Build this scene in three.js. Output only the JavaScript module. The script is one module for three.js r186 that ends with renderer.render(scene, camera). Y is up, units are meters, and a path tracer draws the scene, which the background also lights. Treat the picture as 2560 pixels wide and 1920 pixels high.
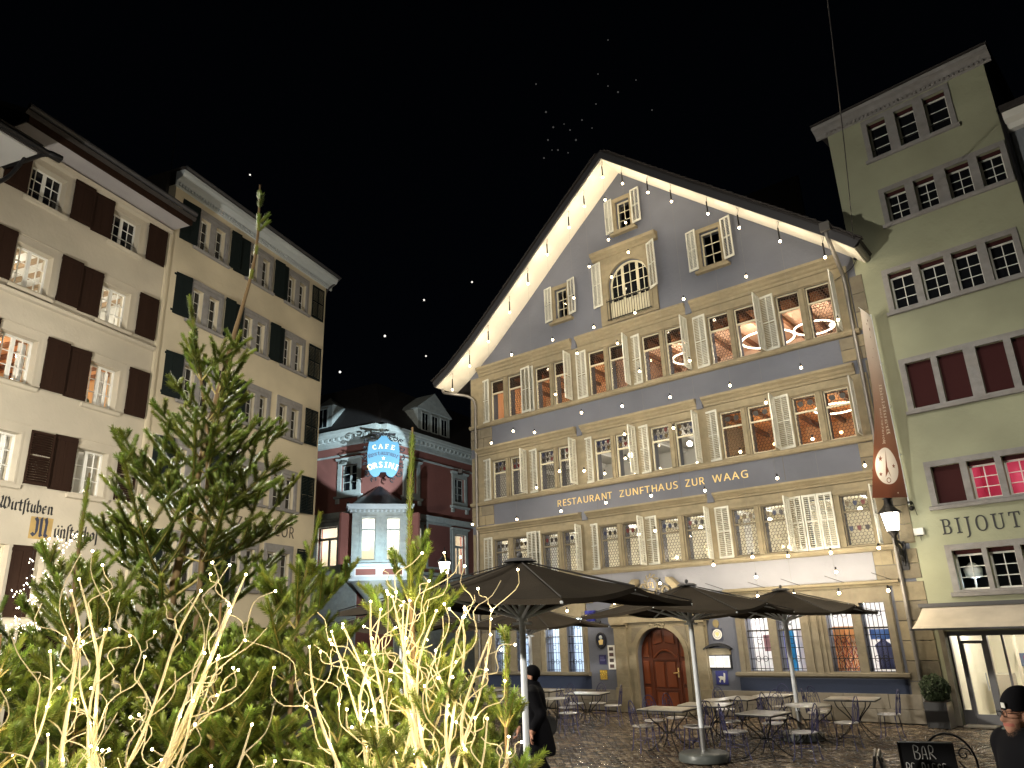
import * as THREE from 'three';
import { mergeGeometries } from 'three/addons/utils/BufferGeometryUtils.js';
import { MarchingCubes } from 'three/addons/objects/MarchingCubes.js';
import { FontLoader } from 'three/addons/loaders/FontLoader.js';
import { TextGeometry } from 'three/addons/geometries/TextGeometry.js';

// ---------------------------------------------------------------- camera, sky, moon, exposure, street lighting
const scene = new THREE.Scene();
const camera = new THREE.PerspectiveCamera(54.88, 4 / 3, 0.05, 600);
camera.position.set(0, 2.25, 0);
camera.quaternion.setFromRotationMatrix(new THREE.Matrix4().makeBasis(
  new THREE.Vector3(0.99938555, -0.03326152, -0.01105446), new THREE.Vector3(0.03505039, 0.94837989, 0.31519369), new THREE.Vector3(0, -0.31538748, 0.94896298)));
scene.add(camera);
const renderer = new THREE.WebGLRenderer({ antialias: true });
renderer.toneMapping = THREE.LinearToneMapping;
renderer.toneMappingExposure = 1.2;
renderer.shadowMap.enabled = true;
{
  // night sky over a town: almost black, a trace of blue towards the horizon
  const W = 64, H = 32, d = new Float32Array(W * H * 4);
  for (let y = 0; y < H; y++) for (let x = 0; x < W; x++) {
    const up = Math.max(0, ((y + 0.5) / H - 0.5) * 2), k = Math.pow(1 - up, 3), i = (y * W + x) * 4;
    d[i] = 0.0002 + 0.0007 * k; d[i + 1] = 0.0003 + 0.001 * k; d[i + 2] = 0.0005 + 0.0017 * k; d[i + 3] = 1;
  }
  const t = new THREE.DataTexture(d, W, H, THREE.RGBAFormat, THREE.FloatType);
  t.mapping = THREE.EquirectangularReflectionMapping; t.magFilter = THREE.LinearFilter; t.needsUpdate = true;
  scene.background = t; scene.environment = t;
}
const moon = new THREE.DirectionalLight(0xfff0dc, 0.012);
moon.position.set(-40, 60, 30); moon.target.position.set(0, 0, -20); moon.castShadow = true;
Object.assign(moon.shadow.camera, { left: -40, right: 40, top: 40, bottom: -40, near: 1, far: 200 });
scene.add(moon, moon.target);
const WARM = [1.0, 0.74, 0.42], AMBER = [1.0, 0.66, 0.32], NEUTRAL = [1.0, 0.86, 0.68], COOL = [0.72, 0.88, 1.0], ICE = [0.35, 0.72, 1.0];
function point(p, rgb, i, radius = 1, parent = scene) {
  const l = new THREE.PointLight(new THREE.Color().setRGB(...rgb), i, 0, 2);
  l.position.set(...p); l.shadow.radius = radius; l.castShadow = true; l.name = 'lamp_light'; parent.add(l); return l;
}
function spot(p, to, rgb, i, angle, pen, radius = 1, parent = scene) {
  const l = new THREE.SpotLight(new THREE.Color().setRGB(...rgb), i, 0, angle, pen, 2);
  l.position.set(...p); l.target.position.set(...to); l.shadow.radius = radius; l.castShadow = true; l.name = 'lamp_light'; parent.add(l, l.target); return l;
}
// lamp strengths (candela): left, hang, mid are out of view, behind is added fill
const STREET = { left: 420, hang: 150, mid: 175, behind: 400, bracket: 34, string: 0.92, led: 0.02 };

// ---------------------------------------------------------------- helpers
function rng(s) { let a = s | 0; return () => { a = (a + 0x6d2b79f5) | 0; let t = Math.imul(a ^ (a >>> 15), 1 | a); t = (t + Math.imul(t ^ (t >>> 7), 61 | t)) ^ t; return ((t ^ (t >>> 14)) >>> 0) / 4294967296; }; }
const V = (x, y, z) => new THREE.Vector3(x, y, z), PI = Math.PI;
const used = new Map();
function numbered(n) { const k = used.get(n) ?? -1; used.set(n, k + 1); return k < 0 ? n : n + '_' + String(k + 1).padStart(3, '0'); }
function tag(o, label, category, group, kind) { if (label) o.userData.label = label; if (category) o.userData.category = category; if (group) o.userData.group = group; if (kind) o.userData.kind = kind; return o; }
function thing(name, label, category, p = [0, 0, 0], turn = 0, group) { const o = new THREE.Group(); o.name = numbered(name); o.position.set(...p); o.rotation.y = turn; scene.add(o); return tag(o, label, category, group); }
function mesh(name, geo, mat, parent) { const m = new THREE.Mesh(geo, mat); m.castShadow = m.receiveShadow = true; m.name = parent === scene ? numbered(name) : name; parent.add(m); return m; }
function grp(name, parent, p = [0, 0, 0], ry = 0) { const g = new THREE.Group(); g.name = name; g.position.set(...p); g.rotation.y = ry; parent.add(g); return g; }
function copyOf(o, name, label, p, turn) { const c = o.clone(); c.name = numbered(name); c.userData = { ...o.userData, label: label ?? o.userData.label }; if (p) c.position.set(...p); if (turn !== undefined) c.rotation.y = turn; scene.add(c); return c; }
function plain(g) { const n = g.index ? g.toNonIndexed() : g; for (const k of Object.keys(n.attributes)) if (!['position', 'normal', 'uv'].includes(k)) n.deleteAttribute(k); if (!n.attributes.normal) n.computeVertexNormals(); if (!n.attributes.uv) n.setAttribute('uv', new THREE.BufferAttribute(new Float32Array(n.attributes.position.count * 2), 2)); return n; }
function metreUV(g) {  // uv in metres, by the direction that a face looks
  const p = g.attributes.position, n = g.attributes.normal, uv = new Float32Array(p.count * 2);
  for (let i = 0; i < p.count; i++) {
    const a = Math.abs(n.getX(i)), b = Math.abs(n.getY(i)), c = Math.abs(n.getZ(i)), x = p.getX(i), y = p.getY(i), z = p.getZ(i);
    if (c >= a && c >= b) { uv[i * 2] = x; uv[i * 2 + 1] = y; } else if (a >= b) { uv[i * 2] = z; uv[i * 2 + 1] = y; } else { uv[i * 2] = x; uv[i * 2 + 1] = z; }
  }
  g.setAttribute('uv', new THREE.BufferAttribute(uv, 2)); return g;
}
class Col {
  constructor(keepUV = false) { this.g = []; this.keep = keepUV; }
  add(g, m) { g = plain(g); if (m) g.applyMatrix4(m); this.g.push(g); return this; }
  box(x0, x1, y0, y1, z0, z1) { return this.add(new THREE.BoxGeometry(x1 - x0, y1 - y0, z1 - z0).translate((x0 + x1) / 2, (y0 + y1) / 2, (z0 + z1) / 2)); }
  cyl(a, b, r0, r1 = r0, n = 8) { const d = b.clone().sub(a), L = d.length(); const g = new THREE.CylinderGeometry(r1, r0, L, n); return this.add(g, new THREE.Matrix4().compose(a.clone().add(b).multiplyScalar(0.5), new THREE.Quaternion().setFromUnitVectors(V(0, 1, 0), d.normalize()), V(1, 1, 1))); }
  rod(pts, r, seg = 12, n = 5, closed = false) { return this.add(new THREE.TubeGeometry(new THREE.CatmullRomCurve3(pts, closed, 'catmullrom', 0.5), seg, r, n, closed)); }
  taper(pts, r0, r1, seg = 10, n = 6) {
    const c = new THREE.CatmullRomCurve3(pts), g = new THREE.TubeGeometry(c, seg, 1, n, false), p = g.attributes.position, at = [];
    for (let i = 0; i <= seg; i++) at.push(c.getPointAt(i / seg));
    for (let i = 0; i < p.count; i++) { const k = Math.floor(i / (n + 1)), r = r0 + (r1 - r0) * (k / seg), o = at[k]; p.setXYZ(i, o.x + (p.getX(i) - o.x) * r, o.y + (p.getY(i) - o.y) * r, o.z + (p.getZ(i) - o.z) * r); }
    return this.add(g);
  }
  ball(x, y, z, r, w = 10, h = 8, sx = 1, sy = 1, sz = 1) { return this.add(new THREE.SphereGeometry(r, w, h).scale(sx, sy, sz).translate(x, y, z)); }
  ext(shape, z0, z1, bevel = 0, curve = 16) { const g = new THREE.ExtrudeGeometry(shape, { depth: z1 - z0 - 2 * bevel, bevelEnabled: bevel > 0, bevelSize: bevel, bevelThickness: bevel, bevelSegments: 1, curveSegments: curve, bevelOffset: -bevel }); return this.add(g.translate(0, 0, z0 + bevel)); }
  prof(pts, x0, x1) {  // a moulding: points [z, y] drawn out along x
    const s = new THREE.Shape(pts.map(([z, y]) => new THREE.Vector2(z, y))), g = new THREE.ExtrudeGeometry(s, { depth: x1 - x0, bevelEnabled: false });
    return this.add(g, new THREE.Matrix4().makeBasis(V(0, 0, 1), V(0, 1, 0), V(-1, 0, 0)).setPosition(x1, 0, 0));
  }
  geo() { const g = mergeGeometries(this.g, false); return this.keep ? g : metreUV(g); }
  build(name, mat, parent) { return mesh(name, this.geo(), mat, parent); }
}
const rect = (x0, y0, x1, y1) => { const s = new THREE.Shape(); s.moveTo(x0, y0); s.lineTo(x1, y0); s.lineTo(x1, y1); s.lineTo(x0, y1); s.closePath(); return s; };
const hole = (x0, y0, x1, y1) => { const s = new THREE.Path(); s.moveTo(x0, y0); s.lineTo(x0, y1); s.lineTo(x1, y1); s.lineTo(x1, y0); s.closePath(); return s; };
const poly = (pts) => { const s = new THREE.Shape(); pts.forEach(([x, y], i) => (i ? s.lineTo(x, y) : s.moveTo(x, y))); s.closePath(); return s; };
const archHole = (x0, x1, y0, ys) => { const s = new THREE.Path(), c = (x0 + x1) / 2, r = (x1 - x0) / 2; s.moveTo(x0, y0); s.lineTo(x0, ys); s.absarc(c, ys, r, PI, 0, true); s.lineTo(x1, y0); s.closePath(); return s; };
const archShape = (x0, x1, y0, ys) => { const s = new THREE.Shape(), c = (x0 + x1) / 2, r = (x1 - x0) / 2; s.moveTo(x0, y0); s.lineTo(x1, y0); s.lineTo(x1, ys); s.absarc(c, ys, r, 0, PI, false); s.lineTo(x0, y0); s.closePath(); return s; };

const archRing = (x0, x1, y0, ys, w) => { const s = new THREE.Shape(), c = (x0 + x1) / 2, r = (x1 - x0) / 2; s.moveTo(x1, y0); s.lineTo(x1 + w, y0); s.lineTo(x1 + w, ys); s.absarc(c, ys, r + w, 0, PI, false); s.lineTo(x0 - w, y0); s.lineTo(x0, y0); s.lineTo(x0, ys); s.absarc(c, ys, r, PI, 0, true); s.closePath(); return s; };
const archGap = (x0, x1, y0, ys, a, b, top) => { const s = new THREE.Shape(), c = (x0 + x1) / 2, r = (x1 - x0) / 2; s.moveTo(x1, y0); s.lineTo(b, y0); s.lineTo(b, top); s.lineTo(a, top); s.lineTo(a, y0); s.lineTo(x0, y0); s.lineTo(x0, ys); s.absarc(c, ys, r, PI, 0, true); s.closePath(); return s; };
// ---------------------------------------------------------------- procedural textures and materials
function noiseField(N, seed, oct, f0 = 4, fall = 0.5) {  // tiles
  const out = new Float32Array(N * N); let amp = 1, tot = 0;
  for (let o = 0, f = f0; o < oct; o++, f *= 2, amp *= fall) {
    const r = rng(seed + o * 101), L = new Float32Array(f * f).map(() => r()); tot += amp;
    for (let y = 0; y < N; y++) for (let x = 0; x < N; x++) {
      const fx = (x / N) * f, fy = (y / N) * f, ix = Math.floor(fx), iy = Math.floor(fy); let u = fx - ix, v = fy - iy; u = u * u * (3 - 2 * u); v = v * v * (3 - 2 * v);
      const g = (a, b) => L[((b % f) * f) + (a % f)];
      out[y * N + x] += amp * ((g(ix, iy) * (1 - u) + g(ix + 1, iy) * u) * (1 - v) + (g(ix, iy + 1) * (1 - u) + g(ix + 1, iy + 1) * u) * v);
    }
  }
  return out.map((x) => x / tot);
}
function dataTex(N, M, fn, srgb = false) {
  const d = new Uint8Array(N * M * 4);
  for (let y = 0; y < M; y++) for (let x = 0; x < N; x++) { const c = fn(x, y), i = (y * N + x) * 4; d[i] = c[0] * 255; d[i + 1] = c[1] * 255; d[i + 2] = c[2] * 255; d[i + 3] = 255; }
  const t = new THREE.DataTexture(d, N, M); t.wrapS = t.wrapT = THREE.RepeatWrapping; t.magFilter = THREE.LinearFilter; t.minFilter = THREE.LinearFilter; if (srgb) t.colorSpace = THREE.SRGBColorSpace; t.needsUpdate = true; return t;
}
const fineN = noiseField(256, 7, 4, 16), wideN = noiseField(256, 21, 5, 3), midN = noiseField(256, 33, 4, 8);
const bumpFine = dataTex(256, 256, (x, y) => { const v = fineN[y * 256 + x]; return [v, v, v]; });
const tintWide = dataTex(256, 256, (x, y) => { const v = 0.64 + 0.36 * Math.min(1, Math.max(0, (wideN[y * 256 + x] - 0.25) * 2)); const k = wideN[((y >> 4) % 256) * 256 + ((x * 3) % 256)], k2 = midN[((y >> 5) * 7 % 256) * 256 + ((x * 2) % 256)], streak = 1 - 0.3 * Math.max(0, k - 0.52) * 2 * k2; const g = v * streak * (0.95 + 0.12 * (fineN[y * 256 + x] - 0.5)); return [g, g * (0.985 + 0.015 * midN[y * 256 + x]), g * 0.98]; });
const tintStone = dataTex(256, 256, (x, y) => { const a = wideN[((y * 3) % 256) * 256 + x], b = fineN[y * 256 + x], v = Math.min(1, 0.58 + 0.34 * a + 0.24 * b - 0.1); return [v, v * (0.93 + 0.07 * midN[y * 256 + x]), v * (0.86 + 0.12 * midN[y * 256 + x])]; });
const grainN = noiseField(256, 55, 4, 4);
const tintWood = dataTex(256, 256, (x, y) => { const v = grainN[(y >> 4) * 256 + x], b = grainN[((y >> 2) % 256) * 256 + ((x * 5) % 256)], g = 0.55 + 0.3 * v + 0.25 * b - 0.05; return [Math.min(1, g), Math.min(1, g * 0.97), Math.min(1, g * 0.94)]; });
function rep(t, sx, sy = sx) { const c = t.clone(); c.repeat.set(sx, sy); c.needsUpdate = true; return c; }
const T = { plaster: rep(bumpFine, 0.9), wash: rep(tintWide, 0.11, 0.13), stone: rep(tintStone, 0.55), stoneB: rep(bumpFine, 1.6), wood: rep(tintWood, 1.1, 0.35), woodB: rep(bumpFine, 3, 0.5), cloth: rep(bumpFine, 6), metal: rep(bumpFine, 5) };
const lin = (r, g, b) => new THREE.Color().setRGB(r, g, b);
function std(rgb, rough, o = {}) { return new THREE.MeshStandardMaterial({ color: lin(...rgb), roughness: rough, ...o }); }
const plasterMat = (rgb, rough = 0.9) => std(rgb, rough, { map: T.wash, bumpMap: T.plaster, bumpScale: 0.006 });
const stoneMat = (rgb, rough = 0.85) => std(rgb, rough, { map: T.stone, bumpMap: T.stoneB, bumpScale: 0.005 });
const woodMat = (rgb, rough = 0.5) => std(rgb, rough, { map: T.wood, bumpMap: T.woodB, bumpScale: 0.002 });
const glow = (rgb, k) => new THREE.MeshStandardMaterial({ color: 0x000000, emissive: lin(...rgb), emissiveIntensity: k, roughness: 0.6 });
const M = {
  bluePlaster: plasterMat([0.15, 0.163, 0.21]), paleBand: plasterMat([0.3, 0.31, 0.36]), dadoBlue: plasterMat([0.026, 0.042, 0.095], 0.7),
  sand: stoneMat([0.29, 0.255, 0.175]), sandDark: stoneMat([0.215, 0.193, 0.145]), greyStone: stoneMat([0.34, 0.34, 0.35]), plinth: stoneMat([0.26, 0.24, 0.2]),  // sandDark also carries the parasol shade on the ground-floor stone
  soffit: std([0.82, 0.78, 0.68], 0.8, { bumpMap: T.plaster, bumpScale: 0.003 }), shutterWhite: std([0.66, 0.67, 0.62], 0.55, { map: rep(tintWide, 0.6), bumpMap: T.metal, bumpScale: 0.001 }),
  roofTile: std([0.045, 0.04, 0.04], 0.75, { map: T.stone, bumpMap: T.stoneB, bumpScale: 0.01 }), fascia: std([0.05, 0.05, 0.055], 0.6), gutter: std([0.2, 0.19, 0.18], 0.42, { metalness: 0.6, bumpMap: T.metal, bumpScale: 0.001 }),
  creamW: plasterMat([0.6, 0.545, 0.44]), creamG: plasterMat([0.74, 0.66, 0.49]), lavender: plasterMat([0.5, 0.48, 0.5]), paleBlue: plasterMat([0.6, 0.66, 0.7]),  // paleBlue puts the cool light on white cornice and oriel into the colour
  green: plasterMat([0.42, 0.44, 0.31]), red: plasterMat([0.27, 0.1, 0.08]), orsTrim: stoneMat([0.42, 0.47, 0.47]),
  brown: new THREE.MeshPhysicalMaterial({ color: lin(0.028, 0.014, 0.009), roughness: 0.75, specularIntensity: 0.25, map: T.wood, bumpMap: T.woodB, bumpScale: 0.003 }), darkGreen: new THREE.MeshPhysicalMaterial({ color: lin(0.009, 0.014, 0.014), roughness: 0.7, specularIntensity: 0.25, bumpMap: T.woodB, bumpScale: 0.003 }), redCurtain: std([0.035, 0.002, 0.0025], 0.9, { bumpMap: T.cloth, bumpScale: 0.003 }),
  whitePaint: std([0.72, 0.72, 0.68], 0.45), creamPaint: std([0.6, 0.56, 0.42], 0.5), iron: std([0.015, 0.015, 0.017], 0.45, { metalness: 0.5 }), lead: std([0.06, 0.05, 0.042], 0.55, { metalness: 0.4 }),
  gold: std([0.78, 0.6, 0.26], 0.35, { metalness: 0.35 }), doorWood: woodMat([0.2, 0.05, 0.015], 0.35), doorDark: woodMat([0.12, 0.028, 0.009], 0.35),
  glass: new THREE.MeshPhysicalMaterial({ color: lin(0.97, 0.97, 0.95), roughness: 0.02, transmission: 1, thickness: 0, ior: 1.5 }),
  stainedGlass: new THREE.MeshPhysicalMaterial({ color: lin(0.16, 0.1, 0.06), roughness: 0.05, transmission: 1, thickness: 0, ior: 1.5 }),
  unlitGlass: std([0.008, 0.009, 0.011], 0.06, { metalness: 0 }), dim: std([0.03, 0.028, 0.025], 0.9),  // unlit panes are opaque, the dark rooms behind put into their colour
  fabric: new THREE.MeshPhysicalMaterial({ color: lin(0.042, 0.033, 0.023), roughness: 0.95, specularIntensity: 0.3, bumpMap: T.cloth, bumpScale: 0.004, map: rep(tintWide, 0.5) }), pole: std([0.8, 0.84, 0.88], 0.45, { metalness: 0.05 }), concrete: stoneMat([0.2, 0.2, 0.2]),
  roomWood: woodMat([0.66, 0.37, 0.19], 0.6), roomCream: std([0.7, 0.66, 0.55], 0.8), roomGrey: std([0.36, 0.36, 0.34], 0.8), roomPink: woodMat([0.62, 0.43, 0.31], 0.6), roomWhite: std([0.75, 0.76, 0.76], 0.8), beam: woodMat([0.16, 0.07, 0.03], 0.6),
  textBlack: std([0.02, 0.02, 0.022], 0.6), textBrown: std([0.1, 0.085, 0.065], 0.8),
};
const paneGeo = new THREE.BoxGeometry(1, 1, 1);
function pane(parent, x0, x1, y0, y1, z, mat, t = 0.006) { const m = mesh('pane', paneGeo, mat, parent); m.position.set((x0 + x1) / 2, (y0 + y1) / 2, z); m.scale.set(x1 - x0, y1 - y0, t); return m; }
const flatPane = new THREE.PlaneGeometry(1, 1);
function clearPane(parent, x0, x1, y0, y1, z) { const m = mesh('pane', flatPane, M.glass, parent); m.position.set((x0 + x1) / 2, (y0 + y1) / 2, z); m.scale.set(x1 - x0, y1 - y0, 1); return m; }
// a casement: white frame with glazing bars, every pane its own mesh
function casement(parent, x0, x1, y0, y1, z, cols, rows, frameMat, clear, fw = 0.045, bw = 0.022, name = 'window') {
  const w = grp(name, parent, [0, 0, 0]), c = new Col(), d0 = z - 0.025, d1 = z + 0.025;
  c.box(x0, x0 + fw, y0, y1, d0, d1).box(x1 - fw, x1, y0, y1, d0, d1).box(x0 + fw, x1 - fw, y0, y0 + fw, d0, d1).box(x0 + fw, x1 - fw, y1 - fw, y1, d0, d1);
  const pw = (x1 - x0 - 2 * fw) / cols, ph = (y1 - y0 - 2 * fw) / rows;
  for (let i = 1; i < cols; i++) c.box(x0 + fw + i * pw - bw / 2, x0 + fw + i * pw + bw / 2, y0 + fw, y1 - fw, z - 0.018, z + 0.018);
  for (let j = 1; j < rows; j++) for (let i = 0; i < cols; i++) c.box(x0 + fw + i * pw + (i ? bw / 2 : 0), x0 + fw + (i + 1) * pw - (i < cols - 1 ? bw / 2 : 0), y0 + fw + j * ph - bw / 2, y0 + fw + j * ph + bw / 2, z - 0.016, z + 0.016);
  c.build('frame', frameMat, w);
  for (let j = 0; j < rows; j++) for (let i = 0; i < cols; i++) {
    const a = x0 + fw + i * pw + (i ? bw / 2 : 0), b = x0 + fw + (i + 1) * pw - (i < cols - 1 ? bw / 2 : 0), e = y0 + fw + j * ph + (j ? bw / 2 : 0), f = y0 + fw + (j + 1) * ph - (j < rows - 1 ? bw / 2 : 0);
    clear ? clearPane(w, a, b, e, f, z) : pane(w, a, b, e, f, z, M.unlitGlass);
  }
  return w;
}
function surround(c, x0, x1, y0, y1, w, z0, z1) { return c.box(x0 - w, x0, y0 - w, y1 + w, z0, z1).box(x1, x1 + w, y0 - w, y1 + w, z0, z1).box(x0, x1, y1, y1 + w, z0, z1).box(x0, x1, y0 - w, y0, z0, z1); }
function wallOf(outline, holes, z0, z1) { outline.holes.push(...holes); return new Col().ext(outline, z0, z1); }
// louvred shutter hung at x = 0, spreading to +x
const shutterCache = new Map();
function louvreGeo(w, h, cols, pitch) {
  const k = [w, h, cols, pitch].join(); if (shutterCache.has(k)) return shutterCache.get(k);
  const f = new Col(), s = new Col(), fw = 0.045, t = 0.016;
  f.box(0, fw, 0, h, -t, t).box(w - fw, w, 0, h, -t, t).box(fw, w - fw, 0, fw * 1.4, -t, t).box(fw, w - fw, h - fw * 1.2, h, -t, t);
  const cw = (w - 2 * fw) / cols; for (let i = 1; i < cols; i++) f.box(fw + i * cw - 0.014, fw + i * cw + 0.014, fw * 1.4, h - fw * 1.2, -t, t);
  const mid = fw + h * 0.48; f.box(fw, w - fw, mid - 0.018, mid + 0.018, -t + 0.003, t - 0.003);
  for (let i = 0; i < cols; i++) for (let y = fw * 1.4 + pitch * 0.5; y < h - fw * 1.3; y += pitch) {
    if (Math.abs(y - mid) < pitch * 0.6) continue;
    const g = new THREE.BoxGeometry(cw - 0.02, 0.007, pitch > 0.052 ? pitch * 1.2 : 0.034).rotateX(pitch > 0.052 ? 0.95 : 0.55).translate(fw + (i + 0.5) * cw, y, 0); s.add(g);
  }
  const r = [f.geo(), s.geo()]; shutterCache.set(k, r); return r;
}
function louvre(parent, x, y, z, w, h, angle, mat, flip, cols = 2, pitch = 0.05) {  // angle from the wall plane; flip: hung on its other side
  const g = grp('shutter', parent, [x, y, z]); const [f, s] = louvreGeo(w, h, cols, pitch); g.rotation.y = flip ? PI - angle : -angle;
  mesh('shutter_frame', f, mat, g); const m = mesh('slats', s, mat, g); m.userData.kind = 'stuff'; return g;
}
const font = {}; const FL = new FontLoader();
for (const n of ['serif_regular', 'sans_regular', 'sans_bold', 'serif_bold']) font[n] = await FL.loadAsync('fonts/droid/droid_' + n + '.typeface.json');
function textGeo(t, f, size, depth, spread = 0) {
  const c = new Col(); let x = 0;
  for (const ch of t) {
    if (ch === ' ') { x += size * 0.42 + spread; continue; }
    const g = new TextGeometry(ch, { font: font[f], size, depth, curveSegments: 5, bevelEnabled: false }); g.computeBoundingBox();
    c.add(g.translate(x, 0, 0)); g.computeBoundingBox(); x = g.boundingBox.max.x + size * 0.1 + spread;
  }
  return { geo: c.geo(), width: x };
}
// ---------------------------------------------------------------- ground: wet cobbles
const camFwd = V(0, 0, -1).applyQuaternion(camera.quaternion), camRight = V(1, 0, 0).applyQuaternion(camera.quaternion), camUp = V(0, 1, 0).applyQuaternion(camera.quaternion);
{
  const g = tag(new THREE.Mesh(new THREE.PlaneGeometry(700, 700).rotateX(-PI / 2), std([0.01, 0.009, 0.008], 0.7)), 'dark wet joints and bed of the cobbled square', 'ground', null, 'structure');
  g.name = 'ground'; g.position.y = -0.028; g.receiveShadow = true; scene.add(g);
  const variants = [], mats = [[0.12, 0.092, 0.066], [0.065, 0.055, 0.045], [0.19, 0.15, 0.105], [0.085, 0.062, 0.043]].map((c, i) => std(c, 0.13 + 0.04 * i, { bumpMap: T.metal, bumpScale: 0.004 }));
  const R = rng(5);
  for (let v = 0; v < 6; v++) {  // a split cobble: chamfered, slightly domed top
    const hx = 0.054 + 0.004 * R(), hz = 0.066 + 0.005 * R(), q = [];
    const ring = (s, y) => [[-1, -1], [-0.3, -1.08], [0.4, -1.03], [1, -1], [1.06, 0], [1, 1], [0.2, 1.07], [-0.5, 1.02], [-1, 1], [-1.05, 0.1]].map(([a, b]) => V(a * hx * s, y, b * hz * s));
    const r0 = ring(1, -0.03), r1 = ring(1, 0).map((p) => p.setY(p.y - 0.004 + 0.006 * (R() - 0.5))), r2 = ring(0.84, 0).map((p) => p.setY(0.02 + 0.006 * (R() - 0.5))), top = V((R() - 0.5) * 0.02, 0.026, (R() - 0.5) * 0.02), n = 10;
    for (let i = 0; i < n; i++) { const j = (i + 1) % n; q.push(r0[i], r1[j], r0[j], r0[i], r1[i], r1[j], r1[i], r2[j], r1[j], r1[i], r2[i], r2[j], r2[i], top, r2[j]); }
    const b = new THREE.BufferGeometry().setFromPoints(q); b.computeVertexNormals();
    variants.push(metreUV(b));
  }
  const spots = [], th = -0.42, ct = Math.cos(th), st = Math.sin(th);
  for (let j = -90; j < 95; j++) for (let i = -75; i < 90; i++) {
    const k = i + (j % 2) * 0.45, u = k * 0.136, w = j * 0.168 + 0.16 * Math.pow(Math.sin(u * PI / 1.9), 2);
    const x = 2.5 + u * ct - w * st + (R() - 0.5) * 0.016, z = -14 + u * st + w * ct + (R() - 0.5) * 0.016, sl = -0.22 * Math.sin(2 * u * PI / 1.9), r1 = R(), r2 = R(), r3 = R(), r4 = R();
    if (z > -8 || x < -5 || x > 12) continue;
    const lx = x - 2.651, lz = z + 22.614; if (-0.62417 * lx + 0.78129 * lz < 0.02 && 0.78129 * lx + 0.62417 * lz < 8.4) continue;
    const gx = x - 9.057, gz = z + 17.496; if (-0.69466 * gx + 0.71934 * gz < 0.02 && 0.71934 * gx + 0.69466 * gz > -0.4) continue;
    spots.push([x, z, -th + sl + (r1 - 0.5) * 0.14, (r2 - 0.5) * 0.09, (r3 - 0.5) * 0.09, Math.floor(r4 * 24)]);
  }
  const seen = [];
  for (const s of spots) {
    const d = V(s[0], 0, s[1]).sub(camera.position), f = d.dot(camFwd), a = d.dot(camRight) / f, b = d.dot(camUp) / f;
    s.near = f > 0 && Math.abs(a) < 0.69 && b > -0.525 && s[0] > 0.7 ? d.length() : 1e9;
  }
  spots.sort((a, b) => a.near - b.near);
  const place = (s, m) => { m.position.set(s[0], 0, s[1]); m.rotation.set(s[3], s[2], s[4]); };
  const rest = variants.flatMap((v, k) => mats.map((m) => ({ v, m, list: [] })));
  spots.forEach((s, i) => {
    const v = s[5] % 6, m = Math.floor(s[5] / 6);
    if (i < 300) { const c = mesh('cobble', variants[v], mats[m], g); place(s, c); c.position.y = -0.008; } else rest[v * 4 + m].list.push(s);
  });
  const all = new Col(true), o = new THREE.Object3D();
  for (const r of rest) {
    if (!r.list.length) continue;
    const im = new THREE.InstancedMesh(r.v, r.m, r.list.length); im.name = 'cobbles'; im.userData.kind = 'stuff'; im.receiveShadow = true;
    r.list.forEach((s, i) => { place(s, o); o.position.y = -0.008; o.updateMatrix(); im.setMatrixAt(i, o.matrix); }); g.add(im);
  }
}

// ---------------------------------------------------------------- the guild house: blue-grey gabled house with five storeys
const TH = (-38.62 * PI) / 180, HP = [2.651, 0, -22.614];
const hW = (u, v, n = 0) => [HP[0] + 0.78129 * u - 0.62417 * n, v, HP[2] + 0.62417 * u + 0.78129 * n];   // facade metres to the square
const house = thing('guild_house', 'tall blue-grey gabled house with sandstone window bands and white louvred shutters behind the parasols', 'house', HP, TH);
const PAIRS = [[-4.36, -3.76, -3.56, -2.96], [-2.34, -1.73, -1.55, -0.95], [-0.16, 0.45, 0.63, 1.23], [1.84, 2.45, 2.64, 3.27], [4.04, 4.67, 4.85, 5.48], [6.07, 6.69, 6.88, 7.51]];
const ROWS = [{ k: 'A', s: 3.83, y0: 3.9, y1: 5.13, tr: 4.72, c0: 5.4, c1: 5.62 }, { k: 'B', s: 6.45, y0: 6.53, y1: 7.84, tr: 7.4, c0: 8.08, c1: 8.36 }, { k: 'C', s: 9.22, y0: 9.3, y1: 10.77, tr: 10.3, c0: 11.05, c1: 11.38 }];
const GROUND_L = [[-4.45, -3.92], [-3.56, -3.05], [-2.41, -1.86], [-1.6, -1.02]], GROUND_R = [[4.02, 4.63], [4.83, 5.44], [6.06, 6.67], [6.87, 7.43]];
const GABLE = [[1.33, 1.86, 14.74, 15.78], [-1.34, -0.84, 12.32, 13.4], [4.12, 4.74, 12.38, 13.52]];
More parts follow.
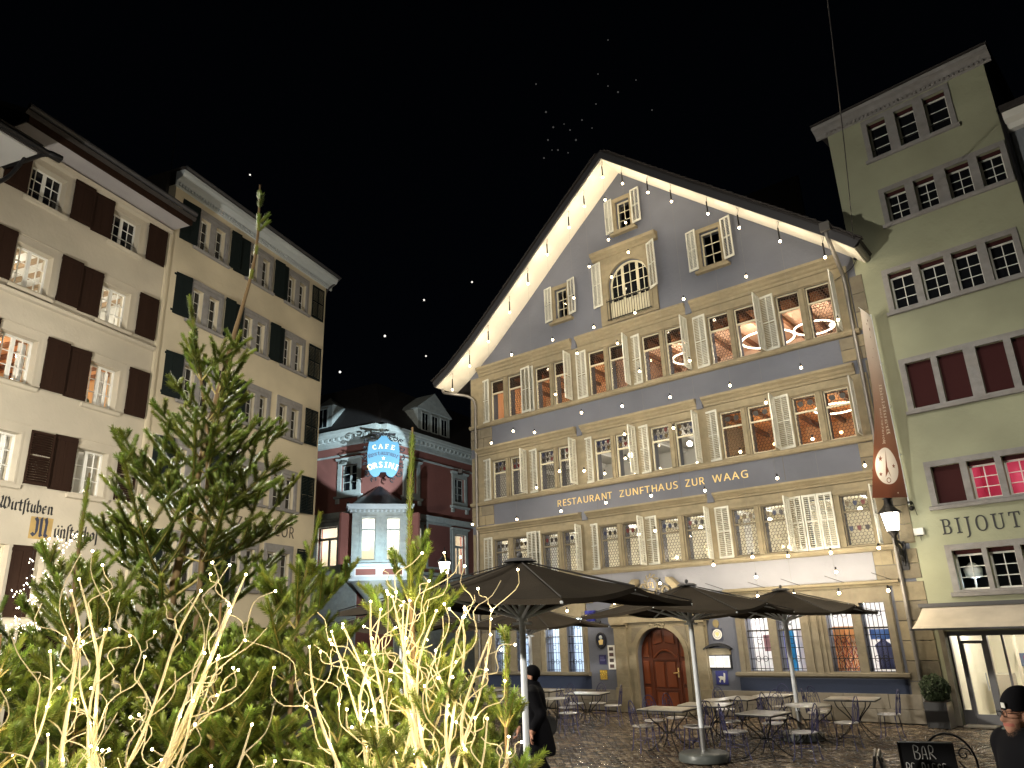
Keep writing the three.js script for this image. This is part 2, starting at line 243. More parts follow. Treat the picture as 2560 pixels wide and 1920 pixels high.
{
  const holes = [];
  for (const r of ROWS) for (const p of PAIRS) { if (r.k === 'A' && p[0] > 6) { holes.push(hole(5.99, r.y0, 6.63, r.y1), hole(6.84, r.y0, 7.5, r.y1)); continue; } holes.push(hole(p[0], r.y0, p[1], r.y1), hole(p[2], r.y0, p[3], r.y1)); }
  for (const g of GABLE) holes.push(hole(g[0], g[2], g[1], g[3]));
  holes.push(archHole(0.83, 2.3, 11.6, 12.82));
  for (const g of GROUND_L) holes.push(hole(g[0], 1.0, g[1], 2.52)); for (const g of GROUND_R) holes.push(hole(g[0], 1.06, g[1], 2.58));
  const outline = poly([[-5.35, 0], [0.78, 0], [0.78, 1.45], ...Array.from({ length: 17 }, (_, i) => [1.53 - 0.745 * Math.cos((i / 16) * PI), 1.45 + 0.745 * Math.sin((i / 16) * PI)]), [2.28, 1.45], [2.28, 0], [8.35, 0], [8.35, 11.12], [7.9, 11.53], [6.81, 12.45], [5.32, 13.69], [3.63, 15.11], [1.55, 16.9], [-0.81, 14.91], [-2.5, 13.43], [-4.19, 12.0], [-5.35, 11.14]]);
  wallOf(outline, holes, -0.36, 0).build('wall', M.bluePlaster, house);
  const sideW = new Col().box(-5.35, -5.05, 0, 10.9, -8, -0.36).box(8.05, 8.35, 0, 10.7, -8, -0.36).box(-5.05, 8.05, 0, 12, -8, -7.7); sideW.build('side_wall', M.sandDark, house);
  // sandstone window bands
  for (const r of ROWS) {
    const hs = []; for (const p of PAIRS) { if (r.k === 'A' && p[0] > 6) { hs.push(hole(5.99, r.y0, 6.63, r.y1), hole(6.84, r.y0, 7.5, r.y1)); continue; } hs.push(hole(p[0], r.y0, p[1], r.y1), hole(p[2], r.y0, p[3], r.y1)); }
    wallOf(rect(-5.3, r.s, 8.0, r.c0), hs, 0, 0.05).build('stone_band', M.sand, house);
    const fr = new Col(); for (const p of PAIRS) { fr.box(p[0] - 0.09, p[0] - 0.02, r.y0, r.y1 + 0.1, 0.05, 0.085).box(p[3] + 0.02, p[3] + 0.09, r.y0, r.y1 + 0.1, 0.05, 0.085).box(p[0] - 0.02, p[3] + 0.02, r.y1 + 0.03, r.y1 + 0.1, 0.05, 0.085); if (!(r.k === 'A' && p[0] > 6)) fr.box(p[1] + 0.05, p[2] - 0.05, r.y0, r.y1, 0.05, 0.085); }
    fr.build('window_moulding', M.sand, house);
    new Col().prof([[0, r.s - 0.1], [0.1, r.s - 0.09], [0.15, r.s - 0.03], [0.15, r.s + 0.02], [0.05, r.s + 0.05], [0, r.s + 0.05]], -5.34, 8.05).build('sill', M.sand, house);
    const segs = r.k === 'C' ? [[-4.9, -0.72], [-0.52, 3.42], [3.6, 7.8]] : [[-5.02, -0.78], [-0.56, 3.42], [3.62, 7.75]];
    for (const [a, b] of segs) {
      const h = r.c1 - r.c0;
      new Col().prof([[0, r.c0], [0.06, r.c0 + 0.02], [0.07, r.c0 + h * 0.3], [0.12, r.c0 + h * 0.42], [0.15, r.c0 + h * 0.6], [0.23, r.c0 + h * 0.78], [0.24, r.c1], [0, r.c1 + 0.035]], a, b).build('cornice', M.sand, house);
      for (const e of [a, b]) { }
    }
    for (const x of [-0.65, 3.51]) new Col().ext(poly([[x - 0.1, r.c0 - 0.02], [x + 0.1, r.c0 - 0.02], [x + 0.09, r.c1 - 0.1], [x + 0.11, r.c1 - 0.02], [x + 0.06, r.c1 + 0.04], [x, r.c1 + 0.07], [x - 0.06, r.c1 + 0.04], [x - 0.11, r.c1 - 0.02], [x - 0.09, r.c1 - 0.1]]), 0.05, 0.1, 0.01).build('cornice_finial', M.bluePlaster, house);
  }
  // pale field, lighter than the wall plaster, above the ground floor, dado and plinth
  new Col().box(-4.35, 7.36, 3.06, 3.73, 0, 0.012).build('pale_field', M.paleBand, house);
  for (const [a, b, y] of [[-5.2, -0.82, 0.55], [3.7, 7.62, 0.6]]) new Col().box(a, b, y, 0.9, 0, 0.012).build('dado', M.dadoBlue, house);
  for (const [a, b, y] of [[-5.38, 0.08, 0.55], [2.98, 7.85, 0.6]]) { const n = Math.round((b - a) / 0.9); for (let i = 0; i < n; i++) for (const [y0, y1] of [[0, y * 0.48], [y * 0.48, y]]) { const o = y0 ? 0.3 : 0, x0 = i ? a + ((b - a) * (i + o)) / n : a, x1 = i < n - 1 ? a + ((b - a) * (i + 1 + o)) / n : b; mesh('plinth_block', new Col().ext(rect(x0 + 0.004, y0 + 0.004, x1 - 0.004, y1 - 0.004), 0, 0.055, 0.006).geo(), M.plinth, house); } }
  // corner stones, each one a block with recessed joints
  const R = rng(3), blocks = [];
  const column = (x0, x1, y0, y1, n) => { const h = (y1 - y0) / n; for (let i = 0; i < n; i++) { const split = i % 2 ? 0.45 : 0.6, m = x0 + (x1 - x0) * split; blocks.push([x0, m, y0 + i * h, y0 + (i + 1) * h], [m, x1, y0 + i * h, y0 + (i + 1) * h]); } };
  column(-5.35, -4.36, 8.4, 9.1, 2); column(7.5, 8.3, 8.45, 9.1, 2); column(-5.35, -4.36, 5.68, 6.34, 2); column(7.49, 8.3, 5.6, 6.34, 2); column(7.37, 8.33, 3.06, 3.73, 2); column(-5.35, -4.36, 3.06, 3.73, 2);
  const strip = (x0, x1, y0, y1, n) => { const h = (y1 - y0) / n; for (let i = 0; i < n; i++) blocks.push([x0, x1, y0 + i * h, y0 + (i + 1) * h]); };
  strip(8.02, 8.34, 3.85, 5.6, 4); strip(8.02, 8.34, 6.45, 8.4, 4); strip(8.02, 8.34, 9.2, 10.7, 3); strip(7.66, 8.34, 0.02, 3.0, 7); strip(-5.35, -4.8, 0.56, 3.0, 6);
  for (const [a, b, c, d] of blocks) { const g = new Col().ext(rect(a + 0.006, c + 0.006, b - 0.006, d - 0.006), 0.0, 0.03 + 0.008 * R(), 0.008); mesh('stone_block', g.geo(), R() > 0.5 ? M.sand : M.sandDark, house); }
  // stone panels round the ground-floor windows
  wallOf(rect(-4.78, 0.96, -0.85, 2.95), GROUND_L.map((g) => hole(g[0], 1.0, g[1], 2.52)), 0, 0.06).build('stone_panel', M.sand, house);
  wallOf(rect(3.78, 1.0, 7.6, 2.93), GROUND_R.map((g) => hole(g[0], 1.06, g[1], 2.58)), 0, 0.06).build('stone_panel', M.sandDark, house);  // darker tone stands for the shade under the parasols
  for (const [a, b, y] of [[-2.92, -2.56, 2.7], [-4.72, -4.58, 2.7], [-0.99, -0.88, 2.7], [5.6, 5.66, 2.8], [5.72, 5.86, 2.8], [5.92, 5.98, 2.8], [3.8, 3.94, 2.8], [7.47, 7.58, 2.8]]) new Col().box(a, b, 1.02, y, 0.06, 0.1).build('pilaster_strip', M.sandDark, house);
  for (const [a, b, y] of [[-4.99, -0.8, 0.9], [3.66, 7.72, 0.93]]) new Col().prof([[0, y], [0.12, y + 0.01], [0.16, y + 0.04], [0.16, y + 0.1], [0.06, y + 0.115], [0, y + 0.115]], a, b).build('sill', M.sandDark, house);
  for (const [a, b] of [[-5.0, -0.6], [3.58, 7.85]]) new Col().prof([[0, 2.93], [0.08, 2.94], [0.1, 2.98], [0.18, 3.0], [0.2, 3.05], [0, 3.08]], a, b).build('cornice', M.sand, house);
}
// leaded casements
const hexCache = new Map();
function hexLead(w, h, s, bar = 0.0095) {  // honeycomb of lead bars inside a w x h light
  const k = [w.toFixed(2), h.toFixed(2), s].join(); if (hexCache.has(k)) return hexCache.get(k);
  const c = new Col(), dx = s * Math.sqrt(3), dy = s * 1.5, clip = (a, b) => {
    let t0 = 0, t1 = 1; const d = [b[0] - a[0], b[1] - a[1]];
    for (const [p, q] of [[-d[0], a[0]], [d[0], w - a[0]], [-d[1], a[1]], [d[1], h - a[1]]]) { if (Math.abs(p) < 1e-9) { if (q < 0) return null; continue; } const r = q / p; if (p < 0) t0 = Math.max(t0, r); else t1 = Math.min(t1, r); }
    return t1 - t0 < 0.04 ? null : [[a[0] + d[0] * t0, a[1] + d[1] * t0], [a[0] + d[0] * t1, a[1] + d[1] * t1]];
  };
  for (let j = -1; j * dy < h + s; j++) for (let i = -1; i * dx < w + dx; i++) {
    const x = i * dx + (j & 1 ? dx / 2 : 0), y = j * dy, p = (q) => [x + s * Math.cos(PI / 6 + q * PI / 3), y + s * Math.sin(PI / 6 + q * PI / 3)];
    for (const q of [0, 1, 5]) {
      const e = clip(p(q), p((q + 1) % 6)); if (!e) continue;
      const [a, b] = e, L = Math.hypot(b[0] - a[0], b[1] - a[1]), g = new THREE.BoxGeometry(L, bar, bar * 0.9); c.add(g, new THREE.Matrix4().makeRotationZ(Math.atan2(b[1] - a[1], b[0] - a[0])).setPosition((a[0] + b[0]) / 2, (a[1] + b[1]) / 2, 0));
    }
  }
  const r = c.geo(); hexCache.set(k, r); return r;
}
const crestMats = [[0.09, 0.01, 0.01], [0.01, 0.016, 0.05], [0.02, 0.016, 0.013], [0.08, 0.055, 0.02]].map((c) => std(c, 0.4));
const crestGeo = new Col().ext((() => { const s = new THREE.Shape(); s.moveTo(-0.036, 0.045); s.lineTo(0.036, 0.045); s.lineTo(0.036, -0.005); s.quadraticCurveTo(0.03, -0.04, 0, -0.052); s.quadraticCurveTo(-0.03, -0.04, -0.036, -0.005); s.closePath(); return s; })(), -0.004, 0.004).geo();
const discGeo = new THREE.CylinderGeometry(0.075, 0.075, 0.008, 20).rotateX(PI / 2);
{
  const R = rng(11), z = -0.055, fw = 0.032;
  const light = (w, x0, x1, y0, y1, hex, crests, disc, stained) => {
    const cp = clearPane(w, x0, x1, y0, y1, z); if (stained) cp.material = M.stainedGlass;
    if (hex) { const m = mesh('leading', hexLead(x1 - x0, y1 - y0, hex), M.lead, w); m.position.set(x0, y0, z + 0.004); m.userData.kind = 'stuff'; }
    for (let q = 0; q < crests; q++) { const n = Math.min(3, crests), m = mesh('heraldic_shield', crestGeo, crestMats[Math.floor(R() * 4)], w); m.scale.setScalar(1.3); m.position.set(x0 + (x1 - x0) * ((q % 3) + 0.6) / (n + 0.2), crests > 3 ? y0 + (y1 - y0) * (q < 3 ? 0.75 : 0.28) : y0 + (y1 - y0) * 0.5, z + 0.012); }
    if (disc) for (const f of [0.3, 0.74]) { const m = mesh('glass_roundel', discGeo, crestMats[2], w); m.position.set(x0 + (x1 - x0) * f, (y0 + y1) / 2 + 0.02, z + 0.012); }
  };
  for (const r of ROWS) for (let n = 0; n < 6; n++) for (let k = 0; k < 2; k++) {
    let [x0, x1] = [PAIRS[n][k * 2], PAIRS[n][k * 2 + 1]];
    if (r.k === 'A' && n === 5) { if (k === 0) continue; x0 = 6.84; x1 = 7.5; }
    const w = grp('window', house), c = new Col(), d0 = z - 0.03, d1 = z + 0.03;
    c.box(x0, x0 + fw, r.y0, r.y1, d0, d1).box(x1 - fw, x1, r.y0, r.y1, d0, d1).box(x0 + fw, x1 - fw, r.y0, r.y0 + fw, d0, d1).box(x0 + fw, x1 - fw, r.y1 - fw, r.y1, d0, d1).box(x0 + fw, x1 - fw, r.tr - 0.022, r.tr + 0.022, d0 - 0.004, d1 + 0.012);
    c.build('frame', r.k === 'A' ? M.sandDark : M.creamPaint, w);
    const hx = r.k === 'B' ? (n > 3 ? 0.052 : (n < 2 ? 0.052 : 0)) : 0.052;
    light(w, x0 + fw, x1 - fw, r.y0 + fw, r.tr - 0.022, r.k === 'C' && (n + k) % 5 === 0 ? 0 : hx, r.k === 'A' && n === 5 ? 3 : 0);
    light(w, x0 + fw, x1 - fw, r.tr + 0.022, r.y1 - fw, r.k === 'C' ? 0.045 : 0.052, r.k === 'A' ? 3 : r.k === 'B' && n < 4 ? 6 : 0, r.k === 'B' && n > 3, r.k === 'C');
  }
  // shutters
  for (const r of ROWS) {
    const h = r.y1 - r.y0 + 0.14, y = r.y0 - 0.03; let n = 0;
    for (const p of PAIRS) {
      const w = 0.43, skipL = r.k === 'B' && n === 1, lastA = r.k === 'A' && n === 5;
      if (!lastA) louvre(house, p[0] - 0.045, y, 0.1, w, h, 0.12 + R() * 0.12, M.shutterWhite, true);
      else { for (const [a, b] of [[5.96, 6.32], [6.33, 6.7]]) louvre(house, a, y, 0.11, b - a, h, 0, M.shutterWhite, false); louvre(house, 5.94, y, 0.12, 0.36, h, 0.25, M.shutterWhite, true); }
      louvre(house, p[3] + (n === 0 && r.k !== 'B' ? 0.06 : 0.15), y, 0.12, w, h, n === 0 && r.k !== 'B' ? 0.15 : 1.38 + R() * 0.2, M.shutterWhite, false); n++;
      if (skipL) { }
    }
  }
  for (const g of GABLE) {
    casement(house, g[0], g[1], g[2], g[3], -0.13, 2, 3, M.creamPaint, true, 0.04, 0.02);
    surround(new Col(), g[0], g[1], g[2], g[3], 0.14, 0, 0.05).box(g[0] - 0.22, g[1] + 0.22, g[2] - 0.2, g[2] - 0.12, 0, 0.16).build('stone_surround', M.sand, house);
    for (const f of [0, 1]) louvre(house, f ? g[1] + 0.1 : g[0] - 0.1, g[2] - 0.03, 0.1, 0.34, g[3] - g[2] + 0.2, 0.12 + R() * 0.18, M.shutterWhite, !f);
  }
  // arched gable window with balcony rail
  const a = grp('window', house), c = new Col();
  const so = archShape(0.83, 2.3, 11.62, 12.82); so.holes.push(archHole(0.89, 2.24, 11.68, 12.82)); c.ext(so, -0.17, -0.1);
  for (const x of [1.28, 1.33, 1.82, 1.87]) c.box(x - 0.022, x + 0.022, 11.68, x > 1.3 && x < 1.84 ? 13.47 : 13.44, -0.16, -0.11);
  for (const x of [1.08, 1.575, 2.06]) c.box(x - 0.011, x + 0.011, 11.68, x === 1.575 ? 13.49 : 13.33, -0.155, -0.115);
  for (const y of [12.42, 12.82, 13.18]) c.box(0.9, y > 13 ? 1.26 : 1.26, y - 0.011, y + 0.011, -0.154, -0.116).box(1.35, 1.8, y - 0.011, y + 0.011, -0.154, -0.116).box(1.89, 2.23, y - 0.011, y + 0.011, -0.154, -0.116);
  c.build('frame', M.creamPaint, a);
  const g = new Col().ext(archShape(0.87, 2.26, 11.66, 12.82), -0.142, -0.132); g.build('pane', M.unlitGlass, a);
  const ws = rect(0.48, 11.5, 2.56, 13.9); ws.holes.push(archHole(0.83, 2.3, 11.6, 12.82)); new Col().ext(ws, 0, 0.06).build('stone_surround', M.sand, house);
  new Col().ext(archRing(0.83, 2.3, 11.6, 12.82, 0.09), 0.06, 0.085, 0, 24).build('arch_moulding', M.sand, house);
  new Col().prof([[0, 13.86], [0.1, 13.88], [0.12, 13.96], [0.24, 14.02], [0.26, 14.12], [0, 14.16]], 0.3, 2.74).build('cornice', M.sand, house);
  for (const f of [0, 1]) louvre(house, f ? 2.36 : 0.6, 12.22, 0.1, 0.4, 1.58, f ? 0.5 : 0.2, M.shutterWhite, !f);
  const rail = new Col().box(0.74, 2.36, 12.26, 12.29, 0.08, 0.11).box(0.74, 2.36, 11.62, 11.65, 0.08, 0.11); for (let x = 0.76; x < 2.36; x += 0.09) rail.box(x - 0.006, x + 0.006, 11.65, 12.36, 0.088, 0.1); rail.build('balcony_rail', M.iron, house);
  new Col().box(0.86, 2.27, 11.64, 12.22, 0.0, 0.03).build('balcony_panel', M.creamPaint, house);
  new Col().box(-5.0, 8.0, 11.5, 11.6, -3, -0.4).box(-3.5, 6.5, 11.6, 16, -3, -2.9).build('attic_back', M.dim, house);
}
// gable roof, soffit, verge tiles, gutters
{
  const L = [[1.55, 16.86], [-0.81, 14.88], [-2.5, 13.4], [-4.19, 11.97], [-5.4, 11.1], [-6.1, 10.72]], RR = [[1.55, 16.86], [3.63, 15.08], [5.32, 13.66], [6.81, 12.42], [7.9, 11.5], [8.5, 10.95]];
  const slab = (pts, t0, t1, s) => { const n = (i) => { const a = pts[Math.max(0, i - 1)], b = pts[Math.min(pts.length - 1, i + 1)], d = [b[0] - a[0], b[1] - a[1]], l = Math.hypot(...d); return [(-d[1] / l) * s, (d[0] / l) * s]; }; const f = (t) => pts.map((p, i) => [i ? p[0] + n(i)[0] * t : p[0], i ? p[1] + n(i)[1] * t : p[1] + t * 1.3]); return [...f(t0), ...f(t1).reverse()]; };
  new Col().ext(poly(slab(L, 0.03, 0.27, -1)), -7.5, 1.1).build('roof', M.roofTile, house);
  new Col().ext(poly(slab(RR, 0.03, 0.27, 1)), -7.5, 1.1).build('roof', M.roofTile, house);
  new Col().ext(poly(slab(L, 0.0, 0.026, -1)), -0.02, 1.06).build('soffit', M.soffit, house);
  new Col().ext(poly(slab(RR, 0.0, 0.026, 1)), -0.02, 1.06).build('soffit', M.soffit, house);
  new Col().ext(poly(slab(L, 0.0, 0.2, -1)), 1.104, 1.14).build('barge_board', M.fascia, house);
  new Col().ext(poly(slab(RR, 0.0, 0.2, 1)), 1.104, 1.14).build('barge_board', M.fascia, house);
  const R = rng(9), tile = new Col().ext(rect(-0.15, -0.016, 0.15, 0.016), -0.11, 0.11, 0.007).geo();
  for (const [pts, s] of [[L, 1], [RR, -1]]) {
    const P3 = []; for (let i = 0; i < pts.length - 1; i++) { const [a, b] = [pts[i], pts[i + 1]], n = Math.max(1, Math.round(Math.hypot(b[0] - a[0], b[1] - a[1]) / 0.235)); for (let q = 0; q < n; q++) P3.push([a[0] + ((b[0] - a[0]) * (q + 0.5)) / n, a[1] + ((b[1] - a[1]) * (q + 0.5)) / n, Math.atan2(b[1] - a[1], b[0] - a[0])]); }
    for (const [x, y, an] of P3) { const m = mesh('roof_tile', tile, M.roofTile, house), nx = -Math.sin(an), ny = Math.cos(an), up = ny < 0 ? -1 : 1; m.position.set(x + nx * up * 0.295, y + ny * up * 0.295 + 0.005 * R(), 1.05 + 0.02 * R()); m.rotation.z = an + (s > 0 ? -0.1 : 0.1) + (R() - 0.5) * 0.04; }
  }
  new Col().rod([V(-6.15, 10.82, 1.05), V(-6.15, 10.82, -4)], 0.085, 2, 8).rod([V(8.55, 11.05, 1.1), V(8.55, 11.05, -4)], 0.085, 2, 8).build('gutter', M.gutter, house);
  new Col().rod([V(-6.1, 10.8, 0.75), V(-6.05, 10.6, 0.7), V(-5.75, 10.5, 0.6), V(-5.25, 10.36, 0.25), V(-5.06, 10.1, 0.12), V(-5.04, 9.6, 0.12)], 0.05, 24, 8).rod([V(-5.04, 9.7, 0.12), V(-5.04, 0.05, 0.12)], 0.048, 1, 8).build('downpipe', M.gutter, house);
  new Col().box(7.82, 8.06, 11.62, 11.86, 1.0, 1.24).rod([V(7.94, 11.7, 1.1), V(7.94, 11.45, 1.08), V(7.94, 10.98, 0.5), V(7.93, 10.65, 0.13), V(7.92, 10.0, 0.11)], 0.055, 24, 8).rod([V(7.92, 10.1, 0.11), V(7.91, 0.05, 0.11)], 0.05, 1, 8).build('downpipe', M.gutter, house);
  const cl = new Col(); for (const y of [0.9, 2.2, 4.4, 6.9, 9.0]) cl.add(new THREE.TorusGeometry(0.056, 0.009, 6, 14).rotateX(PI / 2).translate(7.915, y, 0.11)).add(new THREE.TorusGeometry(0.054, 0.009, 6, 14).rotateX(PI / 2).translate(-5.04, y, 0.12)); cl.build('pipe_clip', M.gutter, house);
}
// rooms behind the leaded windows
function room(parent, x0, x1, y0, y1, z0, z1, wallM, ceilM, beams, beamM) {
  const c = new Col().box(x0, x1, y0, y1, z1 - 0.05, z1).box(x0 - 0.05, x0, y0, y1, z1, z0).box(x1, x1 + 0.05, y0, y1, z1, z0).box(x0, x1, y0 - 0.05, y0, z1, z0); c.build('room_wall', wallM, parent);
  new Col().box(x0, x1, y1, y1 + 0.05, z1, z0).build('room_ceiling', ceilM, parent);
  if (beams) { const b = new Col(); for (let x = x0 + 0.4; x < x1; x += beams) b.box(x - 0.05, x + 0.05, y1 - 0.12, y1 - 0.001, z1 + 0.01, z0); b.build('ceiling_beam', beamM, parent); }
}
const bulbGeo = new THREE.SphereGeometry(1, 12, 8);
function roomLamp(x, y, z, rgb, i, r = 0.07, k = 6) { const m = mesh('lamp_bulb', bulbGeo, glow(rgb, k), house); m.position.set(x, y, z); m.scale.setScalar(r); point(hW(x, y, z), rgb, i, r * 45); return m; }
{
  const I = house;
  room(I, -5.0, 0.6, 8.75, 11.25, -0.37, -4.2, M.roomWood, M.roomWood, 0.75, M.beam); room(I, 0.65, 8.0, 8.75, 11.0, -0.37, -4.2, M.roomPink, M.roomPink, 0.75, M.beam);
  room(I, -5.0, 3.4, 6.0, 8.05, -0.37, -4.2, M.roomGrey, M.roomGrey, 1.1, M.roomWhite); room(I, 3.45, 8.0, 6.0, 8.05, -0.37, -4.2, M.roomWood, M.roomWood, 0.8, M.beam);
  room(I, -5.0, 8.0, 3.4, 5.35, -0.37, -4.0, M.roomCream, M.roomCream, 0.9, M.roomWhite);
  for (const [x, i] of [[-3.9, 2.6], [-1.8, 3.2], [0.0, 6]]) roomLamp(x, 10.4, -1.9, [1, 0.84, 0.62], i); for (const [x, i] of [[2.6, 8], [5.0, 9], [6.9, 3]]) roomLamp(x, 10.3, -2.0, [1, 0.88, 0.74], i, 0.06);
  for (const x of [-4, -2, 0.2, 2.3]) { roomLamp(x, 7.55, -1.6, NEUTRAL, 1.5, 0.09, 9); roomLamp(x + 0.9, 7.05, -2.6, NEUTRAL, 0.8, 0.06, 9); roomLamp(x + 0.5, 6.75, -0.9, NEUTRAL, 0.25, 0.04, 9); } for (const x of [4.7, 6.6]) roomLamp(x, 7.2, -2.2, AMBER, 2.6, 0.05);
  for (const x of [-4, -1.9, 0.3, 2.4, 4.5, 6.9]) roomLamp(x, 4.95, -1.5, [1, 0.93, 0.8], 2.5, 0.06, 8);
  for (const [x, y, z, r] of [[2.75, 10.25, -1.5, 0.6], [5.2, 10.2, -1.5, 0.75], [6.5, 10.25, -1.7, 0.55], [0.6, 10.25, -1.5, 0.55], [6.75, 7.72, -1.5, 0.55]]) mesh('ring_lamp', new THREE.TorusGeometry(r, 0.026, 8, 40).rotateX(PI / 2).translate(x, y, z), glow([1, 0.86, 0.66], 5), I);
  // candles, blossoms and curtains on the first-floor window boards
  const R = rng(77);
  for (const x of [-1.3, 0.95, 1.98, 3.0, 4.45, 5.05, 5.2]) {
    const l = new Col(); for (let q = 0; q < 9; q++) l.ball(x - 0.12 + R() * 0.18, 4.0 + R() * 0.4, -0.42 + R() * 0.1, 0.035 + R() * 0.02, 6, 5); l.build('flower_bunch', M.roomCream, I);
    roomLamp(x + 0.12, 4.05, -0.36, [1, 0.78, 0.45], 0.5, 0.045, 14);
  }
  for (const [a, b, y0, y1] of [[-4.28, -4.1, 3.95, 5.0], [-3.98, -3.82, 3.95, 5.0], [-2.26, -2.05, 3.95, 5.0], [4.2, 4.4, 3.95, 4.9]]) { const c = new Col(); for (let q = 0; q < 5; q++) c.cyl(V(a + ((b - a) * (q + 0.5)) / 5, y0, -0.3), V(a + ((b - a) * (q + 0.5)) / 5, y1, -0.3), 0.022, 0.018, 6); c.build('curtain', M.roomWhite, I); }
}
// lettering on the band under the second-floor sill
{
  let x = 0; const w = [['RESTAURANT', -1.72, 0.42], ['ZUNFTHAUS', 0.6, 2.58], ['ZUR', 2.77, 3.4], ['WAAG', 3.6, 4.66]];
  for (const [t, a, b] of w) { const g = textGeo(t, 'sans_regular', 0.205, 0.014, 0.012), s = (b - a - 0.0) / g.width; const m = mesh('sign_lettering', g.geo, M.gold, house); m.scale.set(s * (t === 'RESTAURANT' ? 0.98 : 1), 1, 1); m.position.set(a, 5.93, 0.002); }
  const j = new Col(); for (const u of [-0.2, 2.62, 5.6]) j.box(u - 0.004, u + 0.004, 5.7, 6.34, 0, 0.003); j.build('panel_joint', M.textBrown, house);
}
// ground-floor windows with iron grilles
function grille(x0, x1, y0, y1, tr, z) {
  const c = new Col(), n = 5, r = 0.0085;
  for (let i = 0; i <= n; i++) { const x = x0 + 0.03 + ((x1 - x0 - 0.06) * i) / n; c.cyl(V(x, y0, z), V(x, y1, z), r, r, 5); }
  for (const f of [0.04, 0.19, 0.36, 0.53]) c.cyl(V(x0 - 0.04, y0 + (y1 - y0) * f, z + 0.008), V(x1 + 0.04, y0 + (y1 - y0) * f, z + 0.008), r, r, 5);
  c.box(x0 - 0.04, x1 + 0.04, tr - 0.012, tr + 0.012, z - 0.01, z + 0.012).cyl(V(x0 - 0.04, y1 - 0.2, z + 0.008), V(x1 + 0.04, y1 - 0.2, z + 0.008), r, r, 5);
  const m = (x0 + x1) / 2, q = (x1 - x0) / 5; for (const [x, y] of [[m - q * 0.75, y0 + 0.29], [m + q * 0.75, y0 + 0.29], [m, y0 + 0.7], [m - q * 0.75, y1 - 0.24], [m + q * 0.75, y1 - 0.24]]) c.add(new THREE.TorusGeometry(0.062, 0.007, 5, 18).translate(x, y, z + 0.004));
  return c;
}
{
  const cv = document.createElement('canvas'); cv.width = 256; cv.height = 512; const g = cv.getContext('2d'), R = rng(41);
  g.fillStyle = '#e7a46c'; g.fillRect(0, 0, 256, 512); for (let i = 0; i < 60; i++) { g.strokeStyle = ['#b5482a', '#f4dcc0', '#7c2f2c', '#d9783f', '#5a5a9c'][i % 5]; g.lineWidth = 1 + R() * 5; g.beginPath(); let x = R() * 256, y = 512; g.moveTo(x, y); for (let q = 0; q < 8; q++) { x += (R() - 0.5) * 70; y -= 30 + R() * 40; g.lineTo(x, y); } g.stroke(); }
  const posterTex = new THREE.CanvasTexture(cv); posterTex.colorSpace = THREE.SRGBColorSpace;
  const poster = new THREE.MeshStandardMaterial({ map: posterTex, roughness: 0.6 });
  const panel = (x0, x1, y0, y1, z, mat) => { const m = mesh('display_panel', new THREE.BoxGeometry(x1 - x0, y1 - y0, 0.02), mat, house); m.position.set((x0 + x1) / 2, (y0 + y1) / 2, z); };
  const colM = (c) => std(c, 0.7);
  room(house, -4.7, -0.9, 0.4, 2.75, -0.37, -2.2, std([0.62, 0.7, 0.8], 0.8), M.roomWhite, 0); room(house, 3.85, 7.58, 0.5, 2.8, -0.37, -2.4, M.roomWhite, M.roomWhite, 0);
  for (const x of [-3.8, -1.8]) roomLamp(x, 2.55, -0.9, [0.85, 0.93, 1], 7, 0.05, 8); for (const x of [4.7, 6.7]) roomLamp(x, 2.6, -0.9, [1, 0.92, 0.86], 5, 0.05, 8);
  panel(5.98, 6.72, 1.0, 2.06, -0.5, poster); panel(4.8, 5.02, 1.0, 2.0, -0.6, glowless([0.02, 0.3, 0.75])); panel(5.03, 5.5, 1.0, 2.0, -0.75, colM([0.6, 0.55, 0.6])); panel(4.42, 4.7, 1.0, 2.0, -0.8, colM([0.25, 0.25, 0.62])); panel(4.1, 4.42, 1.5, 1.9, -0.9, colM([0.4, 0.2, 0.22])); panel(6.85, 7.5, 1.75, 1.98, -0.55, colM([0.08, 0.2, 0.6]));
  for (const [g0, g1] of GROUND_L) { const w = grp('window', house); clearPane(w, g0, g1, 1.0, 1.98, -0.2); clearPane(w, g0, g1, 2.02, 2.52, -0.2); new Col().box(g0, g1, 1.98, 2.02, -0.23, -0.17).build('frame', M.whitePaint, w); grille(g0, g1, 1.0, 2.52, 2.0, -0.06).build('grille', M.iron, w); }
  for (const [g0, g1] of GROUND_R) { const w = grp('window', house); clearPane(w, g0, g1, 1.06, 2.0, -0.2); clearPane(w, g0, g1, 2.04, 2.58, -0.2); new Col().box(g0, g1, 2.0, 2.04, -0.23, -0.17).build('frame', M.sandDark, w); grille(g0, g1, 1.06, 2.58, 2.02, -0.06).build('grille', M.iron, w); }
  // goods in the shop windows: a red handbag, a dark bottle-shaped stand, a mannequin-like dark coat and scarf
  const bag = new Col().box(-2.0, -1.82, 1.02, 1.2, -0.5, -0.4).add(new THREE.TorusGeometry(0.07, 0.01, 6, 14, PI).translate(-1.91, 1.2, -0.45)); bag.build('handbag', std([0.5, 0.06, 0.03], 0.5), house);
  new Col().add(new THREE.LatheGeometry([[0.001, 1.02], [0.13, 1.02], [0.09, 1.2], [0.05, 1.34], [0.045, 1.45], [0.001, 1.5]].map(([a, b]) => new THREE.Vector2(a, b)), 14).translate(-1.25, 0, -0.5)).build('display_stand', std([0.04, 0.05, 0.07], 0.6), house);
  new Col().add(new THREE.LatheGeometry([[0.001, 1.5], [0.1, 1.5], [0.14, 1.72], [0.02, 1.8], [0.001, 1.8]].map(([a, b]) => new THREE.Vector2(a, b)), 14).translate(-1.15, 0, -0.62)).build('display_stand', std([0.5, 0.08, 0.08], 0.6), house);
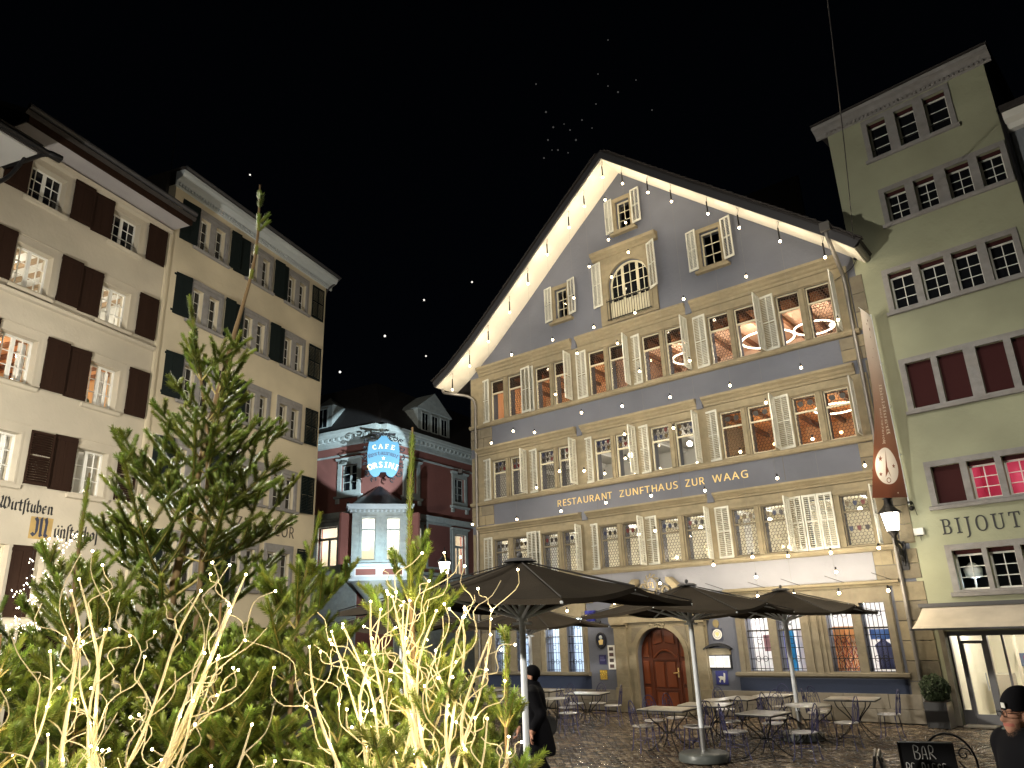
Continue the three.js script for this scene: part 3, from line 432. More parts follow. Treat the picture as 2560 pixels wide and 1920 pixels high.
  new Col().add(new THREE.LatheGeometry([[0.001, 1.1], [0.17, 1.1], [0.16, 1.4], [0.19, 1.62], [0.06, 1.72], [0.05, 1.8], [0.001, 1.85]].map(([a, b]) => new THREE.Vector2(a, b)), 14).translate(7.1, 0, -0.6)).build('coat_stand', std([0.05, 0.06, 0.16], 0.8), house);
}
function glowless(c) { return std(c, 0.6); }
// door with sandstone surround and broken pediment
{
  new Col().ext(archGap(0.79, 2.27, 0, 1.45, 0.1, 2.95, 2.32), 0, 0.08, 0, 24).build('door_surround', M.sand, house);
  new Col().ext(archRing(0.79, 2.27, 0.001, 1.45, 0.13), 0.08, 0.115, 0, 24).build('arch_moulding', M.sand, house);
  for (const [a, b] of [[0.11, 0.56], [2.5, 2.95]]) {
    new Col().box(a, b, 0.0, 0.62, 0.08, 0.2).box(a + 0.03, b - 0.03, 0.62, 2.2, 0.08, 0.16).prof([[0.08, 2.2], [0.18, 2.2], [0.19, 2.25], [0.25, 2.28], [0.26, 2.33], [0.08, 2.33]], a - 0.02, b + 0.02).build('pilaster', M.sand, house);
  }
  new Col().prof([[0, 2.33], [0.2, 2.33], [0.21, 2.5], [0.28, 2.53], [0.34, 2.58], [0.35, 2.64], [0, 2.66]], 0.02, 3.04).build('entablature', M.sand, house);
  for (const f of [1, -1]) { const t = (x) => 1.53 + f * (x - 1.53); const pts = [[0.15, 2.66], [0.15, 2.78], [0.95, 3.5], [1.05, 3.5], [1.05, 3.36], [0.3, 2.66]].map(([x, y]) => [t(x), y]); new Col().ext(poly(f > 0 ? pts.slice().reverse() : pts), 0.02, 0.32, 0.015).build('pediment', M.sand, house); }
  new Col().box(0.9, 2.16, 2.66, 3.05, 0.0, 0.1).build('pediment_field', M.bluePlaster, house);
  // cartouche with a pair of scales
  const c = grp('cartouche', house, [1.5, 3.32, 0.16]);
  new Col().add(new THREE.SphereGeometry(0.17, 20, 14).scale(0.85, 1.15, 0.35)).build('shield', M.paleBand, c);
  const sc = new Col(); for (let i = 0; i < 12; i++) { const a = (i / 12) * PI * 2; sc.add(new THREE.TorusGeometry(0.05, 0.022, 6, 12, 4.6).rotateZ(a).translate(Math.cos(a) * 0.2, Math.sin(a) * 0.25, 0.0)); } for (const x of [-0.42, 0.42]) sc.add(new THREE.TorusGeometry(0.11, 0.035, 7, 18, 5).translate(x, -0.18, 0)).add(new THREE.TorusGeometry(0.08, 0.03, 7, 14, 5).translate(x * 0.62, -0.05, 0.02)); sc.build('scrollwork', M.sand, c);
  new Col().cyl(V(0, -0.02, 0.07), V(0, 0.13, 0.06), 0.007).cyl(V(-0.075, 0.06, 0.07), V(0.075, 0.06, 0.07), 0.006).cyl(V(-0.07, 0.06, 0.07), V(-0.09, -0.06, 0.065), 0.004).cyl(V(-0.07, 0.06, 0.07), V(-0.05, -0.06, 0.065), 0.004).cyl(V(0.07, 0.06, 0.07), V(0.09, -0.06, 0.065), 0.004).cyl(V(0.07, 0.06, 0.07), V(0.05, -0.06, 0.065), 0.004).ball(-0.07, -0.07, 0.065, 0.03, 8, 6, 1, 0.5, 0.5).ball(0.07, -0.07, 0.065, 0.03, 8, 6, 1, 0.5, 0.5).build('scales_emblem', M.gold, c);
  // keystone and spandrel panels
  const k = new Col(); for (let i = -2; i <= 2; i++) k.add(new THREE.TorusGeometry(0.045, 0.02, 6, 12).translate(1.53 + i * 0.075, 2.24 - Math.abs(i) * 0.012, 0.13)); k.ball(1.33, 2.25, 0.12, 0.05, 8, 6).ball(1.73, 2.25, 0.12, 0.05, 8, 6); k.build('keystone_carving', M.sand, house);
  for (const f of [1, -1]) { const t = (x) => 1.53 + f * (x - 1.53), p = [[0.66, 1.78], [0.7, 2.2], [1.1, 2.2]].map(([x, y]) => [t(x), y]); const sh = poly(f > 0 ? p.slice().reverse() : p); new Col().ext(sh, 0.08, 0.1, 0.006).build('spandrel_panel', M.sandDark, house); }
  const d = grp('door', house);
  new Col().ext(archShape(0.79, 2.27, 0.02, 1.45), -0.26, -0.2, 0, 24).build('door_leaf', M.doorDark, d);
  const P = (pts, z0, z1, m, n = 'door_panel') => new Col().ext(poly(pts), z0, z1, 0.014).build(n, m, d), B = (a, b, y0, y1) => P([[a, y0], [b, y0], [b, y1], [a, y1]], -0.2, -0.165, M.doorWood);
  B(0.84, 1.02, 0.1, 0.62); B(0.84, 1.02, 0.7, 1.3); B(2.04, 2.22, 0.1, 0.62); B(2.04, 2.22, 0.7, 1.3); B(1.2, 1.48, 0.1, 0.5); B(1.56, 1.84, 0.1, 0.5); B(1.2, 1.48, 0.62, 1.28); B(1.56, 1.84, 0.62, 1.28);
  P([[1.2, 1.72], [1.48, 1.78], [1.48, 2.1], [1.34, 2.08], [1.2, 2.02]], -0.2, -0.165, M.doorWood); P([[1.56, 1.78], [1.86, 1.72], [1.86, 2.02], [1.72, 2.08], [1.56, 2.1]], -0.2, -0.165, M.doorWood); P([[0.85, 1.4], [1.03, 1.4], [1.03, 1.86], [0.9, 1.66]], -0.2, -0.165, M.doorWood); P([[2.03, 1.4], [2.21, 1.4], [2.16, 1.66], [2.03, 1.86]], -0.2, -0.165, M.doorWood);
  const so = new THREE.Shape(); so.moveTo(1.16, 1.38); so.quadraticCurveTo(1.53, 1.82, 1.9, 1.38); so.lineTo(1.84, 1.38); so.quadraticCurveTo(1.53, 1.74, 1.22, 1.38); so.closePath(); new Col().ext(so, -0.2, -0.15, 0.008).build('door_moulding', M.doorWood, d);
  new Col().box(1.1, 1.14, 0.05, 2.04, -0.2, -0.17).box(1.92, 1.96, 0.05, 2.04, -0.2, -0.17).box(1.14, 1.92, 1.32, 1.37, -0.2, -0.16).box(1.14, 1.92, 0.53, 0.58, -0.2, -0.17).build('door_moulding', M.doorDark, d);
  new Col().cyl(V(1.9, 1.0, -0.19), V(1.9, 1.0, -0.12), 0.016).cyl(V(1.9, 1.0, -0.12), V(1.78, 0.99, -0.115), 0.013).box(1.88, 1.92, 0.88, 1.12, -0.19, -0.18).build('door_handle', M.gold, d);
  new Col().box(0.6, 2.45, 0.0, 0.06, -0.3, 0.34).build('door_step', M.sandDark, house);
}
// ---------------------------------------------------------------- the pale green house on the right
const TG = (-44 * PI) / 180, GP = [9.057, 0, -17.496], hG = (u, v, n = 0) => [GP[0] + 0.71934 * u - 0.69466 * n, v, GP[2] + 0.69466 * u + 0.71934 * n];
const gh = thing('green_house', 'narrow pale green house with grey stone windows and a lit shop under a white awning', 'house', GP, TG);
{
  const rows = [
    { y0: 13.77, y1: 14.82, x: [[1.0, 1.46], [1.7, 2.15], [2.39, 2.89]], c: 1 }, { y0: 11.82, y1: 12.68, x: [[1.07, 1.56], [1.76, 2.23], [2.49, 3.0], [3.19, 3.68]], c: 2 },
    { y0: 9.48, y1: 10.46, x: [[0.74, 1.29], [1.46, 2.02], [2.19, 2.73], [2.92, 3.45]], c: 2 }, { y0: 6.93, y1: 8.06, x: [[0.7, 1.27], [1.4, 1.96], [2.21, 2.77], [2.92, 3.46]], red: [0, 1, 2, 3], c: 2 },
    { y0: 4.65, y1: 5.5, x: [[0.77, 1.37], [1.51, 2.06], [2.19, 2.75], [2.9, 3.45]], red: [0], lit: [1, 2, 3], c: 2 }, { y0: 2.75, y1: 3.6, x: [[0.84, 1.42], [1.52, 2.03], [2.15, 2.72], [2.88, 3.4]], c: 2 }];
  const holes = []; for (const r of rows) for (const x of r.x) holes.push(hole(x[0], r.y0, x[1], r.y1)); holes.push(hole(0.34, 0.001, 3.72, 1.9));
  wallOf(rect(-0.02, 0, 3.82, 15.3), holes, -0.35, 0).build('wall', M.green, gh);
  new Col().box(-0.02, 0.28, 0, 15.2, -7, -0.35).box(3.52, 3.82, 0, 15.2, -7, -0.35).box(-0.02, 3.82, 0, 15.2, -7.3, -7).build('side_wall', M.green, gh); new Col().box(-0.33, 4.02, 15.325, 15.37, -7.3, 0.32).build('roof', M.roofTile, gh);
  for (const r of rows) {
    const a = r.x[0][0], b = r.x[r.x.length - 1][1], s = rect(a - 0.13, r.y0 - 0.1, Math.min(3.8, b + 0.12), r.y1 + 0.13); s.holes.push(...r.x.map((x) => hole(x[0], r.y0, x[1], r.y1)));
    new Col().ext(s, 0, 0.035).build('stone_surround', M.greyStone, gh); new Col().prof([[0.035, r.y0 - 0.14], [0.09, r.y0 - 0.13], [0.11, r.y0 - 0.06], [0.035, r.y0 - 0.04]], a - 0.18, Math.min(3.81, b + 0.16)).build('sill', M.greyStone, gh);
    r.x.forEach((x, i) => {
      if (r.red?.includes(i)) { const m = mesh('roller_blind', new THREE.BoxGeometry(x[1] - x[0], r.y1 - r.y0, 0.02), M.redCurtain, gh); m.position.set((x[0] + x[1]) / 2, (r.y0 + r.y1) / 2, -0.12); return; }
      const lit = r.lit?.includes(i), top = r.y1 - 0.09; casement(gh, x[0], x[1], r.y0, top, -0.17, r.c, 3, M.whitePaint, lit || r.y0 < 3, 0.04, 0.018);
      const bl = mesh('blind_roll', new THREE.BoxGeometry(x[1] - x[0], 0.085, 0.05), M.redCurtain, gh); bl.position.set((x[0] + x[1]) / 2, top + 0.046, -0.12);
      if (r.c === 1) new Col().cyl(V(x[0], r.y0 + 0.22, -0.05), V(x[1], r.y0 + 0.22, -0.05), 0.008).build('window_bar', M.iron, gh);
    });
  }
  room(gh, 1.45, 3.5, 4.5, 5.6, -0.36, -1.4, std([0.62, 0.1, 0.2], 0.8), std([0.62, 0.1, 0.2], 0.8), 0); room(gh, 0.6, 3.6, 2.6, 3.7, -0.36, -2, M.dim, M.dim, 0);
  for (const x of [2.0, 2.9]) point(hG(x, 5.3, -0.8), [1, 0.75, 0.75], 0.42, 5);
  mesh('lamp_bulb', bulbGeo, glow([1, 0.7, 0.6], 3), gh).position.set(2.0, 5.38, -0.8); gh.children.at(-1).scale.setScalar(0.05); mesh('lamp_bulb', bulbGeo, glow([1, 0.7, 0.6], 3), gh).position.set(2.9, 5.38, -0.8); gh.children.at(-1).scale.setScalar(0.05);
  new Col().add(new THREE.LatheGeometry([[0.001, 3.0], [0.16, 3.02], [0.19, 3.2], [0.05, 3.34], [0.001, 3.34]].map(([a, b]) => new THREE.Vector2(a, b)), 16).translate(1.05, 0, -0.5)).cyl(V(1.05, 2.6, -0.5), V(1.05, 3.0, -0.5), 0.02).build('table_lamp', M.roomWhite, gh);
  point(hG(1.1, 2.95, -0.45), COOL, 0.35, 3);
  // eaves cornice with dentils
  new Col().prof([[0, 15.0], [0.05, 15.02], [0.06, 15.1], [0.12, 15.14], [0.18, 15.18], [0.28, 15.21], [0.3, 15.3], [0, 15.32]], -0.32, 4.0).build('cornice', M.greyStone, gh);
  const dn = new Col(); for (let x = -0.05; x < 3.8; x += 0.11) dn.box(x, x + 0.055, 15.03, 15.1, 0.055, 0.1); dn.build('dentils', M.greyStone, gh).userData.kind = 'stuff';
  const t = textGeo('BIJOUTERIE', 'serif_regular', 0.34, 0.012, 0.06); const tm = mesh('sign_lettering', t.geo, M.textBlack, gh); tm.position.set(0.72, 3.96, 0.002); tm.scale.set(1.63 / (t.width * 0.6), 1, 1);
  // shop front and its room
  new Col().box(0.34, 0.37, 0, 1.9, -0.3, -0.2).box(0.52, 0.57, 0, 1.8, -0.3, -0.2).box(1.0, 1.09, 0, 1.8, -0.3, -0.2).box(3.66, 3.72, 0, 1.9, -0.3, -0.2).box(0.37, 3.66, 1.8, 1.9, -0.3, -0.2).box(0.57, 1.0, 1.64, 1.7, -0.29, -0.21).box(0.57, 0.61, 0.02, 1.64, -0.28, -0.22).box(0.96, 1.0, 0.02, 1.64, -0.28, -0.22).box(0.61, 0.96, 0.02, 0.22, -0.28, -0.22).box(0.37, 0.52, 0, 0.3, -0.29, -0.21).box(1.09, 3.66, 0, 0.12, -0.29, -0.21).box(1.35, 1.39, 0.12, 1.8, -0.28, -0.22).build('shop_frame', std([0.13, 0.13, 0.14], 0.4, { metalness: 0.3 }), gh);
  const sw = grp('window', gh); clearPane(sw, 0.61, 0.96, 0.22, 1.64, -0.25); clearPane(sw, 0.57, 1.0, 1.7, 1.8, -0.25); clearPane(sw, 1.39, 3.66, 0.12, 1.8, -0.25); clearPane(sw, 1.09, 1.35, 0.12, 1.8, -0.25); clearPane(sw, 0.37, 0.52, 0.3, 1.8, -0.25);
  room(gh, 0.35, 3.5, 0.01, 2.1, -0.36, -3.6, std([0.72, 0.68, 0.55], 0.8), M.roomWhite, 0);
  for (const [x, z] of [[0.9, -1.1], [2.0, -1.2], [2.0, -2.5]]) { const l = mesh('ceiling_lamp', new THREE.BoxGeometry(0.7, 0.04, 0.16), glow([1, 0.93, 0.75], 6), gh); l.position.set(x, 2.06, z); point(hG(x, 1.98, z), [1, 0.95, 0.86], 2.7, 4); }
  const fr = new Col(); for (let i = 0; i < 5; i++) fr.box(1.35 + i * 0.17, 1.46 + i * 0.17, 1.05, 1.35, -3.54, -3.52); fr.build('picture_frame', M.roomWhite, gh); const f2 = new Col(); for (let i = 0; i < 5; i++) f2.box(1.38 + i * 0.17, 1.43 + i * 0.17, 1.09, 1.31, -3.52, -3.51); f2.box(0.85, 1.2, 1.0, 1.3, -3.54, -3.5); f2.build('picture', std([0.1, 0.13, 0.22], 0.6), gh);
  new Col().box(0.62, 0.95, 0.02, 0.9, -2.6, -2.0).box(1.5, 2.6, 0.02, 0.85, -2.9, -2.3).build('display_counter', std([0.4, 0.36, 0.3], 0.4), gh); new Col().box(1.5, 2.6, 0.86, 1.2, -2.9, -2.3).build('display_case', M.glass, gh); new Col().box(1.15, 1.2, 0.02, 2.08, -2.2, -2.1).box(0.36, 1.15, 1.9, 2.08, -2.2, -2.1).build('inner_partition', std([0.55, 0.5, 0.4], 0.7), gh); new Col().cyl(V(0.93, 0.7, -0.2), V(0.93, 1.05, -0.2), 0.012).build('door_handle', M.pole, gh);
  new Col().box(1.5, 1.75, 0.75, 1.35, -1.2, -1.1).build('pink_scarf', std([0.7, 0.05, 0.18], 0.8), gh);
  new Col().box(0.4, 1.0, 0.0, 0.03, -0.2, 0.2).box(0.24, 0.34, 0, 1.95, -0.2, 0.04).build('door_step', M.plinth, gh);
  // awning with a scalloped fall of cloth
  const N = 40, pv = [], uv = []; const aw = (i, j) => { const u = 0.02 + (3.75 * i) / N, k = j / 6; return [u, 2.42 - 0.43 * k - 0.03 * Math.sin(k * PI), 0.04 + 0.98 * k + 0.006 * Math.sin(i * 1.7) * k]; };
  for (let i = 0; i < N; i++) for (let j = 0; j < 6; j++) for (const [a, b] of [[0, 0], [0, 1], [1, 1], [0, 0], [1, 1], [1, 0]]) pv.push(...aw(i + a, j + b));
  const ag = new THREE.BufferGeometry(); ag.setAttribute('position', new THREE.Float32BufferAttribute(pv, 3)); ag.computeVertexNormals();
  const awn = grp('awning', gh); mesh('awning_cloth', metreUV(plain(ag)), std([0.62, 0.56, 0.47], 0.85, { map: rep(tintWide, 0.4), bumpMap: T.cloth, bumpScale: 0.004, side: THREE.DoubleSide }), awn);
  new Col().box(-0.02, 3.8, 1.95, 1.99, 1.0, 1.05).box(-0.05, 3.8, 2.42, 2.5, 0.0, 0.1).cyl(V(0.15, 1.97, 1.0), V(0.15, 2.2, 0.05), 0.015).cyl(V(3.6, 1.97, 1.0), V(3.6, 2.2, 0.05), 0.015).build('awning_bar', M.fascia, awn);
}
// alarm box and the cable anchored to the green wall
{
  const b = thing('alarm_box', 'small white alarm box on the green wall left of the shop lettering', 'alarm box', hG(0.27, 4.08, 0), TG);
  new Col().ext(rect(-0.11, -0.08, 0.11, 0.08), 0.005, 0.09, 0.012).build('casing', M.whitePaint, b); new Col().box(-0.06, 0.06, -0.1, -0.08, 0.02, 0.06).cyl(V(0, -0.1, 0.04), V(0.01, -0.2, 0.03), 0.004).build('cable', M.iron, b);
  const L = [5.2, 12.4, -9.1], A = hG(0.08, 11.15, 0.06), c = new Col(); const m = A.map((a, i) => (a + L[i]) / 2); m[1] -= 0.35;
  const w = thing('suspension_cable', 'thin dark cable running up from the green wall into the night sky', 'cable');
  c.rod([V(...A), V(...m), V(...L)], 0.011, 20, 5).ball(...A, 0.05, 8, 6); c.build('wire', M.iron, w);
  new Col().rod([V(...hG(0.08, 11.1, 0.06)), V(...hG(-0.05, 10.9, 0.1)), V(...hG(-0.5, 10.7, 0.15))], 0.012, 10, 5).build('feed_line', M.iron, w);
  // unseen lamps out of view, placed to light the square and its houses
  const hang = (p, i, to, label, ang) => { const h = thing('unseen_lamp', label, 'street lamp', p); new Col(true).add(new THREE.LatheGeometry([[0.02, 0.3], [0.06, 0.28], [0.1, 0.12], [0.3, 0.0], [0.3, -0.03]].map(([a, b]) => new THREE.Vector2(a, b)), 20)).build('shade', M.iron, h); mesh('lamp_glass', new THREE.SphereGeometry(0.2, 16, 10).scale(1, 0.35, 1).translate(0, -0.03, 0), glow([1, 0.85, 0.62], 5), h); spot([p[0], p[1] - 0.18, p[2]], to, [1, 0.93, 0.8], i, ang, 0.6, 8); };
  hang([5.2, 12.2, -9.1], STREET.hang, [3, 2, -18], 'unseen hanging lamp above the frame lighting the square and the green house', 1.15);
  hang([-3.6, 12.4, -8.2], STREET.mid, [-4, 3, -22], 'unseen hanging lamp above the frame lighting the left and middle houses', 1.15);
  hang([-0.8, 6.6, 5.2], STREET.behind, [-1.6, 2.7, -4.3], 'added fill lamp behind the viewer that brightens the firs', 0.34);  // fill lamp added to brighten the firs
  const p = [-9.4, 4.6, -8.2], s = thing('unseen_street_lantern', 'unseen street lantern out of view at the left, lighting the cream houses', 'street lamp', [p[0], 0, p[2]]);  // out of view, placed to light the cream houses
  new Col().cyl(V(0, 0, 0), V(0, 4.2, 0), 0.07, 0.05, 10).build('post', M.iron, s); mesh('lamp_glass', new THREE.CylinderGeometry(0.2, 0.13, 0.42, 8).translate(0, 4.5, 0), glow([1, 0.86, 0.66], 4), s); new Col(true).add(new THREE.ConeGeometry(0.26, 0.2, 8).translate(0, 4.82, 0)).build('cap', M.iron, s); point([p[0] + 0.05, 4.5, p[2]], [1, 0.93, 0.8], STREET.left, 10);
}
// banner on a pole along the green wall
{
  const b = thing('banner', 'long brown and white banner with stars and a white oval hanging on the green wall', 'banner', GP, TG);
  const cv = document.createElement('canvas'); cv.width = 256; cv.height = 1280; const g = cv.getContext('2d');
  const gr = g.createLinearGradient(0, 0, 0, 1280); gr.addColorStop(0, '#f2ece8'); gr.addColorStop(0.28, '#d8c6bd'); gr.addColorStop(0.5, '#a98572'); gr.addColorStop(0.75, '#8a5a44'); gr.addColorStop(1, '#73402c'); g.fillStyle = gr; g.fillRect(0, 0, 256, 1280);
  const star = (x, y, r, c) => { g.fillStyle = c; g.beginPath(); for (let i = 0; i < 10; i++) { const a = -PI / 2 + (i * PI) / 5, q = i % 2 ? r * 0.42 : r; g.lineTo(x + Math.cos(a) * q, y + Math.sin(a) * q); } g.fill(); };
  for (const [x, y, r] of [[120, 60, 14], [140, 120, 17], [90, 92, 9], [130, 180, 8], [150, 260, 6], [120, 330, 5], [60, 640, 4], [200, 700, 5], [90, 930, 6], [190, 1250, 7]]) star(x, y, r, y < 400 ? '#6b2a22' : '#efe2d4');
  g.fillStyle = '#ece6e4'; g.beginPath(); g.ellipse(120, 1075, 100, 120, -0.2, 0, 7); g.fill(); star(62, 1030, 20, '#7a4632'); star(180, 1075, 16, '#7a4632'); star(66, 1130, 15, '#7a4632');
  g.fillStyle = '#7a4632'; g.beginPath(); g.moveTo(112, 970); g.lineTo(120, 1080); g.lineTo(150, 1150); g.lineTo(126, 1112); g.lineTo(104, 1150); g.closePath(); g.fill(); g.strokeStyle = '#7a4632'; g.lineWidth = 4; g.beginPath(); g.arc(128, 1168, 15, 0, 7); g.stroke();
  g.save(); g.translate(78, 470); g.scale(-1, 1); g.rotate(PI / 2); g.restore();
  // writing seen from behind, so it runs mirrored
  g.save(); g.translate(96, 930); g.rotate(-PI / 2); g.scale(1, -1); g.fillStyle = '#f0e4d8'; g.font = '40px monospace'; g.fillText('Monatertod', 0, 4); g.font = 'italic 66px serif'; g.fillText('Brautkleidl', 60, -56); g.restore();
  const t = new THREE.CanvasTexture(cv); t.colorSpace = THREE.SRGBColorSpace;
  const N = 24, pos = [], uvs = [], at = (i, j) => { const k = i / N, q = j / 8, o = 0.15 + (0.78 + 0.42 * k * k) * q; return [[0.2 + (0.02 - 0.38 * k * k) * q + 0.03 * Math.sin(k * 9 + q * 3) * q, 9.42 - 4.55 * k - 0.08 * q * k, o], [1 - q, 1 - k]]; };
  for (let i = 0; i < N; i++) for (let j = 0; j < 8; j++) for (const [a, c] of [[0, 0], [1, 0], [1, 1], [0, 0], [1, 1], [0, 1]]) { const [p, u] = at(i + a, j + c); pos.push(...p); uvs.push(...u); }
  const ge = new THREE.BufferGeometry(); ge.setAttribute('position', new THREE.Float32BufferAttribute(pos, 3)); ge.setAttribute('uv', new THREE.Float32BufferAttribute(uvs, 2)); ge.computeVertexNormals();
  mesh('cloth', ge, new THREE.MeshPhysicalMaterial({ map: t, roughness: 1, side: THREE.DoubleSide, transmission: 0.45, thickness: 0 }), b);
  const br = new Col().cyl(V(0.2, 4.7, 0.13), V(0.2, 9.5, 0.13), 0.016, 0.016, 8).cyl(V(0.2, 9.45, 0.13), V(0.2, 9.45, 0.95), 0.01); for (const y of [5.9, 7.1, 8.2]) br.cyl(V(0.2, y, 0), V(0.2, y, 0.13), 0.012); br.build('pole', M.pole, b);
  new Col().cyl(V(0.2, 4.75, 0.0), V(0.2, 4.75, 0.15), 0.05, 0.03).ball(0.22, 4.62, 0.08, 0.06, 8, 6).cyl(V(0.26, 4.75, 0.05), V(0.3, 4.45, 0.05), 0.006).build('bracket', M.iron, b);
}
// house at the far right edge
{
  const h = thing('grey_house', 'bluish grey house with white eaves at the right edge behind the green house', 'house', GP, TG);
  new Col().box(3.95, 9, 0, 13.0, -6, -0.12).build('wall', plasterMat([0.3, 0.33, 0.37]), h);
  new Col().prof([[-0.12, 13.0], [0.02, 13.02], [0.05, 13.14], [0.22, 13.2], [0.24, 13.38], [-0.12, 13.4]], 3.92, 9).build('cornice', M.whitePaint, h);
  new Col().box(3.9, 9, 13.4, 13.55, -6, 0.3).build('roof', M.roofTile, h); new Col().box(4.3, 5.2, 11.2, 12.2, -0.12, -0.07).build('shutter', M.paleBlue, h);
  new Col().rod([V(3.88, 13.5, 0.2), V(3.88, 13.2, 0.12), V(3.88, 12.8, 0.05), V(3.88, 0, 0.05)], 0.055, 20, 8).build('downpipe', M.iron, h);
}
// ---------------------------------------------------------------- left side of the square
const TL = (69.5 * PI) / 180, LP = [-7.63, 0, -28], hL = (u, v, n = 0) => [LP[0] + 0.35021 * u + 0.93667 * n, v, LP[2] - 0.93667 * u + 0.35021 * n];
function plankShutter(parent, x, y, z, w, h, ang, mat, flip) {
  const g = grp('shutter', parent, [x, y, z]); g.rotation.y = flip ? PI - ang : -ang;
  new Col().box(0, w, 0, h, -0.014, 0.01).build('board', mat, g);
  new Col().box(0, w, 0.06, 0.13, 0.01, 0.026).box(0, w, h - 0.13, h - 0.06, 0.01, 0.026).box(0, 0.05, 0.13, h - 0.13, 0.01, 0.022).box(w - 0.05, w, 0.13, h - 0.13, 0.01, 0.022).box(w / 2 - 0.03, w / 2 + 0.03, 0.13, h - 0.13, 0.01, 0.022).box(0, w, 0.06, 0.13, -0.03, -0.014).box(0, w, h - 0.13, h - 0.06, -0.03, -0.014).box(w / 2 - 0.03, w / 2 + 0.03, 0.13, h - 0.13, -0.03, -0.014).build('batten', mat, g); return g;
}
const cream = thing('cream_house', 'cream plastered house with brown shutters and painted blackletter sign at the left', 'house', LP, TL);
{
  const rows = [{ y0: 13.09, y1: 14.06, dark: true }, { y0: 10.68, y1: 11.77 }, { y0: 8.3, y1: 9.45 }, { y0: 5.92, y1: 7.08 }], xs = [[-12.7, -11.74], [-10.26, -9.3]];
  const holes = []; for (const r of rows) for (const x of xs) holes.push(hole(x[0], r.y0, x[1], r.y1)); holes.push(hole(-12.4, 3.0, -11.55, 4.5), hole(-11.0, 0.001, -9.6, 2.6));
  wallOf(rect(-13.45, 0, -8.2, 14.6), holes, -0.38, 0).build('wall', M.creamW, cream);
  new Col().box(-13.45, -8.2, 0, 14.4, -7, -6.7).box(-13.45, -13.2, 0, 14.4, -6.7, -0.38).box(-8.45, -8.2, 0, 14.4, -6.7, -0.38).build('side_wall', M.creamW, cream);
  for (const r of rows) for (const [i, x] of xs.entries()) {
    const m = (x[0] + x[1]) / 2; for (const [a, b] of [[x[0], m - 0.004], [m + 0.004, x[1]]]) casement(cream, a, b, r.y0, r.y1, -0.22, 2, 3, M.whitePaint, !r.dark, 0.045, 0.02);
    const c = new Col(); surround(c, x[0], x[1], r.y0, r.y1, 0.05, 0, 0.015); c.prof([[0, r.y0 - 0.16], [0.07, r.y0 - 0.14], [0.09, r.y0 - 0.06], [0, r.y0 - 0.05]], x[0] - 0.1, x[1] + 0.14).box(x[0] - 0.1, x[1] + 0.2, r.y1 + 0.24, r.y1 + 0.26, 0, 0.012).build('window_surround', M.creamW, cream);
    if (r.dark) new Col().cyl(V(x[0], r.y0 + 0.2, -0.08), V(x[1], r.y0 + 0.2, -0.08), 0.007).build('window_bar', M.iron, cream);
    const lv = r.y0 < 6;
    if (i === 0) { plankShutter(cream, x[0] - 0.07, r.y0 - 0.02, 0.06, 0.6, r.y1 - r.y0 + 0.22, 0.06, M.brown, true); lv ? louvre(cream, x[1] + 0.2, r.y0, 0.06, 0.6, 1.3, 0.06, M.brown, false, 1, 0.06) : plankShutter(cream, x[1] + 0.2, r.y0 - 0.02, 0.06, 0.6, r.y1 - r.y0 + 0.22, 0.05, M.brown, false); }
    else { plankShutter(cream, x[0] - 0.02, r.y0 - 0.02, 0.06, 0.6, r.y1 - r.y0 + 0.22, 0.1, M.brown, true); lv ? louvre(cream, x[1] + 0.3, r.y0 - 0.02, 0.06, 0.6, 1.3, 0.05, M.brown, false, 1, 0.06) : plankShutter(cream, x[1] + 0.27, r.y0 - 0.02, 0.06, 0.66, r.y1 - r.y0 + 0.22, 0.05, M.brown, false); }
  }
  new Col().prof([[0, 10.36], [0.1, 10.38], [0.13, 10.46], [0.06, 10.5], [0, 10.5]], -13.45, -8.3).build('string_course', M.creamW, cream);
  // eaves with boarded soffit
  new Col().prof([[0, 14.25], [0.1, 14.3], [0.12, 14.42], [0, 14.5]], -13.45, -8.2).build('eaves_moulding', M.creamW, cream);
  new Col().box(-13.5, -8.12, 14.5, 14.54, 0, 0.68).build('soffit', M.lavender, cream);
  new Col().box(-13.5, -8.1, 14.5, 14.84, 0.68, 0.75).build('fascia', M.brown, cream);
  new Col().ext(poly([[-1.1, 14.9], [-1.1, 15.0], [4.2, 17.6], [4.2, 17.4]]), -13.6, -8.05).geo(); 
  const rf = new Col(); rf.add(new THREE.BoxGeometry(5.6, 0.12, 6).translate(-10.82, 0, -2.5), new THREE.Matrix4().makeRotationX(0.5).setPosition(0, 14.96, 0.36)); rf.build('roof', M.roofTile, cream); new Col().rod([V(-13.6, 14.88, 0.83), V(-8.05, 14.88, 0.83)], 0.075, 2, 8).build('gutter', M.fascia, cream);
  room(cream, -13.1, -8.5, 10.3, 12.0, -0.4, -3.6, std([0.7, 0.72, 0.7], 0.8), M.roomWhite, 0.55, std([0.3, 0.22, 0.14], 0.7)); room(cream, -13.1, -8.5, 7.9, 9.7, -0.4, -3.6, std([0.62, 0.4, 0.2], 0.8), M.roomWood, 0.55, M.beam); room(cream, -13.1, -8.5, 5.5, 7.3, -0.4, -3.0, std([0.5, 0.5, 0.46], 0.8), M.roomWhite, 0);
  const lamp = (x, y, z, rgb, i) => { const m = mesh('lamp_bulb', bulbGeo, glow(rgb, 6), cream); m.position.set(x, y, z); m.scale.setScalar(0.06); point(hL(x, y, z), rgb, i, 3); };
  lamp(-12.2, 11.4, -1.6, NEUTRAL, 3); lamp(-9.8, 11.4, -1.6, NEUTRAL, 3.4); lamp(-12.1, 9.1, -1.6, [1, 0.82, 0.6], 3.4); lamp(-9.7, 9.1, -1.6, [1, 0.86, 0.68], 3.0); lamp(-11.9, 6.9, -1.2, NEUTRAL, 1.3); lamp(-9.6, 6.9, -1.2, NEUTRAL, 0.7);
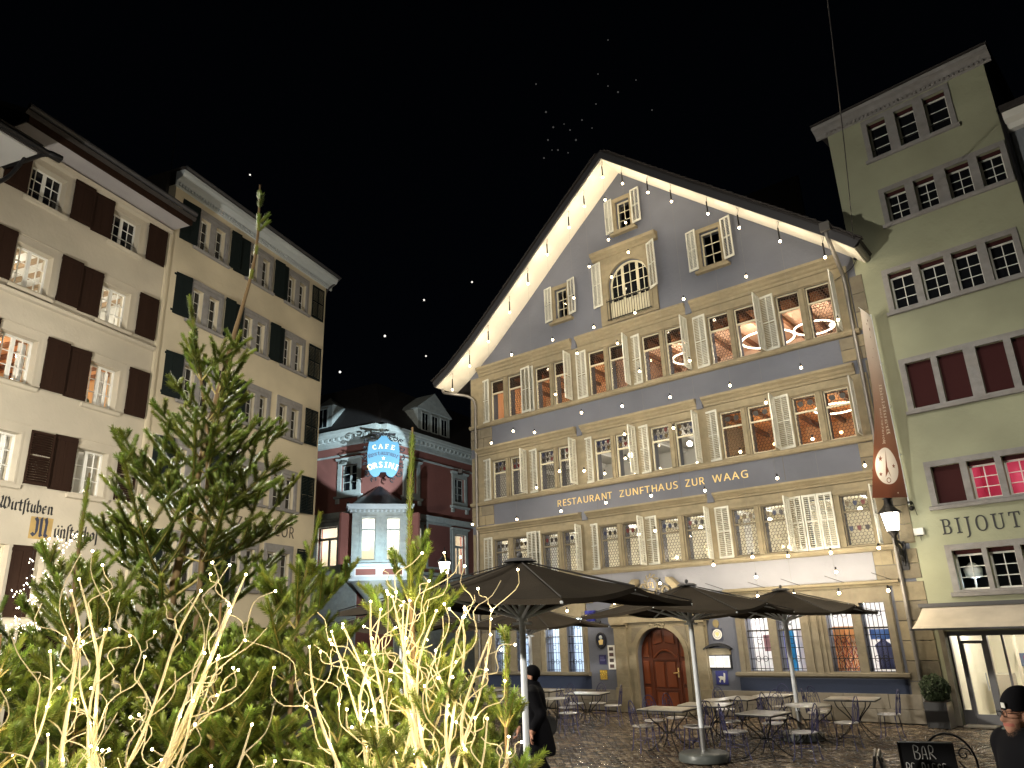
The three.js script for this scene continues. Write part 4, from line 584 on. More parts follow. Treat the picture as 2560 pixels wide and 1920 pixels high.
  const cu = new Col(); for (const [a, b, y0, y1] of [[-12.55, -12.3, 5.95, 7.05], [-12.0, -11.8, 5.95, 7.05], [-9.7, -9.35, 8.3, 9.4], [-11.98, -11.78, 8.3, 9.4]]) for (let q = 0; q < 6; q++) cu.cyl(V(a + ((b - a) * (q + 0.5)) / 6, y0, -0.36), V(a + ((b - a) * (q + 0.5)) / 6, y1, -0.36), 0.028, 0.022, 6); cu.build('curtain', M.roomWhite, cream);
  const hp = new Col(); for (const x of [-12.45, -10.1, -9.9]) hp.ball(x, 8.45, -0.42, 0.11, 8, 6).cyl(V(x, 8.25, -0.42), V(x, 8.4, -0.42), 0.06, 0.07); hp.build('pot_plant', std([0.1, 0.13, 0.06], 0.8), cream);
  // entrance and lit ground-floor window
  new Col().box(-12.4, -11.55, 3.0, 4.5, -0.4, -0.36).build('lit_curtain_blind', std([0.8, 0.6, 0.35], 0.8), cream); casement(cream, -12.4, -11.55, 3.0, 4.5, -0.2, 2, 2, M.creamPaint, true); point(hL(-12, 3.9, -0.28), AMBER, 0.06, 2);
  plankShutter(cream, -11.5, 2.9, 0.06, 0.55, 1.6, 0.06, M.brown, false); new Col().box(-11.0, -9.6, 0, 2.6, -0.36, -0.3).build('door', M.brown, cream);
  // blackletter lettering, drawn with a broad pen held at 40 degrees
  const pen = (strokes, x0, y0, s, c, zz) => {
    const wN = 0.11 * s, a = 0.7, nx = Math.cos(a) * wN, ny = Math.sin(a) * wN; let n = 0;
    for (const st of strokes) for (let i = 0; i + 3 < st.length; i += 2) {
      const p = [x0 + st[i] * s, y0 + st[i + 1] * s], q = [x0 + st[i + 2] * s, y0 + st[i + 3] * s], pts = [[p[0] - nx, p[1] - ny], [p[0] + nx, p[1] + ny], [q[0] + nx, q[1] + ny], [q[0] - nx, q[1] - ny]];
      const ar = (pts[1][0] - pts[0][0]) * (pts[2][1] - pts[0][1]) - (pts[2][0] - pts[0][0]) * (pts[1][1] - pts[0][1]); if (Math.abs(ar) < 1e-7) continue;
      c.ext(poly(ar < 0 ? pts.reverse() : pts), 0.002, 0.006 + 0.0004 * (n++ % 9) + zz);
    }
  };
  const ST = { i: [[0.1, 0.72, 0.18, 0.8, 0.18, 0.15, 0.3, 0.05], [0.14, 1.05, 0.24, 1.12]], r: [[0.08, 0.72, 0.16, 0.8, 0.16, 0.12, 0.26, 0.05], [0.22, 0.7, 0.34, 0.82, 0.44, 0.74]], t: [[0.18, 1.1, 0.18, 0.15, 0.32, 0.04, 0.42, 0.12], [0.02, 0.8, 0.4, 0.8]], f: [[0.16, -0.3, 0.16, 1.15, 0.3, 1.3, 0.42, 1.22]], u: [[0.06, 0.74, 0.14, 0.8, 0.14, 0.18, 0.28, 0.04, 0.44, 0.16], [0.46, 0.8, 0.46, 0.14, 0.56, 0.05]], b: [[0.14, 1.3, 0.14, 0.16, 0.3, 0.03, 0.48, 0.2, 0.46, 0.66, 0.3, 0.8, 0.16, 0.66]], e: [[0.42, 0.5, 0.16, 0.42, 0.44, 0.68, 0.3, 0.82, 0.12, 0.66, 0.12, 0.2, 0.28, 0.04, 0.44, 0.16]], n: [[0.06, 0.72, 0.14, 0.8, 0.14, 0.1, 0.2, 0.04], [0.16, 0.66, 0.34, 0.82, 0.46, 0.68, 0.46, 0.12, 0.56, 0.04]], s: [[0.44, 0.7, 0.3, 0.8, 0.14, 0.68, 0.42, 0.24, 0.26, 0.05, 0.08, 0.16]], h: [[0.14, 1.3, 0.14, 0.1, 0.2, 0.04], [0.16, 0.64, 0.34, 0.82, 0.46, 0.64, 0.44, 0.1, 0.3, -0.2]], o: [[0.28, 0.82, 0.1, 0.64, 0.1, 0.2, 0.28, 0.03, 0.46, 0.2, 0.46, 0.64, 0.28, 0.82]], W: [[0, 1.1, 0.14, 1.24, 0.2, 0.9, 0.06, 0.4, 0.2, 0.08, 0.4, 0.3, 0.46, 1.2], [0.4, 0.3, 0.56, 0.06, 0.84, 0.24, 0.9, 0.8, 0.7, 1.2, 0.56, 1.1]], M: [[-0.1, 0.2, 0.1, 0.04, 0.22, 0.3, 0.2, 1.0, 0.06, 1.18], [0.2, 1.0, 0.46, 1.2, 0.5, 0.1, 0.58, 0.04], [0.5, 1.0, 0.76, 1.2, 0.86, 0.9, 0.82, 0.14, 0.98, 0.04]] };
  const write = (t, x, y, s, c) => { for (const ch of t) { pen(ST[ch], x, y, s, c, 0); x += s * ({ W: 1.02, M: 1.1, i: 0.36, r: 0.46, t: 0.44, f: 0.34 }[ch] ?? 0.62); } return x; };
  const tx = new Col(); write('Wirtftuben', -11.95, 5.28, 0.24, tx); let x = write('unfterhof', -10.52, 4.76, 0.27, tx); tx.box(-10.44, -10.4, 5.02, 5.06, 0.001, 0.007).box(-10.34, -10.3, 5.02, 5.06, 0.001, 0.007); tx.build('sign_lettering', M.textBlack, cream);
  new Col().box(-11.15, -10.57, 4.68, 5.2, 0, 0.003).build('sign_panel', std([0.5, 0.36, 0.14], 0.8, { map: T.stone }), cream); const t2 = new Col(); pen(ST.M, -11.05, 4.74, 0.37, t2, 0.002); for (const g of t2.g) g.translate(0, 0, 0.003); t2.build('sign_initial', std([0.03, 0.035, 0.06], 0.7), cream);
}
const gs = thing('green_shuttered_house', 'cream house with dark green shutters and a dentilled white cornice behind the tall fir', 'house', LP, TL);
{
  const W2 = (a, b) => { const w = (b - a - 0.24) / 2; return [[a, a + w], [b - w, b]]; };
  const rows = [{ y0: 14.43, y1: 15.56, g: [[-7.05, -5.9], [-4.6, -3.55], [-2.42, -1.33]] }, { y0: 11.88, y1: 13.0, g: [[-7.05, -5.88], [-4.65, -3.55], [-2.42, -1.35]] }, { y0: 9.24, y1: 10.37, g: [[-7.05, -5.88], [-4.2, -3.14], [-2.47, -1.33]] }, { y0: 6.62, y1: 7.74, g: [[-7.05, -5.88], [-4.2, -3.17], [-2.52, -1.35]] }, { y0: 3.8, y1: 5.06, g: [[-7.05, -5.88], [-4.3, -3.2], [-2.6, -1.36]] }];
  const holes = []; for (const r of rows) for (const g of r.g) for (const x of W2(...g)) holes.push(hole(x[0], r.y0, x[1], r.y1)); holes.push(hole(-6.6, 0.001, -5.2, 2.6), hole(-4.2, 0.4, -1.2, 2.6));
  wallOf(rect(-8.19, 0, 0, 16.15), holes, -0.36, 0).build('wall', M.creamG, gs);
  new Col().box(-0.3, 0, 0, 16.1, -9, -0.36).box(-8.19, -0.3, 0, 16.1, -9, -8.7).box(-8.19, -7.9, 0, 16.1, -8.7, -0.36).build('side_wall', M.creamG, gs); new Col().box(-8.26, -8.16, 0, 14.45, 0.0, 0.08).build('corner_strip', M.creamG, gs);
  const R = rng(19);
  for (const r of rows) for (const [i, g] of r.g.entries()) {
    const ws = W2(...g), h = r.y1 - r.y0; for (const x of ws) casement(gs, x[0], x[1], r.y0, r.y1, -0.17, 2, 3, M.whitePaint, false, 0.04, 0.018);
    const s = rect(g[0] - 0.15, r.y0 - 0.08, g[1] + 0.17, r.y1 + 0.28); s.holes.push(...ws.map((x) => hole(x[0], r.y0, x[1], r.y1))); new Col().ext(s, 0, 0.04).prof([[0.04, r.y0 - 0.14], [0.11, r.y0 - 0.12], [0.12, r.y0 - 0.06], [0.04, r.y0 - 0.03]], g[0] - 0.24, g[1] + 0.26).box(g[0] - 0.08, g[1] + 0.1, r.y1 + 0.1, r.y1 + 0.13, 0.04, 0.06).box(g[0] - 0.06, g[0] - 0.02, r.y0, r.y1 + 0.1, 0.04, 0.055).box(g[1] + 0.03, g[1] + 0.07, r.y0, r.y1 + 0.1, 0.04, 0.055).build('stone_surround', M.greyStone, gs);
    if (r.y0 > 14) new Col().cyl(V(g[0], r.y0 + 0.2, -0.05), V(g[1], r.y0 + 0.2, -0.05), 0.007).build('window_bar', M.iron, gs);
    const low = r.y0 < 11, sw = 0.72;
    if (!(low && i === 2)) plankShutter(gs, g[0] - 0.12, r.y0 - 0.04, 0.08, sw * 0.95, h + 0.28, 0.08 + R() * 0.1, M.darkGreen, true);
    if (i === 2) louvre(gs, g[1] + 0.36, r.y0 - 0.04, 0.07, sw, h + 0.26, 0.05, M.darkGreen, false, 2, 0.055); else if (!low) plankShutter(gs, g[1] + 0.24, r.y0 - 0.04, 0.08, i ? 0.5 : sw * 0.6, h + 0.28, 0.1, M.darkGreen, false); else if (i === 0) plankShutter(gs, g[1] + 0.24, r.y0 - 0.04, 0.08, 0.5, h + 0.28, 0.1, M.darkGreen, false);
  }
  new Col().prof([[0, 16.06], [0.04, 16.08], [0.05, 16.22], [0.12, 16.27], [0.16, 16.3], [0.28, 16.35], [0.3, 16.41], [0.34, 16.46], [0.35, 16.56], [0, 16.58]], -8.25, 0.35).build('cornice', M.paleBlue, gs);
  const dn = new Col(); for (let x = -8.15; x < 0.02; x += 0.125) dn.box(x, x + 0.065, 16.1, 16.22, 0.055, 0.11); dn.build('dentils', M.paleBlue, gs).userData.kind = 'stuff';
  new Col().box(-8.3, 0.36, 16.58, 16.66, -9, 0.36).box(-8.3, -8.2, 15, 16.58, -9, -0.3).build('roof', M.roofTile, gs); new Col().rod([V(-8.25, 16.62, 0.41), V(0.42, 16.62, 0.41)], 0.055, 2, 8).rod([V(0.4, 16.58, 0.38), V(0.3, 16.35, 0.2), V(0.1, 16.0, 0.0), V(0.06, 15.6, -0.1)], 0.04, 16, 8).build('gutter', M.fascia, gs);
  new Col().cyl(V(-7.6, 16.9, -1), V(-7.6, 19, -1), 0.015).build('aerial', M.iron, gs);
  const t1 = textGeo('Z', 'serif_regular', 0.4, 0.008), t2 = textGeo('DECOR', 'sans_regular', 0.4, 0.008, 0.02); let m = mesh('sign_lettering', t1.geo, M.textBrown, gs); m.position.set(-4.22, 5.68, 0.001); m = mesh('sign_lettering', t2.geo, M.textBrown, gs); m.position.set(-2.98, 5.62, 0.001); m.scale.x = 1.86 / t2.width;
  new Col().box(-6.6, -5.2, 0, 2.6, -0.35, -0.3).box(-4.2, -1.2, 0.4, 2.6, -0.35, -0.3).build('shop_window', M.unlitGlass, gs);
}
{
  const h = thing('corner_eaves_house', 'grey house with dark guttered eaves reaching in at the upper left edge', 'house', LP, TL);
  new Col().box(-20, -14.1, 0, 13.35, -4, 0.6).build('wall', plasterMat([0.36, 0.36, 0.36]), h); new Col().box(-20, -13.5, 13.4, 13.44, -4, 1.3).build('soffit', std([0.5, 0.5, 0.49], 0.85), h);
  new Col().box(-20, -13.45, 13.44, 13.7, -4, 1.35).build('roof', M.roofTile, h); new Col().rod([V(-20, 13.5, 1.42), V(-13.42, 13.5, 1.42), V(-13.38, 13.5, 1.3), V(-13.38, 13.5, -1)], 0.08, 40, 8).rod([V(-13.5, 13.4, 0.9), V(-13.7, 12.8, 0.75), V(-14.0, 12.4, 0.7)], 0.05, 10, 8).build('gutter', M.iron, h);
  const big = new Col(); big.add(new THREE.BoxGeometry(7, 0.15, 7).translate(-16.9, 0, -3.4), new THREE.Matrix4().makeRotationX(0.55).setPosition(0, 13.7, 1.2)); big.build('roof_slope', M.roofTile, h);
}
// ---------------------------------------------------------------- the red corner house at the back
const OC = [-6.69, 0, -36], TOL = (-27.6 * PI) / 180, TOR = (58.4 * PI) / 180;
const ors = thing('red_corner_house', 'dark red corner house with grey stone trim and an oriel bay', 'house', OC, 0);
{
  const take = (ry, fn, z = 0) => { const t = new THREE.Group(); t.rotation.y = ry; if (z) t.position.set(Math.sin(ry) * z, 0, Math.cos(ry) * z); t.updateMatrix(); fn(t); for (const c of [...t.children]) { c.applyMatrix4(t.matrix); ors.add(c); } };
  const lit = [], win = (t, x0, x1, y0, y1, on, tr) => {
    const c = new Col(); surround(c, x0, x1, y0, y1, 0.22, 0, 0.09); c.prof([[0, y1 + 0.22], [0.12, y1 + 0.24], [0.2, y1 + 0.34], [0, y1 + 0.36]], x0 - 0.32, x1 + 0.32).prof([[0, y0 - 0.36], [0.16, y0 - 0.34], [0.2, y0 - 0.24], [0, y0 - 0.22]], x0 - 0.36, x1 + 0.36).box(x0 - 0.28, x0 - 0.1, y0 - 0.6, y0 - 0.36, 0, 0.12).box(x1 + 0.1, x1 + 0.28, y0 - 0.6, y0 - 0.36, 0, 0.12).build('stone_surround', M.orsTrim, t);
    const m = (x0 + x1) / 2; if (on) { casement(t, x0, m, y0, y0 + (y1 - y0) * 0.7, -0.12, 1, 1, M.orsTrim, true, 0.06); casement(t, m, x1, y0, y0 + (y1 - y0) * 0.7, -0.12, 1, 1, M.orsTrim, true, 0.06); casement(t, x0, x1, y0 + (y1 - y0) * 0.7, y1, -0.12, 1, 1, M.orsTrim, true, 0.06); }
    else { casement(t, x0, m, y0, y1, -0.12, 1, 3, M.orsTrim, false, 0.06, 0.035); casement(t, m, x1, y0, y1, -0.12, 1, 3, M.orsTrim, false, 0.06, 0.035); }
  };
  const corn = (t, a, b) => { new Col().prof([[0, 11.5], [0.1, 11.55], [0.12, 11.75], [0.24, 11.88], [0.44, 11.98], [0.46, 12.06], [0.5, 12.1], [0.52, 12.26], [0, 12.28]], a, b).build('cornice', M.orsTrim, t); const c = new Col(); for (let x = a + 0.1; x < b - 0.3; x += 0.36) c.box(x, x + 0.17, 11.76, 11.92, 0.13, 0.36); c.build('modillions', M.orsTrim, t).userData.kind = 'stuff'; new Col().prof([[0, 10.98], [0.06, 11.0], [0.08, 11.06], [0, 11.1]], a, b).prof([[0, 7.8], [0.12, 7.84], [0.2, 8.0], [0.24, 8.1], [0, 8.14]], a, b).prof([[0, 5.05], [0.14, 5.08], [0.2, 5.2], [0, 5.24]], a, b).build('string_course', M.orsTrim, t); };
  const backWall = std([0.75, 0.7, 0.58], 0.8);
  take(TOL, (t) => {
    wallOf(rect(-7, 0, 0, 12), [hole(-2.4, 9.15, -1.37, 10.5), hole(-5.6, 9.15, -4.6, 10.5), hole(-3.75, 5.5, -2.48, 7.45), hole(-6.6, 5.5, -5.4, 7.45)], -0.3, 0).build('wall', M.red, t);
    win(t, -2.4, -1.37, 9.15, 10.5); win(t, -5.6, -4.6, 9.15, 10.5); win(t, -3.75, -2.48, 5.5, 7.45, 1); win(t, -6.6, -5.4, 5.5, 7.45, 1); corn(t, -7, 0.1);
    new Col().box(-7, -1.2, 0.1, 5.0, 0, 0.08).build('stone_base', M.orsTrim, t); room(t, -6.9, -1.3, 4.9, 7.7, -0.31, -2, backWall, M.roomWhite, 0);
    new Col().box(-4.4, -3.2, 12.5, 13.9, -1.0, 0.05).add(new THREE.ConeGeometry(0.95, 0.6, 4).rotateY(PI / 4).scale(1, 1, 0.7).translate(-3.8, 14.2, -0.45)).build('dormer', M.orsTrim, t); casement(t, -4.15, -3.45, 12.65, 13.75, 0.07, 2, 1, M.orsTrim, false, 0.06);
  });
  take(TOR, (t) => {
    wallOf(rect(0, 0, 11, 12), [hole(1.96, 9.15, 2.84, 10.5), hole(6.14, 9.15, 7.1, 10.5), hole(2.1, 5.42, 3.15, 7.38), hole(6.1, 5.2, 7.1, 7.35)], -0.3, 0).build('wall', M.red, t);
    win(t, 1.96, 2.84, 9.15, 10.5); win(t, 6.14, 7.1, 9.15, 10.5); win(t, 2.1, 3.15, 5.42, 7.38, 1); win(t, 6.1, 7.1, 5.2, 7.35, 1); corn(t, -0.1, 11);
    const c = new Col(); surround(c, 3.8, 5.75, 5.5, 7.7, 0.1, 0, 0.05); c.build('blind_panel', M.orsTrim, t); new Col().box(1.2, 11, 0.1, 5.0, 0, 0.08).build('stone_base', M.orsTrim, t); room(t, 1.5, 9, 4.9, 7.7, -0.31, -2, backWall, M.roomWhite, 0);
    new Col().box(2.9, 5.7, 12.5, 13.85, -1.2, 0.05).ext(poly([[2.7, 13.85], [5.9, 13.85], [4.3, 15.0]]), -1.2, 0.1).build('dormer', M.orsTrim, t); for (const x of [3.15, 4.0, 4.85]) casement(t, x, x + 0.6, 12.65, 13.7, 0.07, 2, 1, M.orsTrim, false, 0.06);
  });
  {  // hipped roof over both wings, built from its corner points
    const W = (ry, x, z) => [Math.cos(ry) * x + Math.sin(ry) * z, -Math.sin(ry) * x + Math.cos(ry) * z], P = [-0.87, -3.16], q = [];
    const c = [0.39 * 0.38, 1.41 * 0.38], l0 = W(TOL, -7, 0.4), l1 = W(TOL, -7, -2.4), r0 = W(TOR, 11, 0.4), r1 = W(TOR, 11, -2.4), b0 = W(TOL, -7, -7), b1 = W(TOR, 11, -7), y0 = 12.29, y1 = 15.6, put = (...v) => v.forEach(([p, y]) => q.push(V(p[0], y, p[1])));
    put([l0, y0], [c, y0], [P, y1], [l0, y0], [P, y1], [l1, y1], [c, y0], [r0, y0], [r1, y1], [c, y0], [r1, y1], [P, y1], [l1, y1], [P, y1], [b0, y1 - 1], [P, y1], [b1, y1 - 1], [b0, y1 - 1], [P, y1], [r1, y1], [b1, y1 - 1]);
    const g = new THREE.BufferGeometry().setFromPoints(q); g.computeVertexNormals(); const rm = M.roofTile.clone(); rm.side = THREE.DoubleSide; mesh('roof', metreUV(plain(g)), rm, ors);
  }
  // oriel bay at the corner
  const OR = (14 * PI) / 180;
  take(OR, (t) => {
    const z = 1.25, w = 1.28;
    const s = rect(-w, 5.35, w, 7.7); s.holes.push(hole(-0.85, 5.5, -0.2, 7.45), hole(0.3, 5.5, 0.95, 7.45)); new Col().ext(s, z - 0.15, z).build('oriel_wall', M.orsTrim, t);
    const side = poly([[-w, 0], [-w, 0.0], [-w - 0.5, -0.5], [-w - 0.5, -1.3], [w + 0.5, -1.3], [w + 0.5, -0.5], [w, 0]]);
    const slab = (y0, y1, g, mat, n) => { const p = poly([[-w - g, -z - g], [w + g, -z - g], [w + 0.45 + g, -z + 0.5], [w + 0.45 + g, 0.1], [-w - 0.45 - g, 0.1], [-w - 0.45 - g, -z + 0.5]]); new Col().add(new THREE.ExtrudeGeometry(p, { depth: y1 - y0, bevelEnabled: false }).rotateX(PI / 2).translate(0, y1, 0).scale(1, 1, -1).applyMatrix4(new THREE.Matrix4())).build(n, mat, t); };
    for (const f of [-1, 1]) { new Col().add(new THREE.BoxGeometry(0.12, 2.35, 0.9).rotateY(f * 0.72).translate(f * (w + 0.24), 6.52, z - 0.36)).build('oriel_side', M.red, t); new Col().box(f > 0 ? w - 0.2 : -w, f > 0 ? w : -w + 0.2, 5.4, 7.65, z, z + 0.06).build('pilaster', M.orsTrim, t); }
    for (const x of [-0.85, 0.3]) { casement(t, x, x + 0.65, 5.5, 6.9, z - 0.1, 1, 1, M.orsTrim, true, 0.05); casement(t, x, x + 0.65, 6.9, 7.45, z - 0.1, 1, 1, M.orsTrim, true, 0.05); const c = new Col(); surround(c, x, x + 0.65, 5.5, 7.45, 0.08, z, z + 0.05); c.build('stone_surround', M.orsTrim, t); }
    new Col().box(-w - 0.1, w + 0.1, 7.7, 7.82, 0, z + 0.08).box(-w - 0.22, w + 0.22, 7.82, 7.95, 0, z + 0.2).box(-w - 0.28, w + 0.28, 7.95, 8.05, 0, z + 0.28).build('oriel_cornice', M.paleBlue, t); const d = new Col(); for (let x = -w; x < w; x += 0.2) d.box(x, x + 0.1, 7.7, 7.8, z + 0.08, z + 0.18); d.build('dentils', M.orsTrim, t).userData.kind = 'stuff';
    new Col().box(-w - 0.12, w + 0.12, 5.22, 5.35, 0, z + 0.12).box(-w, w, 4.72, 5.22, 0, z).box(-w - 0.1, w + 0.1, 4.6, 4.72, 0, z + 0.1).build('oriel_base', M.paleBlue, t); const pn = new Col(); for (const x of [-1.05, 0.15]) surround(pn, x, x + 0.9, 4.84, 5.12, 0.05, z, z + 0.03); pn.build('base_panel', M.whitePaint, t); new Col().box(-1.05, -0.15, 4.84, 5.12, z, z + 0.008).box(0.15, 1.05, 4.84, 5.12, z, z + 0.008).build('base_field', M.red, t);
    new Col().add(new THREE.CylinderGeometry(1.3, 0.25, 1.2, 10).scale(1, 1, 0.8).translate(0, 4.0, 0.35)).build('corbel', M.orsTrim, t);
    new Col().add(new THREE.CylinderGeometry(0.12, 1.95, 1.06, 6, 4).rotateY(PI / 6).scale(0.82, 1, 0.8).translate(0, 8.58, 0.2)).build('oriel_roof', std([0.02, 0.024, 0.03], 0.3, { metalness: 0.4 }), t); new Col().ball(-1.5, 8.12, 1.2, 0.07, 8, 6).ball(1.5, 8.12, 1.2, 0.07, 8, 6).build('finial_ball', M.iron, t);
    room(t, -1.2, 1.2, 5.3, 7.68, z - 0.16, 0.05, backWall, M.roomWhite, 0);
    void side; void slab;
  });
  const wp = (ry, x, y, z) => [OC[0] + Math.cos(ry) * x + Math.sin(ry) * z, y, OC[2] - Math.sin(ry) * x + Math.cos(ry) * z];
  for (const [ry, x, y, z, i] of [[TOL, -3.1, 6.9, -1.0, 7], [TOL, -5.6, 6.9, -1.0, 5], [TOR, 2.6, 6.9, -1.0, 7], [TOR, 6.6, 6.9, -1.0, 7], [OR, -0.5, 7.0, 0.6, 3.2], [OR, 0.6, 7.0, 0.6, 3.2]]) { const p = wp(ry, x, y, z); point(p, [1, 0.94, 0.82], i, 4); const m = mesh('lamp_bulb', bulbGeo, glow([1, 0.94, 0.82], 5), ors); m.position.set(p[0] - OC[0], p[1], p[2] - OC[2]); m.scale.setScalar(0.08); }
  // the hanging cafe sign
  const sg = thing('cafe_sign', 'blue lit shield sign with wrought iron frame hanging above the oriel bay', 'sign', [OC[0] + 0.45, 10.2, OC[2] + 1.55], 0.24);
  const sh = new THREE.Shape(); sh.moveTo(-0.12, 0.98); sh.lineTo(0.12, 0.98); sh.quadraticCurveTo(0.3, 0.66, 0.62, 0.72); sh.quadraticCurveTo(0.72, 0.2, 0.66, -0.2); sh.quadraticCurveTo(0.66, -0.62, 0.4, -0.8); sh.quadraticCurveTo(0.2, -0.86, 0.1, -0.6); sh.lineTo(-0.1, -0.6); sh.quadraticCurveTo(-0.2, -0.86, -0.4, -0.8); sh.quadraticCurveTo(-0.66, -0.62, -0.66, -0.2); sh.quadraticCurveTo(-0.72, 0.2, -0.62, 0.72); sh.quadraticCurveTo(-0.3, 0.66, -0.12, 0.98);
  new Col().ext(sh, -0.03, 0.03, 0.01).build('shield', std([0.045, 0.14, 0.21], 0.5), sg); sg.scale.setScalar(1.12);
  const arc = (t, f, size, R0, cy, mat, step) => { const c = new Col(), n = t.length; [...t].forEach((ch, i) => { const a = (i - (n - 1) / 2) * step; const g = new TextGeometry(ch, { font: font[f], size, depth: 0.012, curveSegments: 4, bevelEnabled: false }); g.computeBoundingBox(); g.translate(-(g.boundingBox.max.x + g.boundingBox.min.x) / 2, 0, 0.031); c.add(g, new THREE.Matrix4().makeRotationZ(-a).setPosition(Math.sin(a) * R0, cy - R0 + Math.cos(a) * R0, 0)); }); c.build('lettering', mat, sg); };
  arc('CAFE', 'serif_bold', 0.2, 1.6, 0.42, M.gold, 0.155); arc('Restaurant', 'serif_bold', 0.18, 1.2, 0.14, std([0.02, 0.03, 0.06], 0.6), 0.104); arc('ORSINI', 'sans_bold', 0.24, 1.3, -0.4, M.gold, 0.158);
  const st = new THREE.Shape(); for (let i = 0; i < 10; i++) { const a = PI / 2 + (i * PI) / 5, r = i % 2 ? 0.035 : 0.085; i ? st.lineTo(Math.cos(a) * r, Math.sin(a) * r) : st.moveTo(Math.cos(a) * r, Math.sin(a) * r); } new Col().ext(st, 0.031, 0.045).build('star', M.whitePaint, sg); 
  const ir = new Col(); for (const f of [-1, 1]) { for (const [x, y, r, ro] of [[0.72, 0.72, 0.11, 0.4], [0.78, 0.4, 0.1, 2], [0.78, 0.05, 0.11, 3], [0.76, -0.3, 0.1, 1.2], [0.66, -0.66, 0.12, 2.5], [0.4, -0.92, 0.1, 0.4], [0.24, 0.95, 0.09, 1], [0.5, 0.86, 0.08, 2]]) ir.add(new THREE.TorusGeometry(r, 0.026, 6, 14, 4.6).rotateZ(ro * f).translate(f * x, y, 0)).add(new THREE.TorusGeometry(r * 0.5, 0.02, 6, 10, 4).rotateZ(ro + 1).translate(f * (x + 0.03), y + 0.06, 0.01)); } ir.cyl(V(0, 0.9, -0.02), V(0, 1.25, -0.8), 0.03).cyl(V(-0.7, 0.5, -0.02), V(-0.75, 0.6, -1.2), 0.025).cyl(V(0.7, 0.5, -0.02), V(0.75, 0.6, -1.0), 0.025).box(-0.5, 0.5, 1.04, 1.1, -0.05, 0.05); ir.build('iron_frame', M.iron, sg);
  // unseen projector that lights the sign, and unseen flood beams on the red house
  const pj = hW(-5.5, 7.6, 0.45), d = thing('unseen_projector', 'unseen small projector at the left corner of the gabled house lighting the sign', 'unseen_floodlight', pj, 0);
  new Col().ext(rect(-0.09, -0.09, 0.09, 0.09), -0.12, 0.12, 0.02).cyl(V(0, 0, 0), V(0.3, 0, 0.1), 0.02).build('casing', M.iron, d); mesh('lamp_lens', new THREE.SphereGeometry(0.06, 12, 8).translate(0, 0, -0.14), glow(COOL, 4), d);
  const aim = [OC[0] + 0.42, 10.15, OC[2] + 1.5], dv = V(...aim).sub(V(...pj)), L = dv.length(); spot(V(...pj).addScaledVector(dv, 0.35 / L).toArray(), aim, [0.7, 0.9, 1.0], 1000, Math.atan(1.8 / L), 0.1, 0.4);
  const fp = [-4.4, 3.0, -29.2], fl = thing('unseen_floodlight', 'unseen lamp on a stand behind the parasols lighting the red corner house', 'unseen_floodlight', [fp[0], 0, fp[2]], 0); new Col().cyl(V(0, 0, 0), V(0, 2.85, 0), 0.03).box(-0.12, 0.12, 2.82, 2.98, -0.05, 0.1).build('stand', M.iron, fl); mesh('lamp_lens', new THREE.BoxGeometry(0.2, 0.12, 0.02).translate(0, 2.9, -0.065), glow(COOL, 3), fl);
  spot([fp[0], fp[1] - 0.1, fp[2] - 0.12], [OC[0] + 0.6, 8.2, OC[2] + 0.5], [0.8, 0.93, 1.0], 165, 0.95, 0.8, 2); spot([fp[0] - 0.2, fp[1] - 0.1, fp[2] - 0.12], [OC[0] + 0.2, 5.6, OC[2] + 1.4], [0.5, 0.85, 1.0], 130, 0.2, 0.8, 2);
}
// ---------------------------------------------------------------- lanterns
function lantern(p, turn, arm, label, rgb, i) {
  const t = thing('wall_lantern', label, 'street lamp', p, turn, undefined);
  mesh('lamp_glass', new THREE.CylinderGeometry(0.2, 0.13, 0.4, 6).translate(0, 0, 0), glow(rgb, 7), t);
  const f = new Col(); for (let q = 0; q < 6; q++) { const a = (q / 6) * PI * 2 + PI / 6; f.cyl(V(Math.sin(a) * 0.205, 0.205, Math.cos(a) * 0.205), V(Math.sin(a) * 0.135, -0.205, Math.cos(a) * 0.135), 0.008, 0.008, 5); } f.build('lantern_frame', M.iron, t);
  new Col().add(new THREE.LatheGeometry([[0.26, 0.2], [0.24, 0.24], [0.13, 0.34], [0.09, 0.4], [0.08, 0.5], [0.12, 0.53], [0.02, 0.57], [0.025, 0.66], [0.001, 0.7]].map(([a, b]) => new THREE.Vector2(a, b)), 6)).build('cap', M.iron, t);
  const b = new Col().cyl(V(0, -0.36, 0), V(0, -0.2, 0), 0.03, 0.13, 8); for (const [r, x, y] of [[0.12, 0.1, -0.42], [0.09, arm * 0.5, -0.62], [0.13, arm * 0.75, -0.72]]) b.add(new THREE.TorusGeometry(r, 0.022, 6, 16, 4.8).rotateY(PI / 2).translate(0, y, -x)); b.rod([V(0, -0.34, 0), V(0, -0.5, -arm * 0.3), V(0, -0.7, -arm * 0.8), V(0, -0.95, -arm)], 0.035, 14, 6).rod([V(0, -0.4, -0.1), V(0, -0.42, -arm * 0.6), V(0, -0.5, -arm)], 0.022, 10, 6).box(-0.07, 0.07, -1.05, -0.4, -arm - 0.02, -arm + 0.03); b.build('bracket', M.iron, t);
  point([p[0], p[1], p[2]], rgb, i, 5); return t;
}
lantern(hW(8.04, 4.3, 0.62), TH, 0.58, 'lit six-sided lantern on a wrought bracket between the gabled house and the green house', [1, 0.93, 0.8], STREET.bracket);
lantern(hW(-6.25, 4.35, 0.5), TH + 1.2, 0.75, 'lit lantern at the left corner of the gabled house above the black parasol', [1, 0.93, 0.82], STREET.bracket * 2.2);
